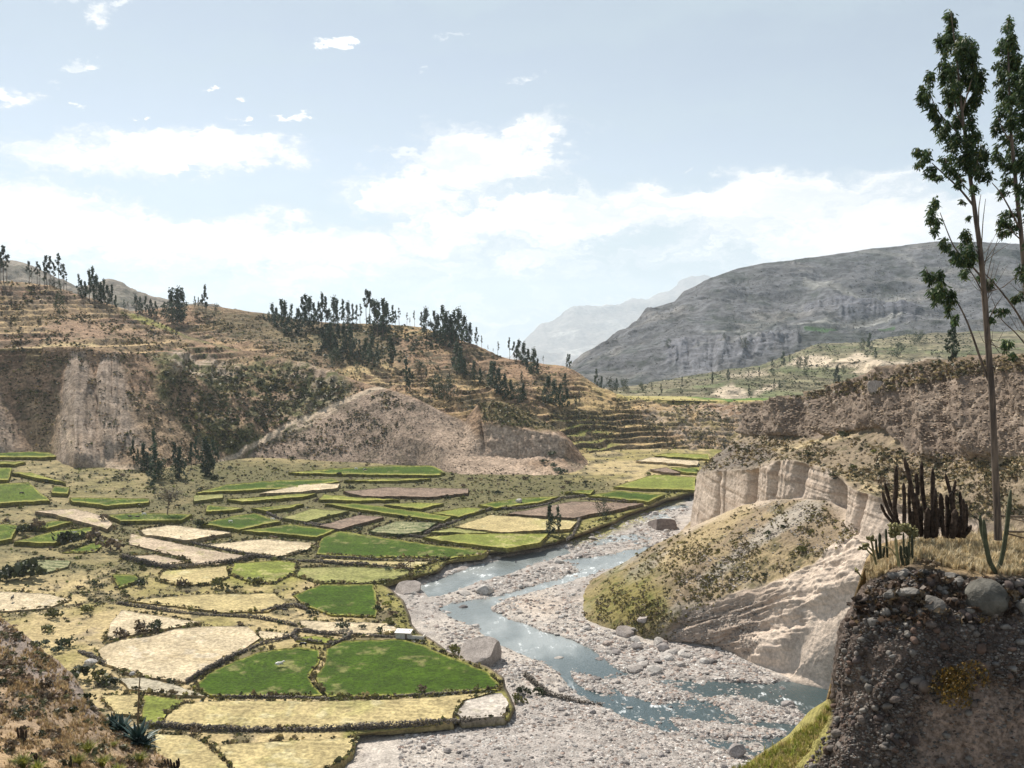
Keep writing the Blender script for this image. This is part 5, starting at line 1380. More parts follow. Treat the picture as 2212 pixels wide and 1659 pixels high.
def far_tree(kind, seed):
    """unit-height tree: trunk mesh, crown mesh"""
    g = np.random.default_rng(seed)
    w = {'slim': .13, 'wide': .24, 'pom': .13, 'dense': .2, 'round': .42, 'thin': .09}[kind]
    z0 = {'slim': .22, 'wide': .12, 'pom': .5, 'dense': .04, 'round': .06, 'thin': .45}[kind]
    nc = {'slim': 15, 'wide': 24, 'pom': 9, 'dense': 26, 'round': 26, 'thin': 7}[kind]
    lean = g.uniform(-.05, .05)
    tz = np.linspace(0, .93, 7); tx = lean * tz + .012 * np.sin(tz * 7 + g.uniform(0, 6))
    path = np.stack([tx, .01 * np.cos(tz * 6), tz], 1)
    parts = [tube(path, np.interp(tz, [0, 1], [.014, .003]), 5)]
    C, S = [], []
    for k in range(nc):
        z = z0 + (1 - z0) * (k + g.uniform(0, 1)) / nc
        t = (z - z0) / (1 - z0)
        prof = (math.sin(min(1, t * 1.15 + .12) * math.pi) ** .7 if kind != 'round' else math.sqrt(max(0, 1 - (2 * t - .9) ** 2 * .8)))
        r = w * prof * math.sqrt(g.uniform(.05, 1)); a = g.uniform(0, 6.283)
        c = np.array([np.interp(z, tz, tx) + r * math.cos(a), r * math.sin(a), min(z, .985)])
        if k % 2 == 0 and kind != 'round':
            zb = max(.05, z - r * 1.3); b = np.array([np.interp(zb, tz, tx), 0, zb]); parts.append(tube(np.stack([b, (b + c) / 2 + [0, 0, .01], c]), [.005, .004, .002], 4))
        n = 44 if kind in ('dense', 'wide', 'round') else 36
        cr = w * g.uniform(.3, .52) * (1.0 if kind != 'thin' else 1.1)
        d = g.normal(size=(n, 3)); d /= np.linalg.norm(d, axis=1, keepdims=True)
        C.append(c + d * (cr * g.uniform(.2, 1, (n, 1))) * [1, 1, 1.35]); S.append(g.uniform(.5, 1.2, n) * .044)
    C = np.concatenate(C); S = np.concatenate(S)
    V, Fc = quads(C, S, 1.3)
    base = {'slim': (.055, .078, .045), 'wide': (.05, .075, .045), 'pom': (.06, .078, .05), 'dense': (.045, .07, .04), 'round': (.042, .06, .028), 'thin': (.075, .085, .055)}[kind]
    col = np.array(base) * np.repeat(np.random.default_rng(seed).uniform(.7, 1.4, len(C)), 4)[:, None]
    tv, tf = join(parts)
    return poly_mesh('trunk', tv, tf, M_BARK), mesh_np('crown', V, Fc, M_LEAF, col, False)
TREES = {k: [far_tree(k, 40 + i * 7 + j) for j in range(4)] for i, k in enumerate(('slim', 'wide', 'pom', 'dense', 'round', 'thin'))}
LOOK = {'slim': 'slim eucalyptus', 'wide': 'broad eucalyptus', 'pom': 'bare-trunked tufted eucalyptus', 'dense': 'dense leafy eucalyptus', 'round': 'round bushy tree', 'thin': 'spindly eucalyptus'}
def tree(px, py, hpx, kind, label, group, sheets, cat='tree', name='eucalyptus_tree', fat=1.0):
    h = None
    for dy in (0, 3, 6, 10, 16, 24, 36):
        h = hit(px, py + dy, sheets)
        if h: break
    if not h: return None
    H_ = (hpx + 2) * h[2] / F
    r = empty(name, h[0] - Vector((0, 0, .3)), rng.uniform(0, 6.28)); r.scale = (H_ * fat, H_ * fat, H_)
    tm, cm = TREES[kind][rng.integers(4)]
    obj('trunk', tm, r); c = obj('crown', cm, r); c['kind'] = 'stuff'
    tag(r, label, cat, group); return r
def grove(place_txt, group, sheets, ox, oy, k, items):
    n = {}
    items = sorted(items, key=lambda t: t[0])
    for i, (x, top, base, kind) in enumerate(items):
        px, pt, pb = (ox + x * k) * K2, (oy + top * k) * K2, (oy + base * k) * K2
        lb = LOOK[kind] + ', ' + ordn(i + 1) + ' from the left ' + place_txt
        tree(px, pb, pb - pt, kind, lb, group, sheets)
c1 = 740 / 2192.; c2 = 740 / 2212.; c3 = 1122 / 2212.; c4 = 740 / 2212.; c5 = 900 / 2212.
grove('on the far left crest', 'trees on the far left crest', ['front'], 0, 500, c1, [(5, 170, 335, 'pom'), (24, 135, 335, 'pom'), (44, 190, 335, 'pom'), (190, 200, 325, 'pom'), (205, 240, 325, 'thin'), (240, 205, 330, 'pom'), (258, 225, 335, 'pom'),
    (285, 205, 335, 'slim'), (300, 168, 335, 'pom'), (322, 175, 345, 'pom'), (350, 220, 355, 'thin'), (385, 165, 360, 'pom'), (412, 225, 372, 'pom'), (430, 292, 372, 'thin'), (335, 320, 360, 'round'), (375, 325, 370, 'round')])
grove('in the clump below the grey hill', 'trees in the clump below the grey hill', ['front'], 0, 500, c1, [(505, 280, 395, 'slim'), (525, 320, 405, 'dense'), (548, 325, 410, 'dense'), (575, 250, 415, 'slim'), (602, 245, 425, 'slim'), (622, 282, 430, 'wide'), (650, 322, 440, 'dense'), (672, 305, 448, 'slim'),
    (692, 340, 452, 'wide'), (720, 345, 460, 'slim'), (745, 400, 465, 'dense')])
grove('on the saddle of the ridge', 'trees on the ridge saddle', ['ridge', 'front'], 0, 500, c1, [(800, 445, 500, 'slim'), (825, 455, 505, 'thin'), (872, 435, 530, 'wide'), (905, 445, 535, 'dense'), (940, 435, 545, 'slim'), (970, 455, 550, 'dense'), (1000, 470, 550, 'dense'),
    (1105, 405, 600, 'wide'), (1140, 400, 605, 'wide'), (1175, 405, 600, 'wide'), (1250, 435, 500, 'slim'), (1275, 440, 500, 'slim'), (1322, 370, 535, 'slim'), (1302, 420, 530, 'thin'), (1390, 480, 515, 'round')])
grove('of the skyline eucalyptus row', 'skyline eucalyptus row on the ridge', ['ridge'], 560, 600, c2, [(90, 190, 300, 'wide'), (118, 215, 330, 'dense'), (150, 160, 365, 'slim'), (182, 180, 372, 'dense'), (222, 190, 350, 'slim'), (260, 222, 372, 'dense'), (282, 150, 340, 'slim'), (303, 125, 330, 'slim'), (332, 150, 340, 'wide'), (360, 180, 340, 'slim'),
    (392, 180, 340, 'slim'), (415, 122, 330, 'slim'), (442, 140, 320, 'slim'), (490, 150, 322, 'wide'), (515, 160, 315, 'slim'), (552, 162, 310, 'slim'), (580, 180, 312, 'wide'), (612, 190, 312, 'slim'), (640, 195, 310, 'slim'), (662, 178, 305, 'thin'), (702, 98, 312, 'pom'), (728, 105, 312, 'pom')])
grove('of the ridge trees right of the tallest', 'ridge trees right of the tallest', ['ridge'], 560, 600, c2, [(755, 180, 375, 'wide'), (775, 170, 392, 'slim'), (812, 152, 402, 'slim'), (832, 182, 385, 'wide'), (870, 180, 305, 'slim'), (890, 222, 312, 'slim'), (915, 190, 305, 'thin'), (965, 220, 305, 'thin'), (985, 262, 315, 'thin'), (1015, 210, 308, 'thin'),
    (1060, 240, 345, 'slim'), (1092, 218, 385, 'wide'), (1140, 230, 402, 'slim'), (1165, 262, 420, 'dense'), (1190, 203, 442, 'slim'), (1215, 240, 452, 'wide'), (1250, 260, 455, 'dense'), (1276, 235, 462, 'slim'), (1302, 225, 442, 'wide'), (1340, 265, 435, 'wide'), (1370, 312, 435, 'dense'), (1420, 330, 445, 'slim'), (1450, 370, 452, 'thin')])
grove('in the dark grove below the skyline row', 'dark grove below the skyline row', ['ridge'], 560, 600, c2, [(420, 340, 475, 'dense'), (450, 320, 470, 'dense'), (472, 310, 482, 'dense'), (520, 320, 505, 'dense'), (560, 320, 482, 'dense'), (600, 332, 505, 'wide'), (500, 470, 562, 'round'), (620, 430, 535, 'wide'), (655, 420, 545, 'slim'),
    (700, 420, 562, 'wide'), (742, 400, 582, 'wide'), (778, 440, 582, 'slim'), (856, 400, 592, 'slim'), (870, 430, 590, 'slim'), (520, 500, 560, 'round'), (640, 560, 610, 'round')])
grove('on the lower terraces of the ridge', 'trees on the lower ridge terraces', ['ridge', 'front'], 560, 600, c2, [(960, 540, 742, 'slim'), (980, 600, 745, 'slim'), (1005, 620, 745, 'thin'), (1040, 550, 622, 'round'), (1062, 560, 618, 'round'), (1090, 590, 662, 'slim'), (1290, 440, 622, 'wide'), (1312, 470, 640, 'wide'), (1340, 540, 645, 'dense'), (1400, 560, 682, 'wide'), (1440, 600, 688, 'dense'),
    (1195, 625, 690, 'thin'), (1240, 620, 695, 'thin'), (1175, 650, 790, 'round'), (1250, 660, 790, 'round'), (1505, 565, 700, 'dense'), (1532, 560, 740, 'wide'), (1560, 600, 762, 'dense'), (1600, 640, 792, 'dense'), (1640, 680, 805, 'dense'), (1690, 710, 822, 'round'), (1720, 700, 805, 'dense')])
grove('on the falling right end of the ridge', 'trees on the falling right end of the ridge', ['ridge'], 560, 600, c2, [(1555, 420, 512, 'thin'), (1525, 460, 492, 'thin'), (1490, 440, 480, 'thin'), (1632, 385, 525, 'thin'), (1662, 420, 535, 'slim'), (1692, 412, 542, 'wide'), (1720, 440, 572, 'wide'), (1752, 480, 612, 'dense'), (1790, 480, 642, 'wide'), (1815, 540, 645, 'slim'), (1850, 510, 562, 'thin'), (1710, 620, 692, 'slim'), (1880, 655, 835, 'wide'),
    (1920, 680, 835, 'wide'), (1960, 700, 845, 'dense'), (2005, 735, 845, 'dense'), (1990, 635, 715, 'wide'), (2022, 510, 605, 'slim'), (2000, 530, 605, 'thin'), (2060, 780, 845, 'slim'), (2085, 780, 845, 'thin')])
grove('scattered over the foothills', 'trees scattered over the foothills', ['foot', 'big', 'plat'], 1100, 500, c3, [(385, 600, 692, 'slim'), (260, 535, 602, 'slim'), (405, 630, 690, 'dense'), (440, 635, 690, 'round'), (470, 640, 690, 'wide'), (500, 640, 690, 'round'), (572, 658, 695, 'round'), (690, 468, 498, 'round'), (930, 445, 462, 'round'), (1020, 465, 505, 'round'), (1135, 555, 582, 'wide'), (1182, 525, 580, 'wide'), (1210, 535, 572, 'slim'), (1245, 545, 588, 'round'),
    (1275, 545, 585, 'round'), (1080, 590, 632, 'slim'), (945, 600, 642, 'wide'), (1140, 598, 622, 'round'), (880, 610, 662, 'slim'), (750, 630, 662, 'slim'), (1280, 590, 622, 'round'), (1410, 590, 662, 'wide'), (1145, 640, 680, 'slim'), (1165, 645, 682, 'slim'), (1034, 665, 716, 'slim'), (1520, 470, 512, 'round'), (1552, 450, 512, 'wide'), (1575, 510, 556, 'slim'), (1745, 445, 490, 'round'), (1775, 442, 488, 'round'),
    (1670, 490, 545, 'round'), (1440, 582, 612, 'round'), (1360, 585, 610, 'round'), (620, 655, 700, 'thin'), (660, 660, 705, 'slim'), (1035, 605, 640, 'thin')])
grove('among the leaning trees under the pale cones', 'leaning trees under the pale cones', ['floor', 'front'], 0, 940, c4, [(868, 60, 215, 'slim'), (900, 120, 235, 'slim'), (935, 88, 250, 'dense'), (960, 140, 260, 'dense'), (985, 215, 345, 'dense'), (1000, 5, 200, 'slim'), (1015, 100, 300, 'dense'), (1050, 180, 300, 'round'), (1140, 75, 285, 'slim'), (1165, 110, 292, 'dense'), (1110, 230, 300, 'round'),
    (1240, 75, 222, 'slim'), (1270, 38, 205, 'slim'), (1335, 55, 275, 'wide'), (1355, 90, 278, 'dense'), (1382, 60, 262, 'slim'), (1412, 85, 190, 'slim')])
tree(1187, 1156, 62, 'dense', 'taller of the two leafy trees on the river meadow', None, ['fields', 'floor'])
tree(1205, 1152, 56, 'slim', 'shorter lighter tree beside the taller one on the river meadow', None, ['fields', 'floor'])
tree(1302, 1121, 42, 'round', 'single dark round tree at the edge of the ploughed field', None, ['fields', 'floor'], name='round_tree')
tree(2056, 778, 84, 'dense', 'dark dense eucalyptus standing alone on the bluff crest', None, ['bluff'], fat=.8)
tree(130, 677, 38, 'round', 'big dark green bush alone on the left terraces', None, ['front'], name='round_tree', fat=.75)

def bare_tree():
    h = hit(362, 1119, ['floor']); k = h[2] / F
    r = empty('bare_tree', h[0])
    tag(r, 'grey leafless tree with pale trunk beside the green strips', 'tree')
    tv, tf = tube([(0, 0, 0), (0, 0, 12 * k), (3 * k, 0, 34 * k), (8 * k, 0, 52 * k)], [1.6 * k, 1.3 * k, 1.1 * k, .8 * k], 6)
    obj('trunk', poly_mesh('trunk', tv, tf, M_BARK), r)
    P = []
    for q in range(60):
        a = rng.uniform(0, 6.28); e = rng.uniform(.1, 1.2); L = rng.uniform(20, 40) * k
        s = np.array([4 * k, 0, rng.uniform(25, 50) * k]); d = np.array([math.cos(a) * math.cos(e), math.sin(a) * math.cos(e), math.sin(e) * .8])
        P.append(tube(np.stack([s, s + d * L * .5, s + d * L + [0, 0, -2 * k]]), [.5 * k, .35 * k, .15 * k], 3))
    tv, tf = join(P); c = obj('crown', poly_mesh('crown', tv, tf, M_BARK), r); c['kind'] = 'stuff'
    C = np.array([6 * k, 0, 48 * k]) + unit(420) * (rng.uniform(.3, 1, (420, 1)) * np.array([34, 30, 17]) * k)
    V, Fc = quads(C, 2.6 * k); t = obj('twigs', mesh_np('twigs', V, Fc, M_LEAF, np.zeros(V.shape) + (.12, .105, .075), False), r); t['kind'] = 'stuff'
bare_tree()

# ================================================================== SINGLE SHRUBS
SHR = {}
for nm, cols in {'dark green': (.05, .06, .028), 'brown': (.13, .095, .06), 'olive': (.13, .13, .04), 'yellow green': (.22, .22, .05), 'grey green': (.10, .12, .075)}.items():
    SHR[nm] = []
    for _ in range(4):
        V, Fc = shrub_np(90, .85, .3)
        SHR[nm].append(mesh_np('shrub', V, Fc, M_LEAF, np.array(cols) * rng.uniform(.7, 1.35, (len(Fc), 1)).repeat(4, 0), False))
def shrub(px, py, wpx, kind, label=None, group=None, sheets=('fields', 'floor', 'bed'), hz=1.0):
    h = hit(px, py, sheets)
    if h is None: return
    s = wpx * .5 * h[2] / F
    o = obj('shrub', SHR[kind][rng.integers(4)]); o.location = h[0] - Vector((0, 0, .1 * s)); o.scale = (s, s, s * hz); o.rotation_euler = (0, 0, rng.uniform(0, 6.28))
    tag(o, label, 'shrub', group); return o
for a in [(338, 1360, 42, 'dark green', 'big dark shrub at the upper edge of the tan field'), (298, 1368, 46, 'brown', 'brown hedge shrub left of the big dark one above the tan field'), (262, 1378, 40, 'brown', 'leftmost brown shrub bordering the tan field'),
          (170, 1466, 60, 'dark green', 'wide dark green thicket below the near slope crest'), (215, 1474, 56, 'olive', 'olive end of the thicket beside the tan field'), (240, 1482, 40, 'dark green', 'dark shrub at the right end of the thicket'),
          (115, 1335, 42, 'olive', 'round olive shrub beside the bleached field'), (100, 1366, 36, 'olive', 'olive shrub just below the round one at the left'), (142, 1396, 44, 'dark green', 'dark shrub above the pale boulder at the left'), (97, 1395, 30, 'grey green', 'pale bunch grass shrub near the slope crest'), (122, 1410, 32, 'grey green', 'pale green shrub behind the near slope crest'),
          (194, 1323, 34, 'olive', 'tall olive shrub behind the scrub bank'), (674, 1330, 34, 'dark green', 'dark shrub at the corner of the square green field'), (739, 1360, 36, 'dark green', 'dark shrub on the tan strip above the big green field'), (782, 1358, 20, 'dark green', 'small dark shrub right of the larger one on the tan strip'),
          (818, 1366, 24, 'dark green', 'third small dark shrub on the tan strip'), (424, 1582, 34, 'brown', 'brown shrub growing through the long low wall'), (446, 1600, 22, 'olive', 'small olive shrub under the long low wall'), (602, 1572, 18, 'brown', 'dry little shrub on the long low wall'),
          (1130, 1500, 42, 'dark green', 'dark shrub on the wall by the gravel'), (1165, 1500, 36, 'dark green', 'second dark shrub at the wall end by the gravel'), (1120, 1518, 36, 'olive', 'olive shrub trailing down beside the gravel'), (910, 1495, 34, 'brown', 'dry brown shrub on the lower edge of the lush field'),
          (985, 1414, 40, 'olive', 'olive shrub beside the big slab boulder'), (825, 1262, 30, 'olive', 'shrub on the undercut corner of the bank'), (870, 1230, 34, 'brown', 'brown shrub behind the undercut bank'), (840, 1232, 22, 'grey green', 'grey shrub left of the brown one on the bank'), (773, 1148, 28, 'dark green', 'dark round shrub above the dark crop field'), (658, 1196, 22, 'dark green', 'dark shrub at the left tip of the dark crop field'),
          (815, 1318, 26, 'dark green', 'dark shrub right of the square green field'), (840, 1348, 32, 'olive', 'olive shrub on the bank below the square green field'), (836, 1310, 30, 'yellow green', 'yellow green shrub on the bank beside the square field'), (846, 1330, 28, 'brown', 'brown bank shrub above the olive one'),
          (560, 1262, 40, 'olive', 'olive shrub above the straw field'), (512, 1274, 24, 'dark green', 'dark upright shrub at the edge of the straw field'), (470, 1272, 44, 'olive', 'wide olive shrub in the mid floor scrub'), (395, 1268, 36, 'brown', 'brown shrub clump left in the mid floor scrub'), (300, 1268, 34, 'dark green', 'dark shrub beside the small green plot'),
          (238, 1190, 60, 'brown', 'large brown bush below the bright crop terraces'), (155, 1180, 70, 'dark green', 'dark bush bank between the two bright crop terraces'), (190, 1170, 50, 'brown', 'brown end of the bush bank between crop terraces'), (90, 1142, 40, 'brown', 'brown bush left of the narrow bright terrace'), (52, 1152, 44, 'dark green', 'dark bush at the left above the bright crop terrace'),
          (90, 1210, 22, 'dark green', 'dark shrub at the head of the oval crop plot'), (60, 1250, 90, 'dark green', 'long dark bush bank below the oval crop plot'), (20, 1252, 60, 'dark green', 'left part of the dark bank below the oval plot'), (225, 1122, 30, 'brown', 'reddish brown bush on the pale pinkish field'), (432, 1138, 34, 'dark green', 'dark shrub above the brownish tan field'),
          (70, 972, 18, 'dark green', 'dark round shrub on the bright terrace under the cones'), (1075, 1068, 22, 'dark green', 'dark round shrub above the boulder field'), (1000, 1080, 22, 'olive', 'olive shrub beside the fallow terrace')]:
    shrub(a[0], a[1], a[2], a[3], a[4])
for a in [(1190, 985, 28, 'dark green', 'round blue green bush at the foot of the pale cliff'), (1175, 1000, 22, 'dark green', 'smaller bush touching the round one under the pale cliff'), (1208, 1022, 32, 'grey green', 'lower grey green bush under the pale cliff'), (1195, 1010, 24, 'grey green', 'bush between the two larger ones under the pale cliff')]:
    shrub(a[0], a[1], a[2], a[3], a[4], sheets=('front',))
for a in [(1800, 1030, 22, 'dark green', 'dark bush on the rim of the white cliff'), (1820, 945, 30, 'dark green', 'dark bush on the upper bench of the bluff'), (1886, 978, 16, 'yellow green', 'bright green bush on the bench of the bluff'), (1843, 1012, 20, 'olive', 'olive bush right of the white cliff rim'), (1960, 1030, 44, 'brown', 'dry brown bush overhanging the near end of the white cliff'), (1905, 1050, 40, 'brown', 'brown brush at the corner of the white cliff top'),
          (1658, 1155, 22, 'dark green', 'dark bush in the upper talus'), (1652, 1245, 18, 'dark green', 'dark bush low on the talus by the sand'), (1735, 1195, 34, 'olive', 'olive bush near the scarp on the talus'), (1690, 1140, 16, 'dark green', 'small dark bush high on the talus'), (1625, 1150, 20, 'olive', 'olive bush left in the upper talus')]:
    shrub(a[0], a[1], a[2], a[3], a[4], sheets=('bluff',))
pxy = sample_px(110, (0, 985, 1460, 1560), floor_d, 40)
for x, y in pxy:
    kd = rng.choice(['dark green', 'brown', 'olive', 'dark green'])
    z = 'left terraces' if x < 450 else 'centre of the floor' if x < 900 else 'river side'
    w = rng.uniform(10, 20); fa = ' near the hill foot' if y < 1110 else ' in the middle distance' if y < 1290 else ' towards the viewer'
    shrub(x, y, w, kd, ('small ' if w < 13.5 else 'medium ' if w < 17 else 'large ') + kd + ' shrub between fields on the ' + z + fa, kd + ' shrubs on the ' + z)

# ================================================================== HUT, ANIMALS, PERSON
M_WHITE = plain_mat('whitewash', (.6, .56, .5), .9, 2, .2); M_TIN = plain_mat('tin_roof', (.62, .58, .55), .5, 2, .15); M_WOOD = plain_mat('weathered_wood', (.2, .15, .11), .85, 3, .3)
def box(c, s):
    V = np.array([(x, y, z) for x in (-.5, .5) for y in (-.5, .5) for z in (-.5, .5)]) * s + c
    return V, np.array([(0, 1, 3, 2), (4, 6, 7, 5), (0, 4, 5, 1), (2, 3, 7, 6), (0, 2, 6, 4), (1, 5, 7, 3)])
def part(name, shapes, mat, parent, smooth=False):
    V, Fc = join(shapes); o = obj(name, poly_mesh(name, V, Fc, mat, None, smooth), parent); return o
def hut():
    h = hit(872, 1379, ['floor'])
    r = empty('hut', h[0] + Vector((0, 0, .3)), R(-8)); tag(r, 'small flat roofed hut at the corner of the green field', 'hut')
    part('wall', [box((0, -1.5, .75), (1.5, .25, 1.6)), box((-1.55, -1.5, .95), (1.6, .25, 2.0)), box((1.9, -1.5, .95), (.9, .25, 2.0)), box((1.1, -1.5, 1.8), (.7, .25, .3)), box((0, -1.5, 1.75), (1.5, .25, .4)), box((0, 1.5, 1.1), (4.7, .25, 2.3)), box((-2.22, 0, 1.0), (.25, 2.74, 2.1)), box((2.22, 0, 1.0), (.25, 2.74, 2.1))], M_WHITE, r)
    d = part('door', [box((1.1, -1.44, .82), (.68, .06, 1.6))], M_WOOD, r)
    part('handle', [box((1.33, -1.5, .85), (.05, .06, .14))], M_TIN, d)
    rf = part('roof', [box((0, 0, 0), (5.4, 3.9, .12))], M_TIN, r); rf.location = (0, -.05, 2.2); rf.rotation_euler = (R(4), 0, 0)
    for x in (-1.8, 0, 1.8): part('roof_stone', [(TINY[3][0] * .22 + np.array((x, .3, .2)), np.concatenate([TINY[3][1], TINY[3][1][:, 2:]], 1))], M_BARK, rf)
    part('yard_wall', [box((4.6, -1.2, .55), (4.4, .35, 1.2)), box((6.7, .4, .5), (.35, 2.8, 1.1))], M_WHITE, r)
hut()
def skin_obj(name, verts, edges, radii, mat, sub=1):
    me = bpy.data.meshes.new(name); me.from_pydata(verts, edges, [])
    o = bpy.data.objects.new(name, me); COL.objects.link(o)
    o.modifiers.new('skin', 'SKIN'); sm = o.modifiers.new('sub', 'SUBSURF'); sm.levels = sm.render_levels = sub
    sv = me.skin_vertices[0].data
    for i, r in enumerate(radii): sv[i].radius = (r, r)
    sv[0].use_root = True
    me.materials.append(mat); return o
def hide_mat(name, a, b, th=.5, sc=1.3):
    m, N = new_mat(name); out = N.n('ShaderNodeOutputMaterial'); p = N.n('ShaderNodeBsdfPrincipled', i_Roughness=.7); N.l(p.outputs[0], out.inputs[0])
    tc = N.n('ShaderNodeTexCoord'); nd = N.n('ShaderNodeTexNoise', i_Scale=sc, i_Detail=2); N.l(tc.outputs['Object'], nd.inputs['Vector'])
    N.l(N.mix(N.ss(nd.outputs['Fac'], th - .03, th + .03), a, b), p.inputs['Base Color']); return m
H_WB = hide_mat('white_hide', (.75, .72, .68), (.03, .028, .025), .62); H_BK = hide_mat('black_hide', (.02, .018, .016), (.03, .025, .02)); H_BW = hide_mat('pied_hide', (.02, .018, .016), (.7, .68, .65), .55); H_BR = hide_mat('brown_hide', (.10, .05, .025), (.06, .03, .018))
def cow_shape(graze, lying=False, horse=False):
    L = 1.15 if horse else 1.0; z = .42 if lying else (1.22 if horse else 1.02)
    v = [(-.05, 0, z), (-.7 * L, 0, z + .06), (-.95 * L, 0, z + .04), (.55 * L, 0, z + .04), (.8 * L, 0, z + .1)]
    r = [.36, .33, .22, .33, .24]; e = [(0, 1), (1, 2), (0, 3), (3, 4)]
    if graze: hd = [(1.05 * L, 0, z - .28), (1.2 * L, 0, z - .68), (1.32 * L, 0, z - .92)]
    else: hd = [(1.05 * L, 0, z + .32), (1.28 * L, 0, z + .38), (1.55 * L, 0, z + .2)]
    b = len(v); v += hd; r += [.17, .14, .085]; e += [(4, b), (b, b + 1), (b + 1, b + 2)]
    for s in (-1, 1):
        k = len(v); v.append((hd[1][0] - .05, .2 * s, hd[1][2] + .1)); r.append(.045); e.append((b + 1, k))
    t = len(v); v += [(-1.08 * L, 0, z - .1), (-1.12 * L, 0, z - (.3 if lying else .65))]; r += [.05, .04]; e += [(2, t), (t, t + 1)]
    if not lying:
        for x, par in ((.55 * L, 3), (-.72 * L, 1)):
            for s in (-1, 1):
                k = len(v); kn = (.03 if x > 0 else -.14)
                v += [(x, .2 * s, z - .32), (x + kn, .2 * s, z * .42), (x + kn * .3, .2 * s, .04)]; r += [.15, .075, .06]; e += [(par, k), (k, k + 1), (k + 1, k + 2)]
    else:
        for x, par in ((.55, 3), (-.6, 1)):
            for s in (-1, 1):
                k = len(v); v += [(x + .1, .3 * s, .16), (x + .5, .34 * s, .09)]; r += [.13, .07]; e += [(par, k), (k, k + 1)]
    return v, e, r
def animal(px, py, mat, label, pose='graze', rot=0, sc=1.0, name='cow', cat='cow', group=None):
    h = hit(px, py, ['fields', 'floor'])
    if h is None: return
    o = skin_obj(name, *cow_shape(pose == 'graze', pose == 'lie', name == 'horse'), mat)
    o.location = h[0] + Vector((0, 0, .62)); o.rotation_euler = (0, 0, R(rot)); o.scale = (sc,) * 3
    tag(o, label, cat, group)
animal(603, 1440, H_WB, 'white cow with black head lying in the lush green field', 'lie', 25, 1.15)
animal(655, 1401, H_BW, 'black and white cow standing at the top of the lush field', 'graze', 170, 1.1)
animal(615, 1326, H_BK, 'black cow grazing beside the wall below the straw field', 'graze', 10, 1.0)
animal(589, 1322, H_BR, 'small brown calf left of the black cow', 'stand', 40, .6)
animal(889, 1222, H_BR, 'dark brown horse grazing on the thin straw strip', 'graze', 185, 1.1, 'horse', 'horse')
animal(27, 1300, H_BK, 'black cow seen from behind on the bleached field', 'stand', 100, 1.1)
animal(311, 1116, H_WB, 'white cow on the green strip by the bare tree', 'graze', 0)
animal(281, 1119, H_BK, 'black cow left of the white one on the green strip', 'lie', 180)
animal(297, 1120, H_BK, 'second black cow on the green strip, nearest the white one', 'lie', 0)
animal(498, 1132, H_WB, 'white cow on the lower edge of the bright green field', 'graze', 180)
animal(589, 1127, H_WB, 'white cow near the slanting wall', 'graze', 0)
animal(769, 1017, H_WB, 'white cow on the topmost green terrace', 'graze', 180, 1.1)
animal(788, 1019, H_BW, 'pied cow right of the white one on the topmost terrace', 'graze', 0, 1.1)
animal(895, 1090, H_BK, 'black cow on the pale green plot', 'graze', 30)
animal(587, 1166, H_BR, 'brown cow at the upper edge of the tan stubble', 'graze', 0)
animal(595, 1167, H_BR, 'second brown cow close behind the first on the stubble', 'graze', 190, .9)
animal(47, 1071, H_BK, 'black cow on the wide sloping green field', 'graze', 0, 1.1)
M_CLOTH = plain_mat('dark_cloth', (.05, .055, .08), .9, 4, .2); M_SKIN = plain_mat('skin', (.32, .18, .11), .6, 4, .1); M_HAIR = plain_mat('dark_hair', (.02, .016, .013), .7, 6, .2)
def person():
    h = hit(1114, 1219, ['bed'])
    v = [(0, 0, .95), (0, 0, 1.15), (0, .01, 1.38), (0, .02, 1.5), (0, .03, 1.62)]; r = [.15, .14, .16, .06, .1]; e = [(0, 1), (1, 2), (2, 3), (3, 4)]
    for s in (-1, 1):
        k = len(v); v += [(.1 * s, 0, .85), (.11 * s, -.02 * s, .48), (.12 * s, 0, .08), (.12 * s, -.12, .04)]; r += [.1, .065, .05, .045]; e += [(0, k), (k, k + 1), (k + 1, k + 2), (k + 2, k + 3)]
        k = len(v); v += [(.2 * s, 0, 1.38), (.27 * s, 0, 1.12), (.26 * s, -.1, .88), (.26 * s, -.13, .8)]; r += [.065, .045, .035, .035]; e += [(2, k), (k, k + 1), (k + 1, k + 2), (k + 2, k + 3)]
    o = skin_obj('person', v, e, r, M_CLOTH); o.location = h[0]; tag(o, 'person in dark clothes standing in the shallow far stream', 'person')
    V, Fc = rock_np(2, 1, .02); 
    hd = obj('head', mesh_np('head', V * [.095, .11, .125] + [0, .02, 1.66], Fc, M_SKIN)); hd.parent = o
    ha = obj('hair', mesh_np('hair', V * [.103, .115, .1] + [0, .045, 1.71], Fc, M_HAIR)); ha.parent = o
person()
def pole():
    h = hit(184, 1092, ['floor']); k = h[2] / F
    tv, tf = tube([(0, 0, -.3), (0, 0, 10 * k), (.05, 0, 18 * k)], [.12, .11, .09], 6)
    o = obj('wooden_pole', poly_mesh('wooden_pole', tv, tf, M_WOOD)); o.location = h[0]; tag(o, 'thin wooden pole on the dark green strip', 'pole')
pole()
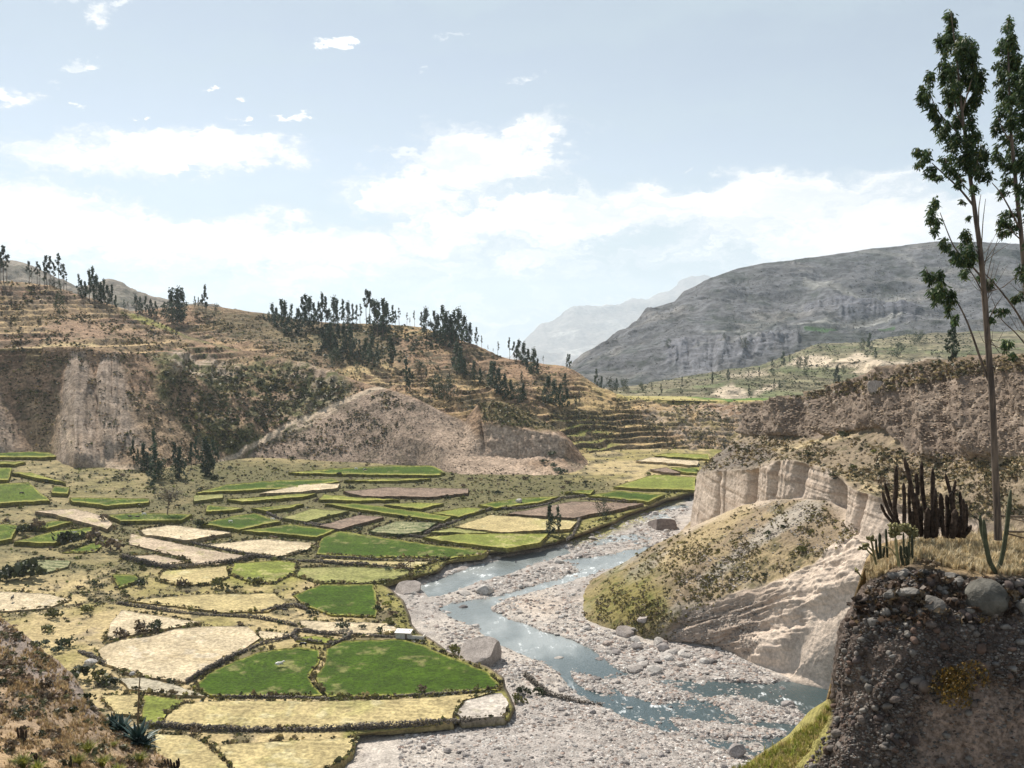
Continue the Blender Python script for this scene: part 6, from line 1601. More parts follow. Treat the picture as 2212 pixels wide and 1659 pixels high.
# ================================================================== NEAR SLOPE, LEFT
def tuft_np(nb=16, spread=.55, w=.035):
    """unit grass tuft: bent tapering blades"""
    V, Fc = [], []
    for k in range(nb):
        a = rng.uniform(0, 6.283); L = rng.uniform(.55, 1.1); o = rng.uniform(0, .14); le = rng.uniform(.1, spread)
        d = np.array([math.cos(a), math.sin(a), 0]); s = np.array([-d[1], d[0], 0]) * w * rng.uniform(.7, 1.3)
        b = d * o; m = b + d * le * .4 * L + np.array([0, 0, L * .6]); t = b + d * le * L + np.array([0, 0, L * rng.uniform(.65, 1.0)])
        i = len(V); V += [b - s, b + s, m + s * .8, m - s * .8, t + s * .15, t - s * .15]; Fc += [(i, i + 1, i + 2, i + 3), (i + 3, i + 2, i + 4, i + 5)]
    return np.array(V), np.array(Fc)
TUFT = [tuft_np() for _ in range(8)]
BIGTUFT = [tuft_np(240, .9, .026) for _ in range(3)]
NS = [  # columns: near bottom, bottom of frame, middle, crest
 [(-420, 1900, 38), (-420, 1659, 46), (-420, 1440, 62), (-420, 1240, 82)],
 [(-160, 1900, 38), (-160, 1659, 47), (-160, 1460, 63), (-160, 1290, 79)],
 [(0, 1900, 39), (0, 1662, 48), (0, 1480, 62), (0, 1331, 75)],
 [(60, 1900, 39.5), (60, 1668, 49), (62, 1510, 61), (73, 1388, 72)],
 [(130, 1900, 40), (130, 1680, 50), (135, 1560, 60), (155, 1454, 69)],
 [(190, 1900, 41), (185, 1700, 51), (185, 1600, 59), (190, 1502, 67)],
 [(250, 1900, 42), (240, 1720, 52), (235, 1630, 58), (243, 1565, 65)],
 [(310, 1900, 43), (300, 1740, 53), (298, 1660, 58), (306, 1608, 63)],
 [(360, 1900, 44), (355, 1760, 54), (350, 1690, 58), (362, 1636, 62)],
 [(410, 1900, 45), (400, 1780, 54), (396, 1730, 57), (398, 1690, 60)],
 [(520, 1960, 45), (510, 1860, 52), (500, 1800, 54), (500, 1760, 57)]]
def near_slope():
    P, V, U = loft(NS, [30, 40, 28, 34, 30, 30, 30, 26, 22, 22], [24, 55, 55])
    e = sstep(V, 0, .2)
    cr = sstep(V, 2.55, 2.95)
    P = shade_relief(P, .7, .12, 4, 601, .5, e * (1 - .6 * cr)); P = shade_relief(P, .16, .8, 4, 602, .6, e)
    c = np.zeros(P.shape) + (.31, .225, .15)
    a, b_ = fbm(P, .15, 4, 603, .6), fbm(P, .9, 4, 604, .65)
    c = lerp3(c, (.38, .265, .15), sstep(a, -.1, .3) * .8); c = lerp3(c, (.14, .105, .075), sstep(b_ - a * .4, .05, .4) * .8)
    PX, PY = project(P)
    c = lerp3(c, (.25, .205, .18), pmask(PX, PY, [(0, 1335), (80, 1395), (160, 1460), (225, 1540), (200, 1560), (120, 1500), (60, 1450), (-20, 1400)], 10, 14, 5, .06) * .85)
    top = P[-1:]; d = (top - CAM)[..., :2]; d /= np.linalg.norm(d, axis=-1, keepdims=True)
    def back(run, fall): q = top.copy(); q[..., :2] += d * run; q[..., 2] -= fall; return q
    P = np.concatenate([P, back(.8, .5), back(4, 7), back(16, 28), back(60, 95)], 0)
    c = np.concatenate([c, np.repeat(c[-1:], 4, 0)], 0)
    f = grid_faces(*P.shape[:2])
    tag(obj('near_slope', mesh_np('near_slope', P.reshape(-1, 3), f, M_NEAR, c.reshape(-1, 3))), 'dry brown slope with grass tussocks in the lower left', kind='structure')
    add_bvh('ns', P, f)
near_slope()
NSP = [(-40, 1320), (0, 1335), (73, 1392), (155, 1458), (190, 1506), (243, 1569), (306, 1612), (362, 1640), (410, 1700), (-40, 1700)]
scrub('dry_grass', 'tawny dry grass covering the near slope', 'ns', 5200, (-40, 1320, 420, 1690), dens(NSP, .03, -.25, .2, 31, 3), (9, 24), [(.50, .36, .19), (.42, .29, .15), (.55, .43, .24), (.34, .24, .13)], TUFT, (.7, 1.2), M_GRASS)
scrub('slope_brush', 'grey brown twiggy brush on the near slope', 'ns', 620, (-40, 1330, 400, 1690), dens(NSP, .022, .05, .4, 33, 3), (8, 26), [(.19, .145, .10), (.13, .12, .07), (.24, .17, .12), (.15, .155, .08)], TEMPL)
def tussock(px, py, wpx, label, cols=((.30, .29, .06), (.22, .24, .05)), sheets=('ns',), hz=1.0):
    h = None
    for dy in range(0, 40, 3):
        h = hit(px, py + dy, sheets)
        if h: break
    if h is None: return
    s = wpx * .62 * h[2] / F
    V, Fc = BIGTUFT[rng.integers(3)]
    col = np.array(cols)[rng.integers(0, 2, len(V) // 6)].repeat(6, 0) * rng.uniform(.7, 1.3, (len(V) // 6, 1)).repeat(6, 0)
    o = obj('grass_tussock', mesh_np('grass_tussock', V * [1, 1, .8 * hz], Fc, M_GRASS, col, False)); o.location = h[0]; o.scale = (s,) * 3; o.rotation_euler = (0, 0, rng.uniform(0, 6))
    tag(o, label, 'grass tussock', 'bunch grass tussocks on the near slope')
for a in [(302, 1648, 42, 'rounded yellow green tussock at the slope edge under the agaves'), (246, 1613, 20, 'small bright tussock left of the agave tussock'), (190, 1625, 44, 'large yellow green tussock in the middle of the slope bottom'), (168, 1655, 46, 'sprawling tussock left of the large middle one'), (222, 1655, 44, 'sprawling tussock right of the large middle one'),
          (50, 1658, 50, 'pale tussock in the lower left corner'), (80, 1668, 40, 'tussock touching the pale corner one'), (255, 1672, 40, 'tussock at the bottom edge below the agaves'), (320, 1600, 20, 'green tuft beside the flowering agave')]:
    tussock(*a)
for a in [(85, 1590, 26, 'dark green', 'dark bush on the near slope beside the dry grass'), (160, 1540, 30, 'dark green', 'dark bush below the bare crest of the near slope'), (95, 1485, 44, 'brown', 'brown twiggy bush high on the near slope'), (110, 1590, 36, 'brown', 'brown bush low in the middle of the near slope'), (225, 1568, 26, 'dark green', 'dark bush left of the agaves'),
          (125, 1620, 30, 'brown', 'brown bush over the large tussock'), (40, 1545, 40, 'grey green', 'grey green bush at the left of the near slope'), (6, 1478, 26, 'dark green', 'dark bush at the left border of the near slope'), (188, 1512, 34, 'dark green', 'dark bush hanging on the near slope crest'), (20, 1620, 44, 'brown', 'brown bush in the bottom left of the near slope'), (280, 1655, 28, 'brown', 'brown bush left of the rounded tussock'), (350, 1660, 30, 'brown', 'brown bush at the slope edge by the small cacti')]:
    shrub(a[0], a[1], a[2], a[3], a[4], sheets=('ns',))
M_AGAVE = plain_mat('agave_leaf', (.045, .085, .075), .5, 2, .2, .2, .01, (1, 1, 1), .4); M_STALK = plain_mat('flower_stalk', (.16, .12, .07), .8, 3, .2)
def agave(px, py, wpx, label, stalk=0, n=46):
    h = None
    for dy in range(0, 40, 2):
        h = hit(px, py + dy, ['ns'])
        if h: break
    if h is None: return
    k = h[2] / F; s = wpx * .62 * k
    r = empty('agave', h[0] - Vector((0, 0, .1)), rng.uniform(0, 6)); tag(r, label, 'agave')
    V, Fc = [], []
    for L_ in range(2):
        t = np.linspace(0, 1, 6); wd = np.array([.055, .085, .095, .075, .04, .004]) * 1.15; bend = .12 + .2 * L_
        VV = []
        for i in range(6):
            z = t[i] * 1.0; x = bend * t[i] ** 2
            VV += [(x + .035 * (1 - t[i]), -wd[i], z), (x - .03 * (1 - t[i]) - .012, 0, z), (x + .035 * (1 - t[i]), wd[i], z)]
        FF = []
        for i in range(5):
            for j in range(2): FF.append((i * 3 + j, i * 3 + j + 1, i * 3 + j + 4, i * 3 + j + 3))
        V.append(np.array(VV)); Fc.append(np.array(FF))
    ms = [mesh_np('leaf', v, f, M_AGAVE, None, True) for v, f in zip(V, Fc)]
    for i in range(n):
        t = i / n; o = obj('leaf', ms[i % 2], r); el = R(78 - 74 * t + rng.uniform(-6, 6)); az = i * 2.39996
        o.rotation_euler = Euler((0, R(90) - el, az), 'XYZ'); q = s * rng.uniform(.85, 1.1); o.scale = (q, q, q); o.location = (0, 0, s * .12 * (1 - t))
    if stalk:
        H_ = stalk * k
        zz = np.linspace(0, H_, 9); tv, tf = tube(np.stack([.05 * H_ * (zz / H_) ** 2 + .01 * np.sin(zz * 3), 0 * zz, zz], 1), np.linspace(.085, .035, 9), 7)
        st = obj('flower_stalk', poly_mesh('flower_stalk', tv, tf, M_STALK), r); st.rotation_euler = (0, 0, -r.rotation_euler[2])
        sh = []
        for z in np.linspace(.25 * H_, .98 * H_, 16): sh.append(tube([(.05 * H_ * (z / H_) ** 2, 0, z), (.05 * H_ * (z / H_) ** 2 + rng.uniform(-.16, .16), rng.uniform(-.16, .16), z + .12)], [.03, .012], 4))
        tv, tf = join(sh); b = obj('bract', poly_mesh('bract', tv, tf, M_STALK), st); b['kind'] = 'stuff'
    return r
agave(298, 1598, 72, 'large blue green agave with a tall bare flower stalk', 134)
agave(262, 1578, 58, 'blue green agave uphill of the flowering one')
agave(244, 1564, 44, 'smaller agave uppermost in the agave clump')
agave(310, 1606, 40, 'small agave in front of the flowering one')
M_CACT = plain_mat('cactus_skin', (.055, .06, .035), .8, 6, .3, .4, .02); M_DEADC = plain_mat('dead_cactus_skin', (.052, .036, .027), .9, 9, .65, .7, .03); M_CHOLLA = plain_mat('cholla_skin', (.21, .19, .09), .85, 8, .25)
def ribbed(path, rad, ribs=8, rough=0.0, depth=.22):
    """cactus stem: ribbed tube with a rounded tip"""
    path = np.asarray(path, float)
    n = 14; t = np.linspace(0, len(path) - 1, n); P = np.stack([np.interp(t, np.arange(len(path)), path[:, k]) for k in range(3)], 1)
    P[1:-1] = .25 * P[:-2] + .5 * P[1:-1] + .25 * P[2:]
    r = np.full(n, float(rad)); r *= np.interp(np.arange(n), [0, 2, n - 3, n - 2, n - 1], [.85, 1, .95, .8, .42])
    if rough: r *= 1 + rng.uniform(-rough, rough, n)
    V, Fc = tube(P, r, ribs * 2)
    m = len(P)
    for i in range(m):
        c = P[i]
        for k in range(ribs * 2):
            j = i * ribs * 2 + k
            f = (1 - depth if k % 2 else 1.0) * (1 + (rng.uniform(-rough, rough) if rough else 0))
            V[j] = c + (V[j] - c) * f
    return V, Fc
def spines(paths, rad, n, L):
    sh = []
    for p in paths:
        p = np.asarray(p, float)
        for _ in range(n):
            t = rng.uniform(0, len(p) - 1.01); i = int(t); c = p[i] + (p[i + 1] - p[i]) * (t - i); d = unit(1)[0]
            a = c + d * rad * .8; b = c + d * (rad + L * rng.uniform(.5, 1)); w = np.cross(d, unit(1)[0]) * .006
            sh.append((np.array([a - w, a + w, b + w * .3, b - w * .3]), np.array([[0, 1, 2, 3]])))
    return join(sh)
# small dry columnar cacti at the foot of the near slope
def small_cactus(px, py, n, hpx, label, mat, sheets=('ns',), cat='cactus'):
    h = hit(px, py, sheets)
    if h is None: return
    k = h[2] / F; r = empty('columnar_cactus', h[0] - Vector((0, 0, .05))); tag(r, label, cat)
    for i in range(n):
        x = (i - (n - 1) / 2) * 5.5 * k + rng.uniform(-2, 2) * k; H_ = hpx * k * rng.uniform(.55, 1)
        v, f = ribbed([(x * .7, rng.uniform(-.2, .2), 0), (x, 0, H_ * .5), (x + rng.uniform(-2, 2) * k, 0, H_)], 2.3 * k, 6, .08)
        obj('stem', poly_mesh('stem', v, f, mat), r)
small_cactus(146, 1659, 4, 26, 'little row of dark columnar cacti at the bottom of the near slope', M_CACT)
small_cactus(372, 1662, 6, 24, 'short reddish dry cacti at the low tip of the near slope', M_DEADC)
small_cactus(48, 1600, 4, 34, 'dark dead cacti among the brown brush', M_DEADC)
small_cactus(72, 1640, 3, 24, 'dead cactus stumps beside the pale tussock', M_DEADC)

# ================================================================== NEAR CLIFF, RIGHT
NC = [ # columns: deep foot, foot, below frame, bottom, low, mid, under rim, rim, back of the ledge
 [(1700, 3100, 30), (1740, 1900, 31), (1770, 1661, 31), (1840, 1560, 31), (1850, 1420, 30.5), (1885, 1345, 30.5), (1925, 1300, 30.2), (1950, 1270, 30.5)],
 [(1600, 3100, 22), (1690, 1900, 25.5), (1726, 1661, 26), (1797, 1545, 26.2), (1806, 1400, 26.4), (1832, 1325, 26.5), (1872, 1256, 26.8), (1895, 1215, 28)],
 [(1750, 3100, 20), (1800, 1900, 23.2), (1820, 1661, 23.7), (1850, 1545, 23.9), (1860, 1405, 24.2), (1885, 1320, 24.7), (1935, 1230, 25.6), (1935, 1172, 28.6)],
 [(1900, 3100, 19), (1925, 1900, 22.3), (1935, 1661, 22.8), (1940, 1545, 23), (1945, 1425, 23.3), (1960, 1320, 24), (1995, 1218, 25), (1990, 1164, 28.9)],
 [(2080, 3100, 19), (2080, 1900, 22.2), (2080, 1661, 22.7), (2080, 1545, 22.9), (2080, 1425, 23.1), (2075, 1325, 23.6), (2060, 1236, 24.5), (2050, 1160, 29)],
 [(2230, 3100, 19), (2230, 1900, 22.2), (2230, 1661, 22.6), (2225, 1545, 22.8), (2220, 1420, 23), (2205, 1325, 23.4), (2170, 1246, 24.3), (2150, 1158, 29)],
 [(2480, 3100, 19), (2480, 1900, 22.4), (2480, 1661, 22.8), (2480, 1545, 23), (2480, 1420, 23.2), (2475, 1330, 23.6), (2460, 1252, 24.5), (2430, 1158, 29.5)],
 [(3100, 3100, 19), (3000, 1900, 22.6), (3000, 1661, 23), (3000, 1545, 23.2), (2990, 1420, 23.4), (2980, 1330, 23.8), (2960, 1262, 24.7), (2900, 1160, 30)]]
def near_cliff():
    P, V, U = loft(NC, [16, 60, 60, 70, 70, 60, 24], [12, 22, 46, 52, 34, 40, 34])
    e = sstep(V, 0, 1) * sstep(U, 0, .5)
    led = sstep(V, 5.85, 6.2)
    s0 = np.cumsum(np.concatenate([np.zeros((P.shape[0], 1)), np.linalg.norm(np.diff(P[..., :2], axis=1), axis=-1)], 1), 1)
    Nn = grid_normals(P)
    d = fbm(P, .45, 4, 701, .55) * .42 + fbm(P, 1.7, 4, 702, .6) * .2 + fbm(P, 5.5, 3, 703, .6) * .07 + fbm(pts3(s0 * 1.1, P[..., 2] * .22), 1, 3, 704, .6, True) * .12
    hollow = pmask(*project(P), [(1975, 1500), (2140, 1470), (2260, 1500), (2260, 1680), (1960, 1680), (1990, 1570)], 14, 16, 3, .03)
    d = d * (1 - .75 * led) - hollow * .35
    d = d * (1 - .35 * hollow)
    P = P + Nn * (d * e)[..., None]
    PX, PY = project(P)
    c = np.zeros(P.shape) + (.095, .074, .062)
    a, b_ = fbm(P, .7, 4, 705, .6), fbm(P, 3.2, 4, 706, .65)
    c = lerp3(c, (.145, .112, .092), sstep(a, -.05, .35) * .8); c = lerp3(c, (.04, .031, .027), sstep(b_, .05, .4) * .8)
    c = lerp3(c, (.215, .165, .135), hollow * .85)
    c = lerp3(c, (.30, .215, .115), led * (.5 + .5 * sstep(a, -.3, .2)))
    c = lerp3(c, (.33, .30, .09), pmask(PX, PY, [(1795, 1505), (1770, 1560), (1700, 1605), (1600, 1660), (1640, 1720), (1740, 1690), (1790, 1600)], 6, 5, 3, .06) * .7)
    top = P[-1:]
    P = np.concatenate([P, top + np.array([0, 1.0, -.3]), top + np.array([0, 2.5, -2.5]), top + np.array([0, 9, -14.]), top + np.array([0, 30, -60.])], 0)
    c = np.concatenate([c, np.repeat(c[-1:], 4, 0)], 0)
    f = grid_faces(*P.shape[:2])
    o = tag(obj('near_cliff', mesh_np('near_cliff', P.reshape(-1, 3), f, M_CONG, c.reshape(-1, 3))), 'dark shaded conglomerate cliff full of stones with a grassy ledge', kind='structure')
    add_bvh('nc', P, f)
    return o
NCO = near_cliff()
NCPOLY = [(1735, 1659), (1800, 1560), (1810, 1400), (1835, 1325), (1875, 1262), (1940, 1236), (2000, 1222), (2060, 1242), (2170, 1252), (2230, 1262), (2230, 1680), (1735, 1680)]
STONE_COL = np.array([(.13, .107, .094), (.17, .148, .132), (.09, .071, .065), (.16, .145, .13), (.14, .097, .078), (.117, .11, .107), (.19, .175, .16)])
def cliff_stones():
    f = dens(NCPOLY, .02, -.45, .1, 51, 3, 1, .25)
    hol = inpoly([(1985, 1510), (2140, 1480), (2260, 1505), (2260, 1700), (1965, 1700)], 12)
    g = lambda x, y: f(x, y) * (1 - .8 * hol(x, y))
    ms = []
    for k in range(12):
        V, Fc = rock_np(1 if k % 2 else 2, rng.uniform(.6, .95), .2)
        if len(Fc) > 80: V, Fc = rock_np(1, .8, .22)
        ms.append(mesh_np('stone', V, Fc, M_ROCK, np.zeros(V.shape) + STONE_COL[k % 7], True))
    upper = lambda x, y: inpoly([(1850, 1320), (1880, 1262), (1940, 1232), (2060, 1240), (2230, 1255), (2230, 1330), (2050, 1345)], 6)(x, y)
    pxy = np.concatenate([sample_px(225, (1735, 1320, 2225, 1665), g), sample_px(44, (1840, 1225, 2225, 1345), upper)])
    for i, (x, y) in enumerate(pxy):
        h = hit(x, y, ['nc'])
        if h is None: continue
        w = rng.uniform(9, 20) if i < 225 else rng.uniform(12, 27)
        if i < 225 and rng.uniform() < .1: w *= 1.6
        s = w * .5 * h[2] / F
        o = obj('stone', ms[rng.integers(len(ms))], NCO); o.location = h[0] - h[1] * s * .25; o.scale = (s * rng.uniform(.8, 1.3), s * rng.uniform(.8, 1.2), s * rng.uniform(.7, 1.0)); o.rotation_euler = (rng.uniform(-.5, .5), rng.uniform(-.5, .5), rng.uniform(0, 6.28))
    pxy = sample_px(9000, (1730, 1230, 2225, 1680), g, 30)
    P, K, D = place(pxy, ['nc'])
    s = (1.6 + 4.2 * rng.uniform(0, 1, len(P)) ** 2.2) * D / F * .8
    V, Fc, C = join_instances(TINY, P, s, STONE_COL[rng.integers(0, 7, len(P))] * rng.uniform(.7, 1.25, (len(P), 1)), rng.uniform(.8, 1.3, len(P)), sink=-.02)
    o = obj('pebble', mesh_np('pebble', V, Fc, M_ROCK, C, True), NCO); o['kind'] = 'stuff'
cliff_stones()
RIM = []
for _ in range(5):
    V, Fc = rock_np(2, rng.uniform(.6, .85), .3); RIM.append(mesh_np('boulder', V, Fc, M_ROCK, (np.array((.15, .138, .125)) * rng.uniform(.75, 1.35)) * (1 + .4 * fbm(V + rng.uniform(0, 9, 3), 1.8, 4, 3))[:, None], False))
ROUND = slab_mesh((.105, .099, .086), 31, [((0, 0, -1), .9)])
for a in [(2128, 1296, 66, 'largest rounded grey boulder bulging from the rim of the near cliff'), (2070, 1262, 40, 'dark oval boulder left of the largest one on the cliff rim'), (2015, 1312, 46, 'grey boulder embedded below the dry bush on the near cliff'), (2215, 1312, 44, 'cracked pale boulder at the right end of the cliff rim'), (1952, 1246, 40, 'pale split boulder under the small cacti'), (1922, 1286, 32, 'wedge of pale rock in the upper left of the near cliff'), (1962, 1282, 44, 'broken grey boulder beside the wedge of rock'), (2052, 1244, 24, 'flat pale stone at the edge of the grassy ledge')]:
    boulder(a[0], a[1], a[2], a[3], sheets=('nc',), hz=.9, me=ROUND if a[2] > 60 else RIM[rng.integers(5)], sink=.35)
LEDGE = [(1866, 1262), (1885, 1205), (1945, 1176), (1995, 1166), (2060, 1160), (2230, 1156), (2230, 1245), (2160, 1240), (2060, 1228), (1995, 1212), (1935, 1224)]
scrub('ledge_grass', 'golden dry grass on the ledge of the near cliff', 'nc', 2600, (1870, 1150, 2230, 1255), inpoly(LEDGE, 4), (18, 44), [(.50, .42, .27), (.42, .34, .2), (.56, .48, .33), (.36, .28, .17)], TUFT, (.8, 1.5), M_GRASS)
GS = [[(1480, 1960, 22), (1500, 1800, 25.5), (1530, 1690, 29.5)], [(1600, 1960, 22), (1615, 1780, 25.5), (1618, 1655, 29.5)], [(1690, 1960, 22), (1690, 1740, 25.5), (1690, 1608, 29.3)], [(1745, 1960, 22.5), (1745, 1700, 25.8), (1742, 1566, 29)], [(1790, 1960, 23), (1790, 1640, 26.2), (1786, 1510, 28.6)], [(1850, 1960, 24), (1850, 1620, 27.2), (1850, 1500, 28.6)]]
def grass_bank():
    P, V, U = loft(GS, [16, 16, 14, 12, 10], [14, 30])
    P = shade_relief(P, .25, .5, 4, 721, .55, sstep(V, 0, .2))
    c = np.zeros(P.shape) + (.27, .24, .085); c = lerp3(c, (.16, .12, .07), sstep(fbm(P, .8, 4, 722), 0, .4) * .7)
    top = P[-1:]; P = np.concatenate([P, top + np.array([-.2, .8, -.6]), top + np.array([-1, 3, -5.]), top + np.array([-3, 12, -25.])], 0); c = np.concatenate([c, np.repeat(c[-1:], 3, 0)], 0)
    f = grid_faces(*P.shape[:2]); tag(obj('grass_bank', mesh_np('grass_bank', P.reshape(-1, 3), f, M_NEAR, c.reshape(-1, 3))), 'steep grassy bank at the foot of the near cliff', kind='structure'); add_bvh('gb', P, f)
grass_bank()
scrub('cliff_grass', 'yellow green grass on the steep foot of the near cliff', 'gb', 1500, (1560, 1490, 1810, 1700), inpoly([(1800, 1505), (1775, 1545), (1700, 1603), (1560, 1680), (1560, 1720), (1760, 1700), (1810, 1590)], 3), (16, 44), [(.30, .29, .07), (.38, .33, .12), (.22, .25, .05), (.42, .34, .16)], TUFT, (.7, 1.1), M_GRASS)
scrub('rim_brush', 'dark twiggy brush along the cliff rim', 'nc', 210, (1830, 1225, 2220, 1350), inpoly([(1840, 1330), (1875, 1266), (1960, 1244), (2220, 1262), (2220, 1335), (2000, 1345), (1850, 1360)], 5), (14, 46), [(.09, .06, .042), (.06, .045, .035), (.12, .085, .05)], TEMPL)
scrub('rim_grass', 'thin dry grass hanging from the cliff rim', 'nc', 330, (1810, 1225, 2220, 1400), inpoly([(1830, 1335), (1875, 1262), (1960, 1240), (2220, 1262), (2220, 1340), (2000, 1360), (1850, 1380)], 5), (10, 36), [(.30, .21, .11), (.20, .14, .08)], TUFT, (.5, 1.0), M_GRASS)
tussock(1884, 1240, 46, 'dry straw tuft on the left end of the ledge', ((.44, .35, .2), (.36, .28, .16)), ('nc',), .9)
tussock(2118, 1345, 44, 'pale dry tuft hanging under the largest boulder on the cliff', ((.42, .32, .16), (.34, .25, .12)), ('nc',), .8)
def golden_bush():
    h = hit(2052, 1475, ['nc']); s = 62 * h[2] / F
    V, Fc = shrub_np(2200, 1.15, .07)
    col = np.array([(.14, .08, .016), (.09, .055, .016), (.06, .048, .016), (.2, .125, .025)])[rng.integers(0, 4, len(Fc))].repeat(4, 0)
    o = obj('golden_bush', mesh_np('golden_bush', V, Fc, M_LEAF, col, False)); o.location = h[0] - Vector((0, .45 * s, .7 * s)); o.scale = (s, s * .7, s * 1.15)
    tag(o, 'golden brown bush growing out of the face of the near cliff', 'bush')
golden_bush()
for a in [(2005, 1226, 44, 'brown', 'dark twiggy bush on the ledge behind the pale boulders'), (2040, 1262, 44, 'brown', 'dry brown bush on the cliff rim beside the oval boulder'), (2200, 1225, 34, 'olive', 'thin green bush right of the two armed cactus')]:
    shrub(a[0], a[1], a[2], a[3], a[4], sheets=('nc',))

# ---- cacti on the ledge
kz = 372 / 1815.
def Z(x, y): return ((1850 + x * kz) * K2, (960 + y * kz) * K2)
def stem_obj(parent, org, pts, rpx, Y, mat, ribs=8, rough=.05, spread=.5, name='stem', dY=None):
    dy = rng.uniform(-spread, spread) if dY is None else dY
    P = np.array([at_depth(*Z(*p), Y + dy * (1 if i else .6)) for i, p in enumerate(pts)])
    v, f = ribbed(P - org, rpx * kz * K2 * Y / F, ribs, rough)
    return obj(name, poly_mesh(name, v, f, mat, None, True), parent), P - org
def big_cactus():
    Y = 27.6; org = at_depth(*Z(940, 1010), Y)
    r = empty('candelabra_cactus', org); tag(r, 'big dark dying cluster of columnar cactus arms on the ledge', 'cactus')
    L = [([(470, 900), (350, 770), (298, 655)], 17), ([(480, 900), (370, 700), (315, 530)], 20), ([(510, 900), (400, 660), (340, 435)], 19), ([(470, 860), (440, 690), (460, 480), (463, 255)], 25), ([(545, 900), (548, 620), (540, 430)], 21), ([(700, 950), (640, 570), (590, 330), (546, 170)], 24),
         ([(610, 900), (598, 620), (600, 440)], 18), ([(700, 900), (680, 700), (665, 545)], 34), ([(690, 560), (680, 420), (672, 330)], 24), ([(790, 820), (740, 540), (728, 380), (730, 212)], 24), ([(850, 860), (848, 520), (848, 285)], 25), ([(885, 860), (880, 640), (878, 500)], 20), ([(940, 850), (940, 690), (930, 545)], 28),
         ([(1000, 900), (1005, 700), (995, 560)], 24), ([(1070, 820), (1030, 520), (982, 335)], 20), ([(1070, 800), (1066, 560), (1088, 405)], 18), ([(1150, 960), (1150, 720), (1138, 530)], 20), ([(1180, 960), (1185, 740), (1168, 600)], 18), ([(1200, 940), (1212, 760), (1200, 650)], 18), ([(1160, 1000), (1220, 950), (1255, 880)], 22), ([(1020, 560), (1060, 520), (1110, 500)], 9),
         ([(660, 1000), (640, 860), (630, 740)], 30), ([(720, 1000), (710, 840), (720, 680)], 36), ([(780, 1010), (790, 850), (800, 700)], 36), ([(840, 1010), (850, 850), (845, 720)], 36), ([(900, 900), (905, 800), (910, 700)], 36), ([(990, 1010), (1010, 860), (1020, 720)], 40), ([(1050, 1010), (1080, 860), (1085, 720)], 38), ([(1110, 1010), (1140, 880), (1150, 780)], 36), ([(560, 860), (590, 960), (640, 1010)], 24), ([(880, 1000), (890, 900), (880, 800)], 26), ([(960, 990), (955, 900), (950, 800)], 20), ([(1170, 1010), (1190, 930), (1190, 850)], 28)]
    paths = []
    for pts, rp in L:
        o, p = stem_obj(r, org, pts, rp, Y, M_DEADC, 7, .10); paths.append(p)
    v, f = spines(paths, .10, 46, .07); o = obj('spine', poly_mesh('spine', v, f, M_DEADC, None, False), r); o['kind'] = 'stuff'
big_cactus()
def two_arm():
    Y = 24.6; org = at_depth(*Z(1540, 1400), Y); r = empty('two_armed_cactus', org); tag(r, 'green columnar cactus with two long curved arms', 'cactus')
    stem_obj(r, org, [(1535, 1410), (1450, 1270), (1405, 1060), (1388, 820)], 27, Y, M_CACT, 8, .03, dY=0); stem_obj(r, org, [(1530, 1390), (1585, 1210), (1635, 900), (1675, 510)], 25, Y, M_CACT, 8, .03, dY=.1); stem_obj(r, org, [(1400, 1080), (1360, 920), (1348, 775)], 20, Y, M_CACT, 8, .03, dY=.25)
    stem_obj(r, org, [(1350, 840), (1320, 810), (1285, 780)], 7, Y, M_DEADC, 5, .05, dY=.1, name='twig')
two_arm()
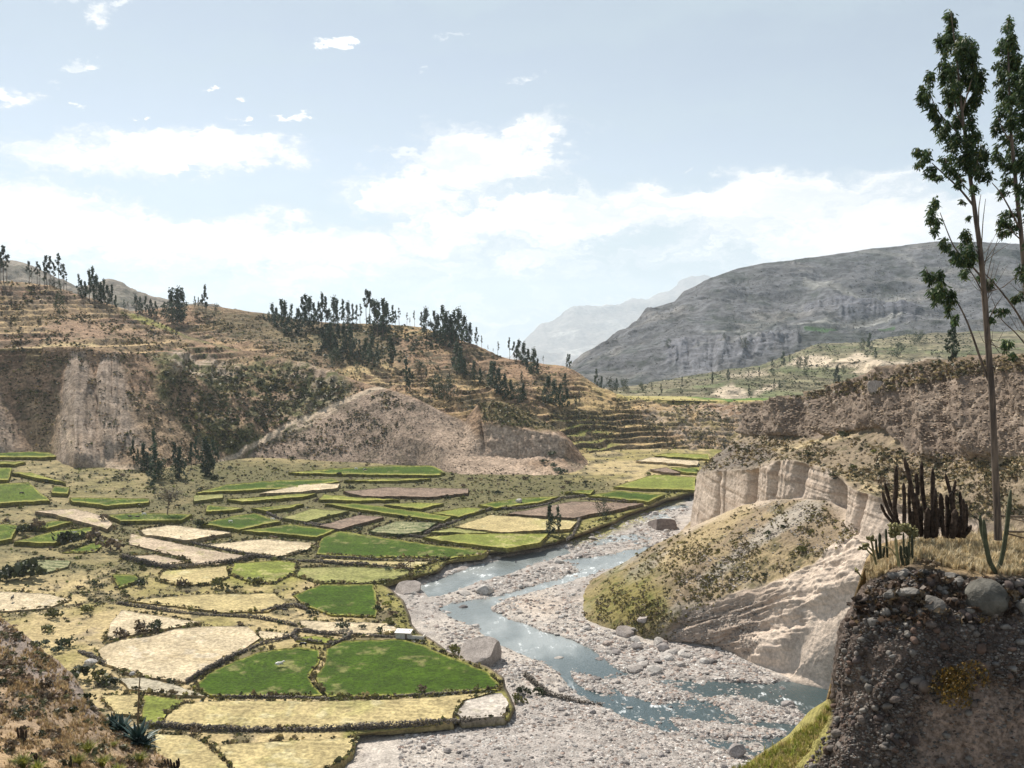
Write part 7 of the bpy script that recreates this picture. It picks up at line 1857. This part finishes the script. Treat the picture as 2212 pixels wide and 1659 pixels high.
def small_group():
    Y = 25.6; org = at_depth(*Z(560, 1310), Y); r = empty('columnar_cactus', org); tag(r, 'group of slim upright cacti standing on the rim boulders', 'cactus')
    for pts, rp in [([(535, 1300), (512, 1190), (508, 1095)], 17), ([(548, 1230), (540, 1080), (538, 960)], 12), ([(578, 1312), (570, 1210), (566, 1100)], 17), ([(602, 1300), (600, 1200), (590, 1060)], 14), ([(628, 1312), (632, 1120), (630, 980)], 15)]: stem_obj(r, org, pts, rp, Y, M_CACT, 7, .05, .15)
    org = at_depth(*Z(280, 1240), 26.4); r = empty('columnar_cactus', org); tag(r, 'three slim cacti at the left edge of the ledge', 'cactus')
    for pts, rp in [([(275, 1240), (252, 1130), (246, 1020)], 14), ([(295, 1230), (288, 1070), (288, 965)], 17), ([(370, 1220), (358, 1030), (353, 915)], 13), ([(320, 1220), (330, 1170), (335, 1110)], 14)]: stem_obj(r, org, pts, rp, 26.4, M_CACT, 7, .05, .15)
    def cholla(base, brs, Y, label, heads):
        org = at_depth(*Z(*base), Y); r = empty('cholla_cactus', org); tag(r, label, 'cactus')
        for pts, rp in brs: stem_obj(r, org, pts, rp, Y, M_CHOLLA, 6, .08, .12, 'branch')
        for hx, hy, n, L in heads:
            sh = []
            for _ in range(n):
                a = rng.uniform(-.4, 3.5); l = L * rng.uniform(.5, 1); x, y = hx + rng.uniform(-L * .9, L * .9), hy + rng.uniform(-L * .6, L * .8)
                p = np.array([at_depth(*Z(x, y), Y), at_depth(*Z(x + math.cos(a) * l * .5, y - math.sin(a) * l * .5), Y + rng.uniform(-.1, .1)), at_depth(*Z(x + math.cos(a) * l, y - math.sin(a) * l), Y + rng.uniform(-.2, .2))])
                v, f = tube(p - org, [.028, .03, .02], 6); sh.append((v, f))
            v, f = join(sh); o = obj('joint', poly_mesh('joint', v, f, M_CHOLLA), r); o['kind'] = 'stuff'
    cholla((245, 1290), [([(250, 1295), (225, 1190), (200, 1040)], 12), ([(235, 1215), (180, 1170), (125, 1105)], 10), ([(225, 1170), (190, 1130), (150, 1085)], 9), ([(225, 1180), (215, 1100), (180, 1010)], 9)], 26.0, 'pale branching cholla cactus at the left tip of the ledge', [(110, 1110, 9, 36), (190, 1030, 12, 38), (150, 1080, 7, 30)])
    cholla((490, 1310), [([(492, 1312), (468, 1160), (456, 1010)], 16), ([(480, 1230), (400, 1120), (300, 1100)], 7)], 25.4, 'fuzzy topped cholla cactus between the slim cacti', [(450, 930, 40, 62), (430, 980, 12, 40)])
    cholla((600, 1080), [([(606, 1250), (604, 1080), (600, 930)], 10)], 25.9, 'second fuzzy topped cholla right of the first', [(605, 940, 34, 58), (640, 990, 12, 40), (530, 905, 20, 50)])
    cholla((105, 1450), [([(110, 1450), (75, 1400), (45, 1355)], 8), ([(75, 1400), (60, 1390), (35, 1365)], 6)], 26.3, 'tiny cholla poking out of the left rim of the cliff', [(50, 1360, 5, 24)])
small_group()
def rail_fence():
    org = at_depth(2200, 1170, 27.2); r = empty('rail_fence', org); tag(r, 'rough rail fence of dark branches beside the tall eucalyptus', 'fence')
    for a, b, rr in [((1580, 782), (1900, 786), .035), ((1640, 800), (1900, 850), .022), ((1640, 945), (1900, 945), .035), ((1650, 970), (1900, 1030), .024)]:
        p = np.array([at_depth(*Z(*a), 27.1), at_depth(*Z((a[0] + b[0]) / 2, (a[1] + b[1]) / 2 + 3), 27.15), at_depth(*Z(*b), 27.2)]) - org
        v, f = tube(p, [rr, rr * .9, rr * .7], 6); obj('rail', poly_mesh('rail', v, f, M_WOOD), r)
    p = np.array([at_depth(*Z(1880, 1010), 27.2), at_depth(*Z(1885, 720), 27.2)]) - org; v, f = tube(p, [.06, .05], 7); obj('post', poly_mesh('post', v, f, M_WOOD), r)
rail_fence()

# ================================================================== TALL EUCALYPTUS
def bark_mat():
    m, N = new_mat('eucalyptus_bark'); out = N.n('ShaderNodeOutputMaterial'); p = N.n('ShaderNodeBsdfPrincipled', i_Roughness=.75); N.l(p.outputs[0], out.inputs[0])
    tc = N.n('ShaderNodeTexCoord'); mp = N.n('ShaderNodeMapping', i_Scale=(5, 5, .6)); N.l(tc.outputs['Object'], mp.inputs[0])
    nd = N.n('ShaderNodeTexNoise', i_Scale=2.0, i_Detail=6, i_Roughness=.65); N.l(mp.outputs[0], nd.inputs['Vector'])
    c = N.mix(N.ss(nd.outputs['Fac'], .35, .65), (.05, .037, .03), (.165, .122, .09)); N.l(c, p.inputs['Base Color'])
    b = N.n('ShaderNodeBump', i_Strength=.5, i_Distance=.03); N.l(nd.outputs['Fac'], b.inputs['Height']); N.l(b.outputs[0], p.inputs['Normal']); return m
M_GBARK = bark_mat()
def leaves(clumps, Y, dens_, seed, gold=0.0):
    """drooping lance leaves in the measured clumps: (cx, cy, rx, ry[, depth offset])"""
    g = np.random.default_rng(seed); Cs, Ds, Cl = [], [], []
    tw = []
    for c in clumps:
        cx, cy, rx, ry = c[:4]; rx, ry = rx * 1.1, ry * 1.08; dy = c[4] if len(c) > 4 else g.uniform(-.5, .5)
        n = int(dens_ * 1.6 * rx * ry / 22.0)
        cen = at_depth(cx, cy, Y + dy); kx = Y / F
        ns = 9
        sub = g.normal(size=(ns, 3)); sub /= np.linalg.norm(sub, axis=1, keepdims=True); sub *= g.uniform(.25, .85, (ns, 1))
        w = g.integers(0, ns, n); d = g.normal(size=(n, 3)); d /= np.linalg.norm(d, axis=1, keepdims=True); d *= g.uniform(.1, 1, (n, 1)) ** .6 * .42
        q = (sub[w] + d); q[:, 0] *= rx * kx; q[:, 2] *= ry * kx; q[:, 1] *= min(rx, ry) * kx * 1.1
        Cs.append(cen + q); Cl.append(np.full(n, g.uniform(.75, 1.3)))
        for s_ in sub: tw.append((cen, cen + s_ * [rx * kx, rx * kx, ry * kx]))
    C = np.concatenate(Cs); br = np.concatenate(Cl); n = len(C)
    d = np.stack([g.normal(size=n) * .55 - .25, g.normal(size=n) * .55, -g.uniform(.25, 1.2, n)], 1); d /= np.linalg.norm(d, axis=1, keepdims=True)
    t = np.cross(d, g.normal(size=(n, 3))); t /= np.linalg.norm(t, axis=1, keepdims=True)
    L = g.uniform(.085, .165, n)[:, None]; w = L * .16
    V = np.stack([C, C + d * L * .4 + t * w, C + d * L + t * w * .0, C + d * L * .4 - t * w], 1).reshape(-1, 3)
    base = np.array([(.055, .092, .042), (.075, .112, .042), (.04, .068, .036), (.13, .145, .045)])[g.choice(4, n, p=[.4, .3, .2, .1])]
    col = (base * br[:, None]).repeat(4, 0)
    return V, np.arange(4 * n).reshape(n, 4), col, tw
def tall_tree(label, trunk, brs, clumps, Y, seed, dn=1.0, twigs=()):
    P = np.array([at_depth(x, y, Y) for x, y, r in trunk]); org = P[0]
    r_ = empty('eucalyptus_tree', org); tag(r_, label, 'tree', 'tall eucalyptus on the ledge')
    t = np.linspace(0, len(P) - 1, 40); PP = np.stack([np.interp(t, np.arange(len(P)), P[:, k]) for k in range(3)], 1); rr = np.interp(t, np.arange(len(P)), [q[2] * .84 * Y / F for q in trunk])
    PP[1:-1] = .25 * PP[:-2] + .5 * PP[1:-1] + .25 * PP[2:]
    v, f = tube(PP - org, rr, 12); obj('trunk', poly_mesh('trunk', v, f, M_GBARK), r_)
    for pts, r0, r1 in brs:
        dy = rng.uniform(-.6, .6); Q = np.array([at_depth(x, y, Y + dy * i / (len(pts) - 1)) for i, (x, y) in enumerate(pts)])
        t = np.linspace(0, len(Q) - 1, 12); QQ = np.stack([np.interp(t, np.arange(len(Q)), Q[:, k]) for k in range(3)], 1); QQ[1:-1] = .25 * QQ[:-2] + .5 * QQ[1:-1] + .25 * QQ[2:]
        v, f = tube(QQ - org, np.linspace(r0, r1, 12) * Y / F, 7); obj('branch', poly_mesh('branch', v, f, M_GBARK), r_)
    V, Fc, col, tw = leaves(clumps, Y, dn, seed)
    o = obj('crown', mesh_np('crown', V - org, Fc, M_GUM, col, False), r_); o['kind'] = 'stuff'
    sh = [tube(np.array([a, (a + b) / 2 + [0, 0, .02], b]) - org, [.014, .01, .004], 4) for a, b in tw]
    for (x, y), n, L in twigs:
        for _ in range(n):
            a = at_depth(x + rng.uniform(-6, 6), y + rng.uniform(-30, 30), Y); ang = rng.uniform(-2.6, -.5) if L > 0 else rng.uniform(-2.2, .4); l = abs(L) * rng.uniform(.5, 1)
            b = at_depth(x + math.cos(ang) * l * .5, y + math.sin(ang) * l * .4, Y + rng.uniform(-.3, .3)); c = at_depth(x + math.cos(ang) * l, y + math.sin(ang) * l, Y + rng.uniform(-.5, .5)); sh.append(tube(np.array([a, b, c]) - org, [.012, .008, .003], 4))
    v, f = join(sh); o = obj('twig', poly_mesh('twig', v, f, M_GBARK), r_); o['kind'] = 'stuff'
T1 = [(2155, 1166, 10), (2154, 1120, 9), (2148, 1000, 8.6), (2143, 860, 8), (2133, 740, 7.5), (2125, 628, 7), (2115, 525, 6.3), (2107, 474, 5.8), (2101, 423, 5.2), (2094, 380, 4.6), (2087, 320, 4), (2081, 270, 3.5), (2074, 215, 3), (2068, 150, 2.3), (2060, 80, 1.4), (2053, 25, .7)]
B1 = [([(2103, 446), (2070, 405), (2035, 374), (2012, 352)], 2.6, .9), ([(2120, 600), (2095, 570), (2062, 540), (2045, 500), (2030, 460)], 2.2, .8), ([(2146, 850), (2118, 780), (2095, 710), (2070, 655), (2040, 620)], 3.2, 1.0), ([(2088, 330), (2072, 290), (2045, 265), (2020, 235), (2006, 195)], 2.4, .8), ([(2082, 275), (2066, 245), (2055, 190), (2042, 130)], 2.0, .7),
      ([(2078, 240), (2090, 200), (2100, 165)], 2, .7), ([(2096, 395), (2110, 350), (2118, 310)], 1.8, .7), ([(2113, 510), (2113, 450), (2118, 420)], 1.6, .6), ([(2118, 560), (2122, 480), (2128, 430)], 1.4, .5), ([(2126, 640), (2105, 600), (2088, 575)], 1.8, .7), ([(2130, 700), (2150, 660), (2165, 640)], 1.5, .5), ([(2125, 628), (2140, 560), (2160, 500)], 1.2, .4), ([(2100, 420), (2080, 400), (2070, 380)], 1.3, .5)]
K1 = [(2054, 45, 14, 28), (2056, 80, 20, 34), (2040, 95, 15, 38), (2068, 110, 24, 40), (2086, 115, 20, 36), (2100, 140, 18, 34), (2048, 150, 20, 36), (2078, 165, 26, 40), (2034, 150, 12, 30), (2104, 185, 22, 34), (2060, 205, 22, 30), (2086, 225, 24, 32), (2118, 165, 12, 28), (2048, 225, 14, 22), (2068, 262, 16, 22), (2112, 220, 14, 20), (2098, 262, 14, 24), (2042, 275, 12, 16),
      (2006, 178, 15, 26), (2000, 210, 18, 28), (2014, 232, 16, 26), (2024, 262, 12, 18), (2036, 290, 14, 18), (2070, 305, 20, 28), (2098, 310, 24, 32), (2088, 352, 30, 34), (2112, 362, 20, 38), (2050, 310, 14, 16), (2044, 345, 14, 18), (2060, 372, 16, 20), (2128, 335, 12, 26), (2135, 380, 10, 20), (2072, 395, 12, 14), (2104, 405, 10, 14),
      (1985, 325, 13, 14), (1996, 345, 18, 22), (2012, 368, 15, 16), (2026, 384, 12, 10), (2016, 440, 12, 18), (2012, 465, 14, 22), (2026, 492, 13, 20), (2036, 520, 10, 14), (2045, 535, 10, 10), (2084, 515, 17, 22), (2092, 540, 16, 24), (2072, 562, 22, 16), (2058, 548, 14, 12), (2086, 588, 14, 14), (2098, 560, 14, 20), (2136, 612, 16, 13), (2118, 600, 10, 12),
      (2004, 592, 13, 16), (2022, 600, 18, 24), (2036, 628, 22, 24), (2056, 640, 18, 22), (2046, 668, 12, 16), (2062, 690, 9, 16), (2024, 648, 10, 12), (2160, 672, 22, 10), (2142, 690, 10, 8), (2175, 745, 18, 15), (2190, 768, 12, 10), (2095, 470, 7, 8), (2078, 435, 7, 8)]
tall_tree('tall eucalyptus with a bare red brown trunk standing before the bluff', T1, B1, K1, 27.0, 5, 10.0, [((2128, 640), 9, 90), ((2138, 760), 6, -70), ((2118, 560), 8, 80), ((2140, 820), 5, 60)])
T2 = [(2240, 1160, 9), (2236, 900, 8), (2224, 700, 7), (2216, 630, 6.5), (2204, 495, 5.6), (2198, 443, 5.2), (2193, 392, 4.6), (2185, 307, 3.8), (2181, 266, 3.2), (2178, 150, 2.2), (2176, 45, .8)]
B2 = [([(2222, 720), (2190, 665), (2150, 615), (2125, 590)], 2.6, 1.2), ([(2204, 500), (2180, 450), (2160, 415), (2142, 395)], 2.2, .9), ([(2206, 520), (2185, 500), (2172, 480)], 1.6, .7), ([(2186, 310), (2168, 285), (2155, 255)], 1.6, .6), ([(2196, 420), (2206, 380), (2212, 340)], 1.6, .6), ([(2226, 760), (2195, 720), (2160, 690), (2140, 640)], 1.8, .5)]
K2_ = [(2177, 52, 11, 22), (2178, 78, 18, 26), (2166, 102, 17, 26), (2192, 108, 18, 28), (2172, 138, 22, 30), (2196, 142, 17, 28), (2162, 170, 15, 26), (2186, 176, 24, 32), (2160, 205, 15, 20), (2180, 222, 22, 24), (2204, 210, 18, 34), (2166, 248, 18, 22), (2192, 262, 22, 30), (2156, 280, 14, 20), (2176, 296, 16, 20), (2152, 330, 14, 20), (2162, 352, 10, 18), (2190, 320, 18, 26), (2180, 360, 14, 20), (2200, 362, 16, 28), (2176, 392, 14, 18), (2164, 418, 12, 16), (2200, 410, 14, 20),
       (2180, 462, 18, 16), (2168, 482, 15, 18), (2186, 490, 15, 18), (2160, 504, 9, 16), (2196, 640, 12, 18), (2206, 590, 12, 26)]
tall_tree('second tall eucalyptus whose trunk leaves the right border', T2, B2, K2_, 28.6, 6, 10.0, [((2216, 640), 8, 80), ((2222, 740), 6, 90)])
T3 = [(2290, 1165, 8), (2270, 800, 7), (2255, 500, 5), (2240, 300, 3.5), (2226, 120, 1)]
K3 = [(2216, 150, 12, 30), (2210, 190, 14, 36), (2220, 230, 16, 40), (2208, 270, 12, 34), (2222, 300, 16, 40), (2210, 345, 12, 30), (2224, 380, 16, 34), (2216, 425, 12, 26), (2228, 470, 14, 40), (2222, 520, 12, 24), (2226, 600, 12, 28), (2240, 200, 24, 60), (2246, 330, 24, 60), (2250, 470, 24, 60)]
tall_tree('third eucalyptus mostly cut off by the right border', T3, [([(2255, 500), (2240, 440), (2226, 400)], 2, .8), ([(2245, 360), (2230, 310), (2218, 260)], 2, .8)], K3, 25.8, 7, 10.0)
# ================================================================== HAZE
def haze():
    bm = bmesh.new(); bmesh.ops.create_cube(bm, size=1); me = bpy.data.meshes.new('haze'); bm.to_mesh(me); bm.free()
    m, N = new_mat('valley_haze'); out = N.n('ShaderNodeOutputMaterial')
    v = N.n('ShaderNodeVolumePrincipled'); v.inputs['Color'].default_value = (.78, .89, 1, 1); v.inputs['Density'].default_value = HAZE_D
    v.inputs['Anisotropy'].default_value = 0.25
    N.l(v.outputs[0], out.inputs['Volume']); me.materials.append(m)
    o = obj('haze', me); o.scale = (44000, 36400, 3300); o.location = (0, 16300, -251)
    tag(o, 'thin pale haze filling the valley air', kind='stuff')
HAZE_D = 0.000038
haze()
